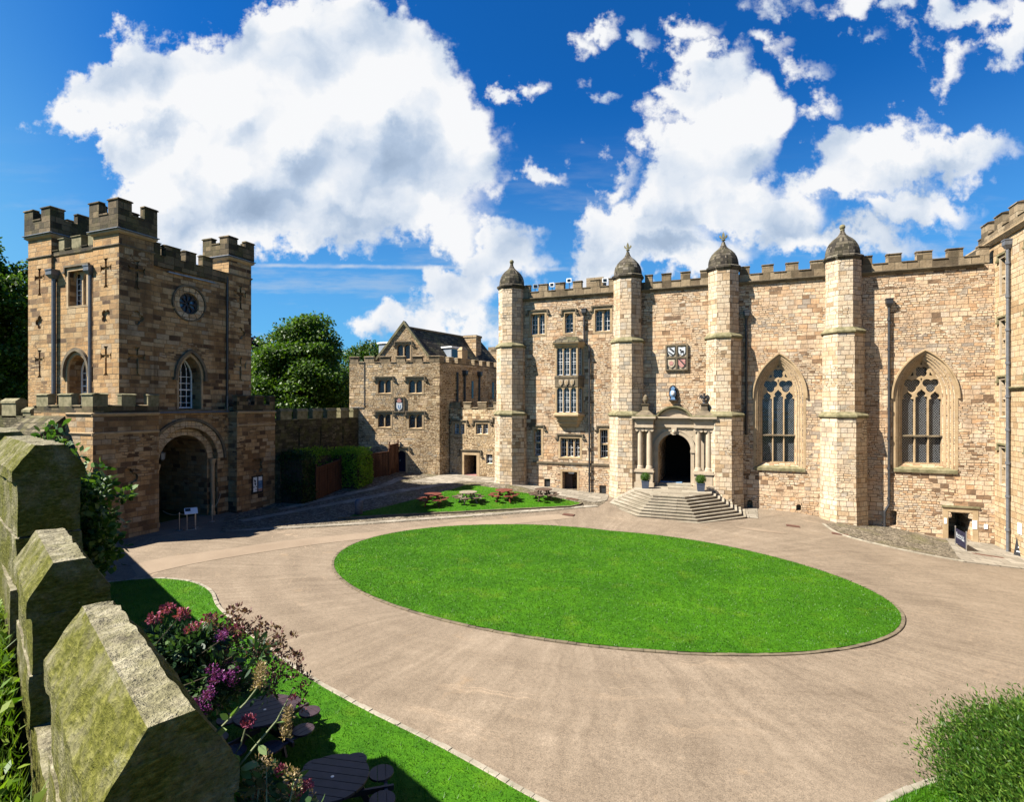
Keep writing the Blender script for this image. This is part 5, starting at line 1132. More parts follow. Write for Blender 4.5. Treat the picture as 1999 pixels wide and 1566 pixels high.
def drape(name, poly, dz, mat, maxlen=.5, kind='structure', label=None, rim=0.0):
    bm = bmesh.new(); vs = [bm.verts.new((x, y, 0)) for x, y in poly]; f = bm.faces.new(vs)
    bmesh.ops.triangulate(bm, faces=[f])
    for _ in range(9):
        es = [e for e in bm.edges if e.calc_length() > maxlen]
        if not es: break
        bmesh.ops.subdivide_edges(bm, edges=es, cuts=1); bmesh.ops.triangulate(bm, faces=bm.faces[:])
    co = np.array([(v.co.x, v.co.y) for v in bm.verts]); z = zg(co) + dz
    for v, zz in zip(bm.verts, z): v.co.z = zz
    if rim:
        ed = [e for e in bm.edges if e.is_boundary]; r = bmesh.ops.extrude_edge_only(bm, edges=ed)
        for v in [g for g in r['geom'] if isinstance(g, bmesh.types.BMVert)]: v.co.z -= rim
    bmesh.ops.recalc_face_normals(bm, faces=bm.faces)
    me = bpy.data.meshes.new(name); bm.to_mesh(me); bm.free(); me.materials.append(mat)
    if sum(p.normal.z for p in me.polygons) < 0: me.flip_normals()
    return tag(link(name, me), label, None, None, kind)
def smooth_closed(pts, n=6):
    out = []; m = len(pts)
    for i in range(m):
        p0, p1, p2, p3 = (np.array(pts[(i+k) % m][:2]) for k in (-1, 0, 1, 2))
        for j in range(n):
            t = j/n; out.append(tuple(.5*((2*p1) + (-p0+p2)*t + (2*p0-5*p1+4*p2-p3)*t*t + (-p0+3*p1-3*p2+p3)*t**3)))
    return out
def smooth_open(pts, n=8):
    P = [np.array(p[:2]) for p in pts]; P = [2*P[0]-P[1]] + P + [2*P[-1]-P[-2]]; out = []
    for i in range(1, len(P) - 2):
        p0, p1, p2, p3 = P[i-1:i+3]
        for j in range(n):
            t = j/n; out.append(tuple(.5*((2*p1) + (-p0+p2)*t + (2*p0-5*p1+4*p2-p3)*t*t + (-p0+3*p1-3*p2+p3)*t**3)))
    out.append(tuple(P[-2])); return out
def kerb_run(name, path, w, h, blk, mat, closed=False, side=1, label=None, sink=.1):
    """edging stones laid one by one along a path, slightly uneven"""
    m = MB(); P = [Vector((x, y, 0)) for x, y in path]
    if closed: P.append(P[0])
    S = [0]
    for a, b in zip(P[:-1], P[1:]): S.append(S[-1] + (b-a).length)
    def at(s):
        for i in range(len(S)-1):
            if s <= S[i+1] + 1e-9: t = (s - S[i])/max(1e-9, S[i+1]-S[i]); return P[i].lerp(P[i+1], t), (P[i+1]-P[i]).normalized()
        return P[-1], (P[-1]-P[-2]).normalized()
    s = 0
    while s < S[-1] - .05:
        L = min(blk*R.uniform(.75, 1.25), S[-1] - s); p0, t0 = at(s + .006); p1, t1 = at(s + L - .006)
        z0, z1 = gz(p0.x, p0.y), gz(p1.x, p1.y); dh = R.uniform(-.012, .012)
        n0, n1 = Z3.cross(t0)*side, Z3.cross(t1)*side; b = .012
        loops = []
        for p, n, z in ((p0, n0, z0), (p1, n1, z1)):
            loops.append([p + n*0 + Z3*(z - sink), p + n*0 + Z3*(z + h + dh - b), p + n*b + Z3*(z + h + dh), p + n*(w-b) + Z3*(z + h + dh), p + n*w + Z3*(z + h + dh - b), p + n*w + Z3*(z - sink)])
        m.loft(loops); s += L
    o = m.build(name, mat); return tag(o, label, None, None, 'structure')
OC, OA, OB = (-5.85, 22.42), 11.42, 7.16
ov = [(OC[0] + OA*math.cos(2*math.pi*k/140), OC[1] + OB*math.sin(2*math.pi*k/140)) for k in range(140)]
drape('oval_lawn', ov, .05, M['grass'], .6, label='large oval lawn in the middle of the courtyard')
kerb_run('oval_kerb', [(OC[0] + (OA+.0)*math.cos(2*math.pi*k/120), OC[1] + (OB+.0)*math.sin(2*math.pi*k/120)) for k in range(120)], .12, .045, .32, M['trimdark'], True, -1, label='low stone edging round the oval lawn')
# pale band sweeping from the lower left round past the gate to the steps
def g2(u, v): p = G(u, v); return (p.x, p.y)
up = [g2(*q) for q in ((255,1104),(330,1088),(420,1076),(560,1056),(700,1042),(860,1024),(980,1014),(1090,1004))]; dn = [g2(*q) for q in ((1120,1012),(1000,1024),(880,1034),(720,1052),(600,1066),(430,1092),(330,1112),(270,1128))]
drape('pale_path', smooth_open(up) + smooth_open(dn), .012, M['band'], .5, label='pale band of gravel path curving from the gatehouse to the steps')
# cobbled slope between gatehouse, lodge and lawn
cob = [g2(*q) for q in ((430,1040),(560,1034),(700,1026),(840,1016),(960,1008),(1080,998),(1165,990),(1180,982))] + [(-7.7, 37.2), (-7.9, 39.3), (-21.4, 41.2), (-22.3, 39.9), (-25.8, 39.0), (-26.4, 35.3), (-26.6, 31), (-27.0, 28.6), (-29.1, 28.7), (-29.1, 25.7), (-29.0, 24.6)]
drape('cobbled_yard', cob, .016, M['cobble'], .5, label='sloping cobbled yard in front of the gabled lodge')
def strip(name, px_pts, w, dz, mat, label):
    P = [np.array(g2(*q)) for q in px_pts]; P = [np.array(p) for p in smooth_open(P, 5)]; L = []; Rr = []
    for i, p in enumerate(P):
        t = P[min(i+1, len(P)-1)] - P[max(i-1, 0)]; t = t/np.linalg.norm(t); n = np.array([-t[1], t[0]]); L.append(tuple(p + n*w/2)); Rr.append(tuple(p - n*w/2))
    return drape(name, L + Rr[::-1], dz, mat, .5, label=label)
strip('flag_path', ((470,1018),(560,1002),(650,985),(720,972),(800,956),(870,944),(915,934)), .75, .028, M['flags'], 'line of stone flags climbing across the cobbles to the link range door')
strip('flag_path', ((545,995),(620,979),(690,962),(745,945),(785,932)), .7, .028, M['flags'], 'line of stone flags leading to the lodge door')
strip('flag_kerb', ((440,1038),(560,1031),(700,1023),(850,1012),(960,1004),(1090,994),(1165,988)), .42, .03, M['flags'], 'row of kerb flags below the cobbled yard')
drape('flag_pavement', [g2(*q) for q in ((800,940),(870,945),(900,940),(960,943),(1010,950),(1060,962),(1120,974),(1160,982),(1185,978))] + [(-7.9, 39.25), (-13.9, 39.25), (-14.4, 37.9), (-16.6, 37.9), (-17, 40.9), (-21.3, 40.9), (-22.2, 39.7)], .034, M['flags'], .5, label='stone flagged pavement under the hall windows')
# triangular lawn with the tables
tri = [g2(*q) for q in ((682,1011),(760,1007),(900,1000),(1040,993),(1121,990),(1133,984),(1080,972),(1000,961),(940,951),(912,948),(880,958),(830,972),(760,990),(700,1003))]
drape('table_lawn', tri, .07, M['grass'], .5, label='triangular lawn set out with four picnic tables', rim=.12)
kerb_run('lawn_kerb', [g2(*q) for q in ((660,1014),(682,1012.5),(760,1008.5),(900,1001.5),(1040,994.5),(1122,991),(1135,984.5))], .12, .12, .9, M['trimdark'], False, -1, label='dark stone kerb along the lower edge of the table lawn')
# apron by the right-hand turret
ap = [g2(*q) for q in ((1612,1024),(1640,1042),(1700,1059),(1780,1077),(1850,1090),(1880,1096),(1893,1090),(1880,1070),(1850,1057),(1800,1045),(1740,1031),(1690,1026),(1640,1022))]
drape('cobbled_apron', ap, .03, M['cobble'], .4, label='mossy cobbled apron below the right-hand turret')
kerb_run('apron_kerb', smooth_open([g2(*q) for q in ((1610,1024),(1640,1043),(1700,1060),(1780,1078),(1850,1091),(1882,1097))]), .14, .06, .8, M['kerb'], False, -1, label='curved kerb of the cobbled apron')
fp = [g2(*q) for q in ((1868,1086),(1880,1098),(1920,1103),(1999,1112),(2060,1122))] + [(14.5, 31), (14.5, 39.2), (13.9, 39.25), (12.2, 39.25)]
drape('flag_pavement', fp, .045, M['flags'], .5, label='stone flagged pavement by the sunken doorway', rim=.08)
drape('flag_pavement', [(.9, 36.0), (1.9, 36.2), (2.0, 39.25), (.9, 39.25)], .03, M['flags'], .5, label='stone flags beside the right end of the steps')
for nm, q, w, h, mat, lab in (('drain_cover', (1110,1006), .7, .4, 'rust', 'rusty drain cover in the pale path left of the steps'), ('drain_cover', (1117,975.5), .8, .35, 'rust', 'rusty drain cover in the flagged pavement near the downpipe'), ('drain_cover', (1548,1028), .7, .35, 'rust', 'rusty drain cover on the gravel right of the steps'), ('drain_cover', (1640,1044), .8, .3, 'rust', 'rusty drain cover at the start of the curved kerb'), ('drain_cover', (1929,1087), 1.3, .32, 'rust', 'long red drain cover in the pavement before the sunken doorway'), ('stone_patch', (1485,1036), 2.6, .6, 'band', None)):
    p = G(*q); z = gz(p.x, p.y); k = MB(); 
    sl = (gz(p.x + .3, p.y) - z)/.3
    k.loft([[(p.x - w/2, p.y - h/2, z - w/2*sl - .05), (p.x + w/2, p.y - h/2, z + w/2*sl - .05), (p.x + w/2, p.y + h/2, z + w/2*sl - .05), (p.x - w/2, p.y + h/2, z - w/2*sl - .05)], [(p.x - w/2, p.y - h/2, z - w/2*sl + .05), (p.x + w/2, p.y - h/2, z + w/2*sl + .05), (p.x + w/2, p.y + h/2, z + w/2*sl + .05), (p.x - w/2, p.y + h/2, z - w/2*sl + .05)]])
    if nm == 'stone_patch':
        drape('pale_patch', [(p.x + w/2*math.cos(a)*(1+.1*math.sin(3*a)), p.y + h/2*math.sin(a)) for a in [2*math.pi*i/24 for i in range(24)]], .014, M['band'], .4, label='pale patch of relaid gravel near the steps')
    else: tag(k.build(nm, M[mat]), lab, 'drain cover')
# lower-left lawn along the foot of the near wall
edge = smooth_open([(-1.5, 8.55), (-3.15,8.95), (-4.18,9.26), (-5.5,9.64), (-7.84,10.21), (-10.15,10.92), (-13.4, 12.2), (-16.15,13.42), (-17.7, 14.4), (-18.85,14.87), (-20.0, 15.02), (-21.29,14.75), (-22.48,13.75), (-23.2, 12.6)])
inner = [(-25.0, 11.1)] + [tuple(cam2w(X, .9 - X)[:2]) for X in (-10, -6, -3, -.5, 2.2)]
LL_ = edge + inner + [tuple(cam2w(3.2, 6.2)[:2])]
drape('lower_lawn', LL_, .05, M['grass'], .5, label='lawn with dark picnic tables at the foot of the near wall')
kerb_run('lower_kerb', edge, .13, .06, .30, M['kerb'], False, -1, label='pale block edging of the lower lawn')
# ================================================================== STEPS
st = MB(); NS = 8
def soct(t):
    a = .95 + (1.85 - .95)*t; b = 2.42 + (4.42 - 2.42)*t; qf = 34.65 - 1.68*t; qs = 36.6 - .7*t; cx = -3.25
    return [(cx - b, Q - .03), (cx - b, qs), (cx - a, qf), (cx + a, qf), (cx + b, qs), (cx + b, Q - .03)]
loops = []
for k in range(NS + 1):
    z1 = 1.35 - (1.35 - .16)*k/NS
    zb = z1 - .19 if k < NS else -.4
    P0 = soct(k/NS); nose = soct(k/NS + .02)
    st.prism(nose, z1 - .05, z1 + .001*(NS-k), 0); st.prism(P0, zb if k < NS else -.5, z1 - .049)
steps = tag(st.build('stone_steps', stone_mat('step stone', [(0, (.26,.22,.165)), (.5, (.38,.33,.25)), (1, (.46,.41,.33))], bw=1.6, bh=.6, mortar=(.16,.135,.10), ms=.008, rubble=0., stain=(.12,.11,.07), stain_amt=.55, bump=.35)), 'broad stepped stone platform fanning out below the columned doorway', 'steps')
# ================================================================== PICNIC TABLES
def plank_disc(m, c, r, t, gap, n, ang, ry=None):
    """round top cut into boards"""
    ca, sa = math.cos(ang), math.sin(ang); w = 2*r/n; ry = ry or r
    for i in range(n):
        y0, y1 = -r + i*w + gap/2, -r + (i+1)*w - gap/2; pts = []
        for k in range(7):
            y = y0 + (y1-y0)*k/6; x = math.sqrt(max(1e-4, r*r - y*y)); pts.append((x, y))
        pts = pts + [(-x, y) for x, y in pts[::-1]]
        L = [(c[0] + x*ca - y*sa, c[1] + x*sa + y*ca) for x, y in pts]
        z0, z1 = c[2] - t, c[2]; e = .006
        m.loft([[(x, y, z0) for x, y in L], [(x, y, z1 - e) for x, y in L], [(c[0] + (x-c[0])*.995, c[1] + (y-c[1])*.995, z1) for x, y in L]])
def picnic(u, v, z, mat, seatmats, ang, label, group='round picnic tables'):
    p = onz(u, v, z); g = gz(p.x, p.y) + .06; 
    if z > .7 and z < .8: g = .05
    o = thing('picnic_table', (p.x, p.y, g), label, 'picnic table', group, local=True); o.rotation_euler.z = ang
    m = MB(); plank_disc(m, (0, 0, .74), .595, .042, .012, 7, .35); tp = m.build('tabletop', M[mat], o); MB().lathe([(.028, .735), (.028, .742), (.018, .743)], (0, 0, 0), 12).build('parasol_hole', M['steel'] if mat == 'wooddark' else M['cblack'], tp)
    for k in range(4):
        a = math.pi/4 + k*math.pi/2
        for j, s in enumerate((-1, 1)):
            b = a + s*.40; c = (math.cos(b)*.87, math.sin(b)*.87, .45)
            m = MB(); plank_disc(m, c, .215, .036, .01, 3, a + math.pi/2); m.build('seat', M[seatmats[(2*k+j) % len(seatmats)]], o)
        ca, sa = math.cos(a), math.sin(a)
        def beam(r0, z0, r1, z1, w, h, off=0):
            bm_ = MB(); d = Vector((ca*(r1-r0), sa*(r1-r0), z1-z0)).normalized(); sd = Vector((-sa, ca, 0)); up = sd.cross(d)
            A = Vector((ca*r0 - sa*off, sa*r0 + ca*off, z0)); B = Vector((ca*r1 - sa*off, sa*r1 + ca*off, z1))
            bm_.loft([[q + sd*x + up*y for x, y in ((-w, -h), (w, -h), (w, h), (-w, h))] for q in (A, B)]); return bm_
        l = beam(.34, .70, .66, -.03, .022, .05, .047); l.build('leg', M[mat], o)
        b = beam(.10, .385, 1.0, .385, .022, .045, 0); bb = b.build('seat_beam', M[mat], o)
        b = MB(); tq = Vector((-sa, ca, 0)); c0 = Vector((ca*.87, sa*.87, .41))*1; b.loft([[c0 + tq*x + Vector((ca, sa, 0))*y + Z3*zz for y, zz in ((-.03, -.02), (.03, -.02), (.03, .002), (-.03, .002))] for x in (-.48, .48)]); b.build('seat_rail', M[mat], o)
        b = beam(.02, .68, .52, .68, .02, .018, 0); b.build('top_bearer', M[mat], o)
picnic(649, 1517, .79, 'wooddark', ['wooddark'], -.15, 'dark stained round picnic table at the bottom edge of the photo, below the near wall')
picnic(517, 1386, .79, 'wooddark', ['wooddark'], .55, 'dark stained round picnic table behind the flowers, farther from the camera than its neighbour')
picnic(845, 970, .98, 'woodred', ['woodred'], .3, 'red picnic table nearest the dark bollard on the table lawn')
picnic(914, 963.5, 1.13, 'woodgrey', ['woodbrown'], .75, 'picnic table with a bleached grey top, between the two red ones')
picnic(984, 958, 1.25, 'woodred', ['woodred'], .2, 'red picnic table between the grey-topped and the brown one')
picnic(1061, 955, 1.33, 'woodbrown', ['woodbrown'], .5, 'dark brown picnic table nearest the hall doorway steps')
# ================================================================== SMALL FURNITURE
p = G(700, 1006); b = MB(); b.lathe([(.24, -.1), (.245, .7), (.24, .82), (.20, .93), (.11, .99), (.03, 1.0)], (p.x, p.y, p.z), 18)
tag(b.build('bollard', M['bollard'], smooth=True), 'stubby dark granite bollard at the tip of the table lawn', 'bollard')
def planter(u, v, label, sc=1.):
    p = onz(u, v, 1.36); o = thing('planter', (p.x, p.y, 1.36), label, 'planter', 'topiary planters at the hall doorway', local=True); o.rotation_euler.z = .1
    b = MB(); s = .25; b.loft([[(-s*k, -s*k, z), (s*k, -s*k, z), (s*k, s*k, z), (-s*k, s*k, z)] for k, z in ((.86, .02), (1.0, .46), (1.06, .461), (1.06, .52), (.9, .52), (.9, .46))])
    b.build('tub', M['bluepaint'], o); MB().box(-.22, .22, -.22, .22, .44, .475).build('soil', M['bark'], o)
    MB().ball((0, 0, .76), .25, 14, 10).build('inner_twigs', M['box'], o)
    n = 2200; d = NR.normal(size=(n, 3)); d /= np.linalg.norm(d, axis=1)[:, None]; r = NR.uniform(.24, .33, n)[:, None]
    P = d*r*np.array([1.05, 1.05, .95]) + np.array([0, 0, .76]); N = d + NR.normal(size=(n, 3))*.5
    leaves('topiary', P, NR.normal(size=(n, 3)) + d, N, NR.uniform(.03, .055, n), .6, M['box'], o)
def leaves(name, P, D, N, L, asp, mat, parent=None, fold=.15, full=False):
    """n small leaves as one mesh: four-cornered blades, or six-cornered ones for plants close to the eye"""
    n = len(P); D = D/np.linalg.norm(D, axis=1)[:, None]; S = np.cross(D, N); S /= np.maximum(1e-6, np.linalg.norm(S, axis=1))[:, None]; U = np.cross(S, D)
    L = np.asarray(L)[:, None]; W = L*asp/2
    prof = [(0, 0), (.48, 1), (1, 0), (.48, -1)] if not full else [(0, 0), (.22, .72), (.52, 1), (.80, .55), (1, 0), (.80, -.55), (.52, -1), (.22, -.72)]
    k = len(prof); V = np.empty((n, k, 3))
    for i, (a, b) in enumerate(prof): V[:, i] = P + D*L*a + S*W*b + U*(W*fold*abs(b) - (L*.10*a*a if full else 0))
    me = bpy.data.meshes.new(name); me.vertices.add(k*n); me.vertices.foreach_set('co', V.astype(np.float32).ravel())
    me.loops.add(k*n); me.loops.foreach_set('vertex_index', np.arange(k*n, dtype=np.int32)); me.polygons.add(n); me.polygons.foreach_set('loop_start', np.arange(0, k*n, k, dtype=np.int32))
    me.materials.append(mat); me.update(calc_edges=True); me.validate()
    return link(name, me, parent)
planter(1260, 953.5, 'clipped box ball in a blue-grey tub on the left of the hall doorway'); planter(1368, 959, 'clipped box ball in a blue-grey tub on the right of the hall doorway')
# rope barrier and lectern at the gate
pts = [G(350, 1036), G(382, 1030), G(414, 1019)]
posts = []
for p, lab in zip(pts, ('slim steel rope post standing left of the gateway lectern', 'slim steel rope post just behind the gateway lectern', 'slim steel rope post beside the right jamb of the gateway')):
    o = thing('rope_post', p, lab, 'rope post', 'rope posts at the gateway', local=True)
    MB().lathe([(.16, 0), (.16, .015), (.03, .035)], (0, 0, 0), 18).build('base', M['steel'], o); MB().lathe([(.022, .02), (.022, .93), (.032, .94), (.032, .99), (.01, 1.01)], (0, 0, 0), 10).build('post', M['steel'], o); posts.append(p)
def rope(a, b, sag, lab):
    P = [a.lerp(b, i/14) - Z3*sag*(1 - (2*i/14 - 1)**2) for i in range(15)]; tag(MB().tube(P, .018, 6).build('barrier_rope', M['rope']), lab, 'rope')
t = Z3*.93
rope(AFc.pt(21.2, .95, .1), pts[0] + t, .12, 'sagging rope from the left gate jamb to the first rope post'); rope(pts[0] + t, pts[1] + t, .10, 'sagging rope between the two rope posts by the lectern'); rope(pts[2] + t, AFc.pt(25.0, 1.35, .05), .3, 'sagging rope hooked to the wall right of the gateway')
p = G(373, 1034); o = thing('information_lectern', p, 'slanted information panel on two thin steel legs in front of the gateway', 'information lectern', local=True); o.rotation_euler.z = 1.0
for x in (-.2, .2): MB().tube([(x, 0, 0), (x, 0, .98)], .022, 8).build('leg', M['steel'], o)
MB().box(-.25, .25, -.14, .14, 0, .02).build('foot_plate', M['steel'], o)
k = MB(); k.loft([[(-.32, -.20, .90 + e), (.32, -.20, .90 + e), (.32, .22, 1.16 + e), (-.32, .22, 1.16 + e)] for e in (0, .025)]); pn = k.build('panel', M['paper'], o)
k = MB(); k.loft([[(-.28, -.02, 1.012 + .003 + e), (-.02, -.02, 1.012 + .003 + e), (-.02, .18, 1.136 + .003 + e), (-.28, .18, 1.136 + .003 + e)] for e in (.025, .028)]); k.build('panel_print', M['cblack'], pn)
# banner barrier before the sunken door
pa, pb = G(1865, 1065), G(1886.5, 1078); o = thing('banner_barrier', (pa + pb)/2, 'navy fabric barrier with a white printed mark, between steel posts by the sunken door', 'barrier')
for p in (pa, pb):
    k = MB(); k.lathe([(.17, 0), (.17, .015), (.035, .03), (.03, .05)], p, 16); k.lathe([(.025, .03), (.025, 1.02), (.035, 1.03), (.035, 1.08), (.01, 1.10)], p, 10); k.build('post', M['steel'], o)
d = (pb - pa); dn_ = d.normalized(); BF = Fr(pa, Vector((dn_.x, dn_.y, 0)).cross(Z3)); bl = d.length; sl = d.z/math.hypot(d.x, d.y)
k = MB(); k.loft([[BF.pt(a, .14 + sl*a + zz, e) for a, zz in ((.05, 0), (bl-.05, 0), (bl-.05, .84), (.05, .84))] for e in (-.004, .004)]); cl = k.build('fabric', M['navy'], o)
# white lettering too small to read in the photograph: its strokes and underline only
k = MB()
def stroke(a0, a1, z0, z1): k.loft([[BF.pt(a, z + sl*a, e) for a, z in ((a0*bl, z0), (a1*bl, z0), (a1*bl, z1), (a0*bl, z1))] for e in (.005, .009)])
stroke(.12, .17, .58, .80)
x = .20
for i in range(9):
    w_ = (.05, .04, .055, .045)[i % 4]; hh = (.12, .09, .13, .10)[(i*3) % 4]; stroke(x, x + w_*.45, .60, .60 + hh); stroke(x, x + w_, .60 + (0 if i % 2 else hh - .03), .63 + (0 if i % 2 else hh - .03)); x += w_ + .022
stroke(.12, .58, .51, .545)
for i in range(3): stroke(.62 + .075*i, .665 + .075*i, .47, .57); stroke(.62 + .075*i, .68 + .075*i, .47, .495)
k.build('lettering', M['cwhite'], cl)
# a-board at the right edge
p = G(1999, 1088); o = thing('a_board', p, 'black folding A-board at the far right edge, in front of the east range', 'A-board', local=True); o.rotation_euler.z = -.9
for s in (-1, 1):
    k = MB(); k.loft([[(-.3, s*.30 + e, 0), (.3, s*.30 + e, 0), (.3, s*.04 + e, 1.0), (-.3, s*.04 + e, 1.0)] for e in (-.012, .012)]); bo = k.build('board', M['flatblack'], o)
    for j in range(3):
        k = MB(); z0 = .25 + .22*j; y = lambda z: s*(.30 - .26*z) + s*.016; k.add([(-.2 + .04*j, y(z0), z0), (.2 - .05*j, y(z0), z0), (.2 - .05*j, y(z0+.06), z0+.06), (-.2 + .04*j, y(z0+.06), z0+.06)], [(0,1,2,3)]); k.build('chalk_line', M['cwhite'], bo)
# ================================================================== FENCES AND HEDGES
def panel(name, a, b, h, zoff, label, posts=True, slats=9, group='brown trellis fence panels'):
    a = Vector((a[0], a[1], gz(*a[:2]))); b = Vector((b[0], b[1], gz(*b[:2]))); o = thing(name, (a + b)/2, label, 'fence panel', group)
    d = b - a; L = math.hypot(d.x, d.y); fr = Fr(a, Vector((d.x, d.y, 0)).normalized().cross(Z3)); sl = d.z/L
    m = MB(); n = int(L/.11)
    for i in range(n):
        x0 = L*i/n + .006; x1 = L*(i+1)/n - .006
        m.loft([[fr.pt(x, z + sl*x, e) for x, z in ((x0, .06), (x1, .06), (x1, h - .05), (x0, h - .05))] for e in (-.012, .004 + .006*(i % 2))])
    m.build('boards', M['fence'], o); m = MB()
    for j in range(slats):
        z = .12 + (h - .24)*j/(slats-1); m.loft([[fr.pt(x, zz + sl*x, e) for x, zz in ((0, z-.022), (L, z-.022), (L, z+.022), (0, z+.022))] for e in (.011, .034)])
    for i in range(int(L/.3) + 1):
        x = min(L - .02, .02 + .3*i); m.loft([[fr.pt(xx, zz + sl*x, e) for xx, zz in ((x-.018, .06), (x+.018, .06), (x+.018, h-.05), (x-.018, h-.05))] for e in (.035, .055)])
    m.build('trellis', M['fence'], o); m = MB(); m.loft([[fr.pt(x, zz + sl*x, e) for x, zz in ((-.02, h-.05), (L+.02, h-.05), (L+.02, h), (-.02, h))] for e in (-.05, .06)]); m.build('rail', M['fence'], o)
    if posts:
        for x in (0, L): k = MB(); k.loft([[fr.pt(x + sx*.05, z + sl*x, e) for sx, e in ((-1,-.05),(1,-.05),(1,.05),(-1,.05))] for z in (-.1, h + .12)]); q = fr.pt(x, h + .20 + sl*x, 0); k.ball(q, .075, 10, 7); k.build('post', M['fence'], o)
panel('fence_panel', (-26.45, 35.3), (-25.55, 37.2), 2.0, 0, 'brown trellis-faced gate panel standing open left of the lodge door', slats=9)
panel('fence_panel', (-25.55, 37.25), (-25.75, 38.8), 2.5, 0, 'tall brown trellis-faced fence panel ending against the lodge front', slats=11)
panel('fence_panel', (-26.62, 29.95), (-26.75, 32.7), 2.3, 0, 'brown trellis-faced enclosure panel between the dark and the bright hedge', slats=11)
panel('fence_panel', (-26.75, 32.72), (-28.4, 32.72), 2.3, 0, 'end panel of the brown bin enclosure, turned toward the curtain wall', slats=11)
panel('fence_panel', (-28.2, 35.35), (-26.6, 35.35), 1.9, 0, 'short dark brown fence panel behind the bright hedge', slats=9)
def hedge(name, poly, z0f, h, n, mats, label, L=(.10, .17)):
    P = np.array(poly); c = P.mean(0); o = thing(name, (c[0], c[1], gz(*c)), label, 'hedge')
    x0, y0 = P.min(0); x1, y1 = P.max(0); zb = gz(*c)
    core = MB(); core.prism([(c[0] + (x-c[0])*.86, c[1] + (y-c[1])*.9) for x, y in poly], zb - .4, zb + h - .25); core.build('inner_twigs', M['bark'], o)
    fw = []
    A = [((x1-x0)*(y1-y0), 'top'), ((y1-y0)*h, 'px'), ((y1-y0)*h, 'nx'), ((x1-x0)*h, 'py'), ((x1-x0)*h, 'ny')]; tot = sum(a for a, _ in A); PP = []; DD = []
    for a, k in A:
        m = int(n*a/tot); u, v = NR.random(m), NR.random(m)
        if k == 'top': p = np.column_stack([x0 + u*(x1-x0), y0 + v*(y1-y0), np.full(m, zb + h)]); d = np.tile([0, 0, 1.], (m, 1))
        elif k in ('px', 'nx'): p = np.column_stack([np.full(m, x1 if k == 'px' else x0), y0 + u*(y1-y0), zb + v*h]); d = np.tile([1. if k == 'px' else -1., 0, .25], (m, 1))
        else: p = np.column_stack([x0 + u*(x1-x0), np.full(m, y1 if k == 'py' else y0), zb + v*h]); d = np.tile([0, 1. if k == 'py' else -1., .25], (m, 1))
        PP.append(p); DD.append(d)
    P_ = np.concatenate(PP); D_ = np.concatenate(DD); m = len(P_)
    bulge = np.sin(P_[:, 0]*2.3 + P_[:, 2]*1.7)*.07 + np.sin(P_[:, 1]*1.9 + 1)*.09 + np.sin(P_[:, 2]*3.1 + P_[:, 1])*.06
    P_ = P_ + D_*(bulge + NR.normal(0, .09, m) - .05)[:, None]
    N_ = D_ + NR.normal(0, .6, (m, 3)); T_ = D_*.5 + NR.normal(0, .8, (m, 3)) + np.array([0, 0, .3])
    leaves('foliage', P_, T_, N_, NR.uniform(*L, m), .62, mats[0], o)
    k = int(m*.05); top = P_[:k]*0 + np.column_stack([NR.uniform(x0, x1, k), NR.uniform(y0, y1, k), zb + h + NR.uniform(0, .32, k)]); leaves('top_shoots', top, NR.normal(0, .35, (k, 3)) + np.array([0, 0, 1.]), NR.normal(0, 1, (k, 3)), NR.uniform(*L, k), .55, mats[1], o)
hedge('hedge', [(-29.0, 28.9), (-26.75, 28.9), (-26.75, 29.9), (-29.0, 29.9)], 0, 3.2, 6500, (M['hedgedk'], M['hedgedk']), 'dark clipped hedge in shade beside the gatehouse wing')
hedge('hedge', [(-27.9, 32.95), (-25.35, 32.95), (-25.35, 34.7), (-27.9, 34.7)], 0, 2.6, 9000, (M['hedgesun'], M['hedgesun']), 'bright hedge behind the brown enclosure, sunlight painted into its leaf colour')
hedge('hedge', [(-28.95, 30.1), (-27.5, 30.1), (-27.5, 32.9), (-28.95, 32.9)], 0, 3.0, 6500, (M['hedgesun'], M['hedgesun']), 'bushy hedge top against the curtain wall, between the dark hedge and the bright one')
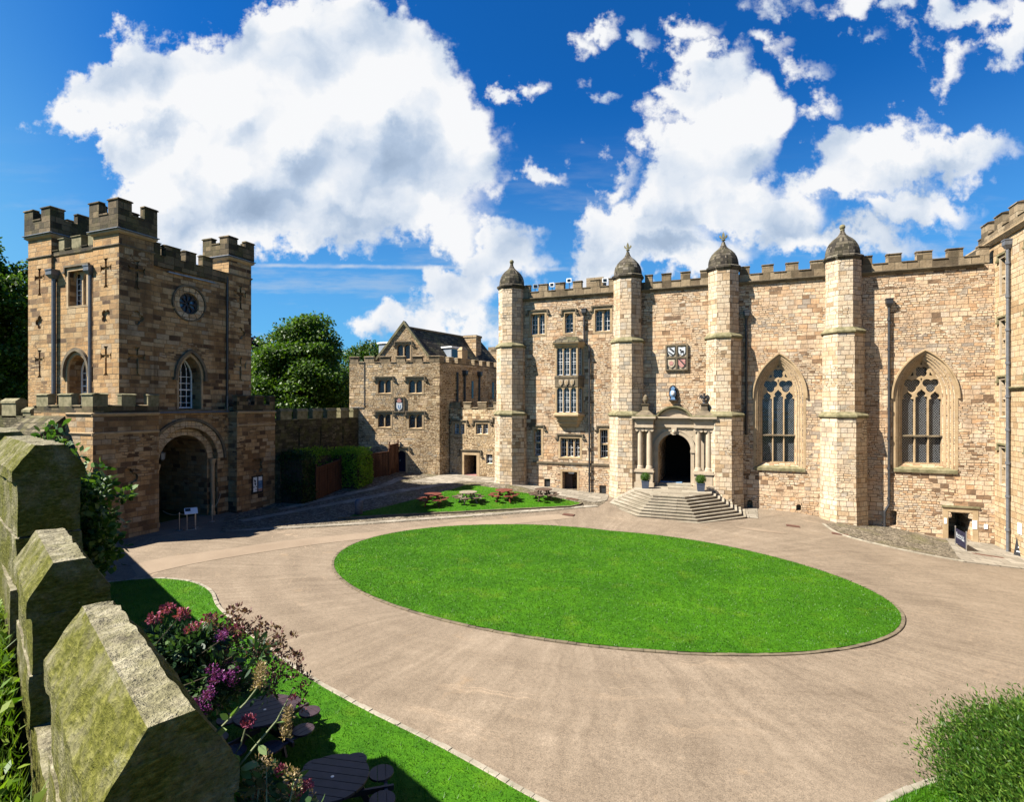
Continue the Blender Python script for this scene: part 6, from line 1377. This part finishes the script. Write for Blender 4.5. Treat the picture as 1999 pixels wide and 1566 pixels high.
# ================================================================== TREES
def tree(name, X, Y, zb, top, rad, n_blob, per, mats, label, trunk=True, flat=.62, leafL=(.22, .40), squash=1., seed=1, low=.25):
    rg = np.random.default_rng(seed); b = cam2w(X, Y, zb); H = top - zb
    o = thing(name, b, label, 'tree')
    zc = zb + H*(low + (1-low)/2); rz = H*(1-low)/2
    d = rg.normal(size=(n_blob, 3)); d /= np.linalg.norm(d, axis=1)[:, None]; rr = rg.uniform(.35, 1., n_blob)**.55
    C = d*rr[:, None]*np.array([rad*.80, rad*.80, rz*.82])*np.array([1, 1, 1.]); 
    C[:, :2] *= (1 - .28*np.clip(C[:, 2:]/rz, -1, 1)); C += np.array([b.x, b.y, zc]); br = rg.uniform(.16, .30, n_blob)*rad
    if trunk:
        m = MB(); m.tube([(b.x, b.y, zb - .5), (b.x + .1, b.y, zb + H*.2), (b.x - .1, b.y + .1, zb + H*.45), (b.x, b.y, zb + H*.75)], rad*.075, 10, r1=rad*.02); m.build('trunk', M['bark'], o); m = MB()
        for k in range(min(n_blob, 22)):
            s = Vector((b.x, b.y, zb + H*(.2 + .4*rg.random()))); e = Vector(C[k]); m.tube([s, s.lerp(e, .5) + Vector((0, 0, .05*H)), e], rad*.022, 6, r1=rad*.006)
        m.build('limbs', M['bark'], o)
    PP = []; NN = []
    for k in range(n_blob):
        q = rg.normal(size=(per, 3)); q /= np.linalg.norm(q, axis=1)[:, None]; q[:, 2] = np.where(rg.random(per) < .55, np.abs(q[:, 2]), q[:, 2]); r = br[k]*rg.uniform(.55, 1.12, per)
        PP.append(C[k] + q*r[:, None]*np.array([1.1, 1.1, .8])); NN.append(q*.7 + np.array([0, 0, .55]) + rg.normal(0, .45, (per, 3)))
    P_ = np.concatenate(PP); N_ = np.concatenate(NN); m = len(P_); T_ = rg.normal(size=(m, 3)) + np.array([0, 0, -.25])
    leaves('crown', P_, T_, N_, rg.uniform(*leafL, m), .8, mats, o)
tree('broadleaf_tree', -23.8, 61, -2, 18.2, 6.9, 100, 620, M['leaf'], 'big bushy green tree rising behind the curtain wall, right of the gatehouse', seed=3, low=.12)
tree('broadleaf_tree', -19.6, 72, -2, 16.6, 6.6, 60, 380, M['leafdk'], 'darker green tree behind the big bushy one, next to the lodge', seed=4, low=.1)
tree('broadleaf_tree', -25.5, 86, -2, 18.4, 7.5, 44, 300, M['leaf'], 'lower green tree peeping out behind the lodge parapet', seed=5, low=.1)
tree('copper_beech', -41.5, 84, -2, 20.6, 6.0, 50, 300, M['leafpurple'], 'dark purple copper beech just showing beside the gatehouse turret', seed=6, low=.1)
tree('broadleaf_tree', -30.5, 76, -2, 15.0, 6.0, 44, 300, M['leafdk'], 'dark tree in the gap between the gatehouse and the big bushy tree', seed=16, low=.05)
tree('broadleaf_tree', -49.5, 50.5, -2, 25.6, 6.6, 110, 580, M['leaf'], 'tall dark tree at the left edge behind the gatehouse', seed=7, low=.08, leafL=(.24, .42))
tree('broadleaf_tree', -44.6, 57, -2, 26.0, 3.2, 40, 300, M['leaf'], 'slender tree top showing between the gatehouse turrets', seed=8, low=.3)
tree('broadleaf_tree', -56, 62, -2, 22, 7, 50, 300, M['leafdk'], 'tree behind the tall dark one at the left edge', seed=9, low=.05)
# ================================================================== NEAR PARAPET WALL
fw = thing('parapet_wall', cam2w(-2.2, 2.6, 4.9), 'mossy stone parapet wall with gabled merlons running away from the camera', 'wall')
from mathutils import noise as mnoise
def rough(me, amp, sc, cuts):
    bm = bmesh.new(); bm.from_mesh(me)
    for _ in range(cuts):
        es = [e for e in bm.edges if e.calc_length() > .045]
        if not es: break
        bmesh.ops.subdivide_edges(bm, edges=es, cuts=1, use_grid_fill=True)
    bmesh.ops.triangulate(bm, faces=[f for f in bm.faces if len(f.verts) > 4]); bm.normal_update()
    for v in bm.verts:
        q = v.co*sc; a = mnoise.fractal(q, 1., 2., 4) + .5*mnoise.noise(v.co*sc*.35)
        chip = 1 + 1.8*max(0., mnoise.noise(v.co*2.3 + Vector((7, 3, 1))) - .25)
        v.co += v.normal*amp*(a - .35)*chip
    bm.to_mesh(me); bm.free(); return me
def coping(A, B, zt, flat, out, drop, band, wall_w, zbase, name):
    """A, B: ends (camera-side frame X, Y) of the flat ridge"""
    a, b = cam2w(*A), cam2w(*B); t = (b - a).normalized(); r = t.cross(Z3)
    f = flat/2; w = f + out
    prof = [(-f, zt), (f, zt), (w, zt - drop), (w, zt - drop - band), (-w, zt - drop - band), (-w, zt - drop)]
    m = MB(); n = max(3, int((b-a).length/.12)); m.loft([[a.lerp(b, k/n) + r*s + Z3*z for s, z in prof] for k in range(n + 1)])
    o = link(name, rough(m.mesh(name, M['moss']), .011, 8., 4), fw)
    ww = wall_w; zz = zt - drop - band + .004
    for j, (z0, z1) in enumerate(((zbase, zbase + (zz - zbase)*.48), (zbase + (zz - zbase)*.49, zz))):
        m = MB(); e = .0 if j else .012; m.loft([[a.lerp(b, k/n) + r*s + Z3*z for s, z in ((-ww - e, z0), (ww + e, z0), (ww + e, z1), (-ww - e, z1))] for k in range(n + 1)])
        link('merlon_block', rough(m.mesh('merlon_block', M['moss']), .012, 6., 4), o)
    return o
coping((-1.085, 1.715), (-2.105, 2.735), 6.0, .135, .14, .23, .11, .185, 4.98, 'merlon')
coping((-2.85, 3.47), (-3.74, 4.35), 6.0, .17, .13, .22, .11, .185, 4.98, 'merlon')
coping((-4.36, 5.08), (-6.0, 6.52), 6.63, .22, .16, .23, .11, .23, 5.3, 'merlon')
coping((-6.95, 7.45), (-8.4, 8.9), 6.63, .22, .16, .23, .11, .23, 5.3, 'merlon')
def wallseg(A, B, z0, z1a, z1b, w, name='wall_body'):
    a, b = cam2w(*A), cam2w(*B); t = (b - a).normalized(); r = t.cross(Z3); n = max(3, int((b-a).length/.2)); m = MB()
    m.loft([[p + r*-w + Z3*z0, p + r*w + Z3*z0, p + r*w + Z3*z, p + r*-w + Z3*z] for p, z in [(a.lerp(b, k/n), z1a + (z1b - z1a)*k/n) for k in range(n+1)]]); return m
for A, B, z0, za, zb, w in (((-.35, 1.0), (-4.30, 4.98), 3.2, 5.0, 5.0, .215), ((-4.28, 4.96), (-8.6, 9.1), 3.2, 5.35, 5.35, .26)):
    link('wall_body', rough(wallseg(A, B, z0, za, zb, w).mesh('wall_body', M['moss']), .018, 5., 2), fw)
wallseg((-.35, 1.0), (-8.6, 9.1), -.6, 3.25, 3.25, .32).build('wall_foot', M['curtain'], fw)
def w2c(x, y): return (x*CT + y*ST, -x*ST + y*CT)
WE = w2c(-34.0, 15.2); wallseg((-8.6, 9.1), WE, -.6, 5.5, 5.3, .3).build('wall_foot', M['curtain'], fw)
m = MB(); A, B = cam2w(-8.6, 9.1), cam2w(*WE); t = (B - A).normalized(); r = t.cross(Z3); m.loft([[p + r*s + Z3*z for s, z in ((-.36, q), (.36, q), (.12, q + .28), (-.12, q + .28))] for p, q in ((A, 5.5), (B, 5.3))]); m.build('wall_coping', M['mouldmoss'], fw)
sw = MB(); sw.box(-33.5, -31.0, 14.6, 17.14, -.5, 5.2); swf = Fr((0, 14.6, 0), (0, -1, 0))
st_ = thing('stub_wall', (-32, 16, 0), 'low stub wall with a mossy coping, against the gatehouse corner behind the leafy shrub', 'wall'); sw.build('wall_face', M['curtain'], st_)
k = MB(); k.box(-33.56, -30.94, 14.54, 17.13, 5.2, 5.45); k.build('coping', M['mouldmoss'], st_)
# grassy walk behind the wall
bank = [cam2w(*q) for q in ((-1.25, .2), (-4.5, 4.75), (-9.0, 9.1), (-14, 10), (-14, -3), (-1.0, -3), (.2, -1.0))]
m = MB(); m.prism([(p.x, p.y) for p in bank], -1.0, 4.93); tag(m.build('grass_bank', M['wild']), 'grassy walk on the inner side of the near parapet wall', None, None, 'structure')
def blades(name, P, L, w, mat, lean=.35, parent=None):
    n = len(P); a = NR.uniform(0, 2*np.pi, n); S = np.column_stack([np.cos(a), np.sin(a), np.zeros(n)]); T = np.column_stack([NR.normal(0, lean, n), NR.normal(0, lean, n), np.ones(n)]); L = np.asarray(L)[:, None]
    V = np.empty((n, 3, 3)); V[:, 0] = P - S*w/2; V[:, 1] = P + S*w/2; V[:, 2] = P + T*L
    me = bpy.data.meshes.new(name); me.vertices.add(3*n); me.vertices.foreach_set('co', V.astype(np.float32).ravel()); me.loops.add(3*n); me.loops.foreach_set('vertex_index', np.arange(3*n, dtype=np.int32)); me.polygons.add(n); me.polygons.foreach_set('loop_start', np.arange(0, 3*n, 3, dtype=np.int32))
    me.materials.append(mat); me.update(calc_edges=True); me.validate(); return link(name, me, parent)
def in_poly(X, Y, poly):
    c = np.zeros(len(X), bool); j = len(poly) - 1
    for i in range(len(poly)):
        xi, yi = poly[i]; xj, yj = poly[j]
        with np.errstate(divide='ignore', invalid='ignore'): c ^= ((yi > Y) != (yj > Y)) & (X < (xj - xi)*(Y - yi)/(yj - yi + 1e-12) + xi)
        j = i
    return c
n = 26000; q = NR.random((n, 2)); Xc = -5.2 + q[:, 0]*4.2; Yc = 1.0 + q[:, 1]*4.6; k = (Xc + Yc < .30) & (Xc/Yc > -1.25); Xc, Yc = Xc[k], Yc[k]
P_ = np.column_stack([Xc*CT - Yc*ST, Xc*ST + Yc*CT, np.full(len(Xc), 4.92) + .06*np.sin(Xc*4)*np.cos(Yc*3)])
tag(blades('wild_grass', P_, NR.uniform(.03, .11, len(P_))*(1 + 1.2*(NR.random(len(P_)) < .04)), .008, M['blade'], .55), 'lush rough grass on the walk at the lower left', None, None, 'stuff')
# broad weed leaves among the grass
k = NR.choice(len(P_), 700); D_ = NR.normal(size=(700, 3)) + np.array([0, 0, .5]); tag(leaves('broad_leaved_weeds', P_[k] + np.array([0, 0, .05]), D_, NR.normal(0, .5, (700, 3)) + np.array([0, 0, 1.]), NR.uniform(.04, .11, 700), .5, M['blade']), 'broad weed leaves mixed into the rough grass', None, None, 'stuff')
def lawn_blades(name, poly, n, L, w, lab, dz=.05):
    P2 = np.array(poly); x0, y0 = P2.min(0); x1, y1 = P2.max(0); X = NR.uniform(x0, x1, n); Y = NR.uniform(y0, y1, n); k = in_poly(X, Y, poly); X, Y = X[k], Y[k]
    Zv = zg(np.column_stack([X, Y])) + dz - .005; tag(blades(name, np.column_stack([X, Y, Zv]), NR.uniform(*L, len(X)), w, M['lawnblade'], .5), lab, None, None, 'stuff')
lawn_blades('lawn_grass', LL_, 150000, (.03, .075), .016, 'short mown grass of the lower lawn')
lawn_blades('lawn_grass', ov, 190000, (.02, .055), .024, 'short mown grass of the oval lawn')
lawn_blades('lawn_grass', tri, 30000, (.02, .06), .03, 'short mown grass of the table lawn', .07)
# ================================================================== PLANTS ON THE WALL
def stem_bundle(root, tips, r0, mat, parent, name='stems', droop=.0):
    m = MB()
    for t in tips:
        t = Vector(t); mid = root.lerp(t, .55) + Vector((0, 0, .06)) + Vector((R.uniform(-.03, .03), R.uniform(-.03, .03), 0)); m.tube([root + Vector((R.uniform(-.06, .06), R.uniform(-.06, .06), 0)), mid, t], r0, 5, r1=r0*.5)
    return m.build(name, mat, parent)
def cluster(name, centers, rad, per, L, mat, parent, asp=.7, up=.6, sq=(1, 1, .7), full=False):
    C = np.repeat(np.array(centers), per, 0); m = len(C); d = NR.normal(size=(m, 3)); d /= np.linalg.norm(d, axis=1)[:, None]; r = (NR.random(m)**.5)*np.repeat(np.asarray(rad), per) if np.ndim(rad) else (NR.random(m)**.5)*rad
    return leaves(name, C + d*r[:, None]*np.array(sq), d + np.array([0, 0, up]) + NR.normal(0, .3, (m, 3)), NR.normal(size=(m, 3)), NR.uniform(L[0], L[1], m), asp, mat, parent, full=full)
def cp(u, v, Y): r = ray(u, v); return CAM + r*Y      # a point seen at (u, v), Y metres in front of the eye
vr = cam2w(-2.75, 3.55, 4.75)
vp = thing('valerian', vr, 'large dark valerian bush with purple flower heads, growing out of the parapet wall', 'flowering plant')
purple = [(420,1262),(440,1245),(455,1300),(432,1310),(465,1335),(412,1352),(430,1368),(395,1290),(385,1275),(398,1378),(448,1322)]
pink = [(328,1190),(355,1200),(302,1208),(376,1228),(300,1215),(408,1210),(462,1230)]
tall = [(438,1196),(468,1187),(500,1212),(515,1225),(540,1235),(555,1245),(590,1305),(575,1270),(545,1290),(520,1265),(485,1225),(455,1210),(425,1200)]
rY = lambda: R.uniform(3.3, 3.9)
pc = [cp(u, v, rY()) for u, v in purple]; kc_ = [cp(u, v, rY()) for u, v in pink]; tc = [cp(u, v, rY() + .15) for u, v in tall]
stem_bundle(vr, pc + kc_ + tc, .004, M['bark'], vp)
C_ = [vr.lerp(R.choice(pc + kc_ + tc), R.uniform(.25, .9)) + Vector((R.uniform(-.08, .08), R.uniform(-.08, .08), R.uniform(-.06, .04))) for _ in range(120)]
C_ += [cp(R.uniform(290, 430), R.uniform(1240, 1390), R.uniform(3.5, 4.1)) for _ in range(60)]
cluster('foliage', [tuple(c) for c in C_], .10, 55, (.03, .07), M['val'], vp, .42, .2, full=True)
for c in pc: cluster('flower_head', [tuple(c + Vector((R.uniform(-.05, .05), R.uniform(-.05, .05), R.uniform(-.04, .04)))) for _ in range(4)], .035, 60, (.008, .018), M['flowerp'], vp)
for c in kc_: cluster('flower_head', [tuple(c)], .045, 100, (.014, .026), M['flower'], vp)
sp = []
for c in tc:
    for j in range(7): sp.append(tuple(Vector(c) + Vector((R.uniform(-.05, .05), R.uniform(-.05, .05), -.03*j)) * (1 + .05*j)))
cluster('seed_spike', sp, .030, 24, (.018, .034), leaf_mat('dark seed spikes', (.09,.025,.04), (.17,.07,.07), (.28,.20,.09), .3), vp, .5, .8)
vr2 = cam2w(-.78, 1.62, 5.15)
vq = thing('valerian', vr2, 'small valerian at the bottom with a red flower and two bleached seed heads', 'flowering plant')
for path, w in (([(462,1502),(500,1455),(540,1408),(560,1370),(572,1345)], .0042), ([(410,1442),(440,1412),(480,1372),(505,1340),(512,1325)], .0042), ([(450,1490),(470,1455),(482,1412)], .0035)):
    MB().tube([cp(u, v, 1.9) for u, v in path], w, 6, r1=w*.6).build('flower_stem', M['valstem'], vq)
for u0, v0, u1, v1 in ((556,1438,566,1385),(505,1342,510,1300)):
    cc_ = [tuple(cp(u0 + (u1-u0)*j/9 + R.uniform(-9, 9)*(1 - .6*j/9), v0 + (v1-v0)*j/9, 1.9 + R.uniform(-.02, .02))) for j in range(10) for _ in range(4)]
    cluster('seed_head', cc_, .012, 14, (.008, .016), M['seed'], vq, .35, .8, (1, 1, 1))
cluster('flower_head', [tuple(cp(485, 1408, 1.9))], .024, 220, (.006, .013), M['flower'], vq, .7)
cluster('flower_head', [tuple(cp(572, 1362, 1.9))], .012, 60, (.006, .010), M['flower'], vq, .7)
bl_ = []
low = [(500,1500),(520,1485),(545,1520),(505,1530),(560,1500),(575,1515),(530,1545),(500,1550),(600,1550),(480,1520)]
for u, v in low: bl_.append(cp(u, v + 10, R.uniform(1.85, 2.1)))
stem_bundle(vr2, bl_, .004, M['valstem'], vq)
cluster('seed_head', [tuple(c + Vector((R.uniform(-.02, .02), R.uniform(-.02, .02), R.uniform(-.05, .02)))) for c in bl_ for _ in range(5)], .02, 24, (.008, .02), M['seed'], vq, .4, .6, (1, 1, 1))
for u, v in ((512,1540),(548,1505),(562,1545),(590,1548),(505,1562),(598,1535)): cluster('flower_head', [tuple(cp(u, v, 1.95))], .022, 120, (.006, .013), M['flower'], vq, .7)
lv = [((468,1490),(452,1475)),((470,1500),(505,1492)),((498,1452),(480,1430)),((505,1455),(520,1475)),((540,1412),(555,1408)),((414,1440),(405,1420)),((420,1436),(440,1425)),((452,1400),(462,1378)),((446,1405),(430,1395)),((470,1505),(490,1520)),((466,1508),(452,1520)),((455,1495),(430,1490))]
A_ = np.array([tuple(cp(*a, 1.9)) for a, b in lv]); B_ = np.array([tuple(cp(*b, 1.88)) for a, b in lv])
leaves('stem_leaves', A_, B_ - A_, NR.normal(0, .3, (len(lv), 3)) + np.array([.3, -.6, 1.]), np.linalg.norm(B_ - A_, axis=1)*1.0, .55, leaf_mat('pale valerian leaf', (.10,.17,.05), (.17,.27,.08), (.28,.36,.14), .3), vq, full=True)
cluster('foliage', [tuple(c - Vector((0, 0, R.uniform(.04, .25)))) for c in bl_ for _ in range(3)], .05, 14, (.03, .06), M['val'], vq, .42, .1, full=True)
# leafy climber on the outer face of the wall, before the gatehouse
cr = cam2w(-6.0, 7.0, 4.9); cl_ = thing('climbing_shrub', cr, 'leafy green shrub sprouting from the parapet wall in front of the gatehouse corner', 'shrub')
tips = [(80,845),(118,852),(140,905),(155,925),(180,912),(170,960),(150,975),(225,962),(165,1000),(175,1030),(150,1045),(205,1000),(215,1010),(140,1030),(180,1055),(205,1035),(190,1080),(165,1075),(210,1050),(185,1100),(200,1110)]
tp_ = [cp(u, v, R.uniform(6.2, 7.2)) for u, v in tips]; stem_bundle(cr, tp_, .011, M['bark'], cl_)
C_ = []
for c in tp_:
    for _ in range(10): C_.append(tuple(cr.lerp(c, R.uniform(.55, 1.02)) + Vector((R.uniform(-.14, .14), R.uniform(-.14, .14), R.uniform(-.12, .1)))))
C_ += [tuple(cp(R.uniform(140, 205), R.uniform(930, 1110), R.uniform(6.3, 7.1))) for _ in range(110)]
cluster('foliage', C_, .12, 16, (.05, .11), leaf_mat('shrub leaves', (.015,.05,.010), (.05,.13,.02), (.18,.28,.05), .3), cl_, .62, .2, full=True)
# shrub on the bank at the lower right
sb = cam2w(9.6, 9.4, .1); sh = thing('bank_shrub', sb, 'fine-leaved green shrub spilling over the bank at the lower right corner', 'shrub')
cX = []; 
for _ in range(420):
    a = R.uniform(0, 2*math.pi); rr_ = math.sqrt(R.random()); X = 10.4 + rr_*2.5*math.cos(a); Y = 9.4 + rr_*2.1*math.sin(a); dx = (X - 10.4)/2.6; dy = (Y - 9.4)/2.2
    h = 1.2*max(0, 1 - dx*dx - dy*dy)**.6
    if X < 10: h *= .35 + .65*max(0, min(1, (X - 7.6)/2.2))
    cX.append((X, Y, h*R.uniform(.55, 1.02)))
C_ = [tuple(cam2w(X, Y, z + .05)) for X, Y, z in cX]
m = MB(); 
for X, Y, z in cX[:120]: m.tube([tuple(sb + Vector((R.uniform(-.8, .8), R.uniform(-.8, .8), 0))), tuple(cam2w(X, Y, z*.6)), tuple(cam2w(X - .08, Y, z + .1))], .014, 5, r1=.004)
m.build('twigs', M['bark'], sh)
C2 = np.repeat(np.array(C_), 150, 0); k = len(C2); d = NR.normal(0, 1, (k, 3))*np.array([.22, .22, .16])
dirn = np.array(tuple(cam2w(-.55, .15, .75)))[None] + NR.normal(0, .45, (k, 3))
leaves('foliage', C2 + d, dirn, NR.normal(size=(k, 3)), NR.uniform(.05, .13, k), .24, leaf_mat('shrub needles', (.018,.055,.006), (.055,.15,.012), (.20,.31,.04), .3), sh)
kb_ = [tuple(G(u, v)[:2]) for u, v in ((1690,1600),(1735,1574),(1768,1557),(1805,1541),(1860,1524),(1930,1508),(2010,1494),(2120,1480))]
gb_ = kb_ + [tuple(G(u, v)[:2]) for u, v in ((2200,1600),(2100,1800),(1800,1900))]
drape('corner_lawn', gb_, .05, M['grass'], .5, label='scrap of lawn under the shrub at the lower right')
lawn_blades('lawn_grass', gb_, 40000, (.04, .13), .014, 'longer grass round the shrub at the lower right')
kerb_run('corner_kerb', smooth_open(kb_), .14, .05, .5, M['kerb'], False, 1, label='stone edging of the lawn scrap at the lower right')
SUN_E = 5.0; SKY_S = .05; EXPO = 1.72; CLOUD_B = 5.6; SKY_TINT = (.05, .45, .92, 1); HAZE_C = (1.3, 3.5, 5.3, 1)
# ================================================================== SKY, SUN, CAMERA
SUN_DIR = Vector((.80, .60, 0)).normalized(); EL = math.radians(47)
L = Vector((SUN_DIR.x*math.cos(EL), SUN_DIR.y*math.cos(EL), -math.sin(EL)))
sd_ = bpy.data.lights.new('sun', 'SUN'); sd_.energy = SUN_E; sd_.angle = math.radians(.5); sd_.color = (1., .945, .84)
so = bpy.data.objects.new('sun', sd_); COL.objects.link(so); so.rotation_euler = L.to_track_quat('-Z', 'Y').to_euler(); so.location = (-40, -30, 60)
w = bpy.data.worlds.new('World'); scene.world = w; w.use_nodes = True; t = NT(w.node_tree); t.n.clear()
out = t.new('ShaderNodeOutputWorld'); bg = t.new('ShaderNodeBackground'); t.l.new(bg.outputs[0], out.inputs[0])
sky = t.new('ShaderNodeTexSky', sky_type='NISHITA'); sky.sun_disc = False; sky.sun_elevation = EL; sky.sun_rotation = math.atan2(-SUN_DIR.x, -SUN_DIR.y); sky.air_density = 1.0; sky.dust_density = .25; sky.ozone_density = 2.5
D = t.vec('NORMALIZE', t.new('ShaderNodeTexCoord').outputs['Generated'])
# direction coordinates about a fixed compass bearing: x east-ish along the horizon, y up
fx = t.vec('DOT_PRODUCT', D, (CT, ST, 0)); fy = t.vec('DOT_PRODUCT', D, (-ST, CT, 0)); dz = t.sep(D)[2]
ff = t.math('MAXIMUM', fy, .12); qx = t.math('DIVIDE', fx, ff); qy = t.math('DIVIDE', dz, ff)
def cn(*a, **k): return t.noise(*a, dim='2D', **k)
Q0 = t.comb(qx, qy, 0.)
wob = cn(Q0, 4.5, 6, .62, color=True); wob2 = cn(Q0, 15., 5, .6, color=True)
off = t.vec('ADD', t.scale(t.vec('SUBTRACT', wob, (.5, .5, .5)), .22), t.scale(t.vec('SUBTRACT', wob2, (.5, .5, .5)), .09))
QW = t.vec('MULTIPLY', t.vec('ADD', Q0, off), (1, 1, 0))
BL = [(300,140,100,75),(235,205,130,60),(150,205,50,35),(420,150,100,80),(640,70,115,85),(550,95,80,60),(700,150,170,120),(850,190,95,90),(540,250,240,150),(790,280,190,140),(900,270,95,110),(350,290,120,130),(380,400,140,95),(560,410,200,90),(760,400,170,75),(860,450,75,60),(330,480,100,45),
 (945,505,80,60),(905,575,85,60),(820,640,100,36),(745,652,50,30),(920,645,90,40),
 (1385,150,85,65),(1330,200,70,45),(1450,205,70,60),(1285,243,50,26),(1400,290,105,80),(1390,380,170,70),(1250,445,150,75),(1170,490,80,60),(1300,510,170,50),(1500,425,150,60),(1610,345,140,58),(1720,295,140,68),(1850,285,110,50),(1800,405,120,42),(1660,475,170,36),
 (1740,2,180,30),(1900,20,90,40),(1975,65,60,60),(1350,55,48,28),(1530,95,55,26),(1580,130,40,20),(1195,330,58,34),(1165,45,26,30),(1860,130,36,18),(1040,155,22,26),(1590,205,24,16),(1120,60,20,22),(1255,85,26,30),(1700,95,30,20),(1790,85,26,16),(1840,140,40,18),(700,480,36,34),(1045,345,30,18),(1170,175,36,16)]
d = None
for u, v, ru, rv in BL:
    a = t.vec('MULTIPLY', t.vec('SUBTRACT', QW, ((u-999.5)/FPX, (791-v)/FPX, 0)), (FPX/(ru*1.12), FPX/(rv*1.12), 0))
    l = t.math('SUBTRACT', 1., t.vec('LENGTH', a)); l = t.math('MULTIPLY', l, min(ru, rv)/90.)
    d = l if d is None else t.math('SMOOTH_MAX', d, l, .10)
fine = cn(Q0, 30., 5, .62); mid = cn(Q0, 9., 5, .6)
def vor0(q, sc):
    n = t.new('ShaderNodeTexVoronoi', feature='SMOOTH_F1', voronoi_dimensions='2D'); t.set(n.inputs['Vector'], q); n.inputs['Scale'].default_value = sc; n.inputs['Smoothness'].default_value = .35; return n.outputs['Distance']
Qv = t.vec('ADD', Q0, t.scale(off, .3))
d = t.math('ADD', d, t.math('ADD', t.math('MULTIPLY', t.math('SUBTRACT', .42, vor0(Qv, 9.)), .32), t.math('MULTIPLY', t.math('SUBTRACT', .42, vor0(Qv, 24.)), .14)))
dens = t.math('ADD', d, t.math('ADD', t.math('MULTIPLY', t.math('SUBTRACT', fine, .5), .34), t.math('MULTIPLY', t.math('SUBTRACT', mid, .5), .42)))
alpha = t.map(dens, -.07, .25, 0, 1, True)
fwd = t.map(fy, .12, .3, 0, 1, True)
alpha = t.math('MULTIPLY', alpha, fwd)
# billow shading: compare the puffy height field with itself a step toward the sun (up and left)
def vor(q, sc, sm=.55):
    n = t.new('ShaderNodeTexVoronoi', feature='SMOOTH_F1', voronoi_dimensions='2D'); t.set(n.inputs['Vector'], q); n.inputs['Scale'].default_value = sc; n.inputs['Smoothness'].default_value = sm; return n.outputs['Distance']
def puff(q): return t.math('ADD', t.math('MULTIPLY', vor(q, 6.5), -1.05), t.math('ADD', t.math('MULTIPLY', cn(q, 3.2, 4, .55), .9), t.math('MULTIPLY', cn(q, 16., 5, .6), .22)))
Qb = t.vec('ADD', Q0, t.scale(off, .35))
h0 = puff(Qb); h1 = puff(t.vec('ADD', Qb, (-.020, .030, 0)))
lit = t.math('MULTIPLY', t.math('SUBTRACT', h0, h1), 1.45)
SB = [(700,330,230,95),(430,375,130,60),(860,335,110,85),(560,390,190,60),(640,430,220,50),(1720,335,130,50),(1480,420,170,45),(1860,310,110,36),(1280,500,160,30),(1640,440,120,24),(320,250,90,40)]
core = None
for u, v, ru, rv in SB:
    a = t.vec('MULTIPLY', t.vec('SUBTRACT', QW, ((u-999.5)/FPX, (791-v)/FPX, 0)), (FPX/(ru*1.25), FPX/(rv*1.35), 0)); l = t.math('SUBTRACT', 1., t.vec('LENGTH', a))
    core = l if core is None else t.math('SMOOTH_MAX', core, l, .2)
core = t.map(t.math('ADD', core, t.math('MULTIPLY', t.math('SUBTRACT', mid, .5), .5)), -.1, .9, .0, .33, True)
sh_ = t.math('SUBTRACT', t.math('ADD', .86, lit), core, clamp=True)
ccol = t.ramp(sh_, [(.0, (.34,.45,.62)), (.35, (.50,.62,.80)), (.65, (.80,.87,.97)), (.92, (1.02,1.03,1.05))])
ccol = t.scale(ccol, CLOUD_B)
# thin cirrus veil, low streaks and a contrail
ci = cn(t.vec('MULTIPLY', Q0, (1.2, 7., 1.)), 2.2, 6, .62); cim = t.math('MULTIPLY', t.map(ci, .50, .72, 0, .45, True), t.map(qy, .55, .12, 0, 1, True))
ctr = t.math('MULTIPLY', t.map(t.math('ABSOLUTE', t.math('SUBTRACT', t.math('ADD', qy, t.math('MULTIPLY', t.math('SUBTRACT', fine, .5), .006)), t.math('MULTIPLY_ADD', qx, -.012, .2545))), .0, .006, .6, 0, True), t.math('MULTIPLY', t.map(qx, -.50, -.45, 0, 1), t.math('MULTIPLY', t.map(qx, .08, .12, 1, 0), t.map(cn(Q0, 14., 4, .6), .3, .6, .35, 1.))))
sc_ = t.mix(1., sky.outputs[0], SKY_TINT, 'MULTIPLY')
hz = t.math('ADD', t.map(dz, -.02, .50, .72, 0., True), t.math('MULTIPLY', t.map(qx, -.55, -1.1, 0, .35, True), t.map(dz, .9, .2, 0, 1, True)))
sc_ = t.mix(hz, sc_, HAZE_C)
sc_ = t.mix(t.math('MULTIPLY', cim, fwd), sc_, tuple(x*CLOUD_B*.8 for x in (.80,.90,1.)) + (1,))
sc_ = t.mix(t.math('MULTIPLY', ctr, fwd), sc_, tuple(x*CLOUD_B*.9 for x in (.9,.95,1.)) + (1,))
col = t.mix(alpha, sc_, ccol)
t.l.new(col, bg.inputs[0]); bg.inputs[1].default_value = SKY_S
cam = bpy.data.cameras.new('camera'); co = bpy.data.objects.new('camera', cam); COL.objects.link(co); scene.camera = co
cam.sensor_width = 36; cam.sensor_fit = 'HORIZONTAL'; cam.lens = FPX/1999*36; cam.shift_y = 8/1999; cam.clip_end = 3000; cam.clip_start = .05
co.location = CAM; co.rotation_euler = (math.radians(90), 0, TH)
vs = scene.view_settings; vs.view_transform = 'Standard'; vs.look = 'None'; vs.gamma = 1; vs.use_curve_mapping = False; vs.exposure = EXPO
try: scene.cycles.max_bounces = 6; scene.cycles.diffuse_bounces = 1; scene.cycles.glossy_bounces = 3; scene.cycles.transmission_bounces = 3; scene.cycles.use_denoising = True
except Exception: pass
for o in LOCALS:
    if 'local_' in o.keys(): del o['local_']
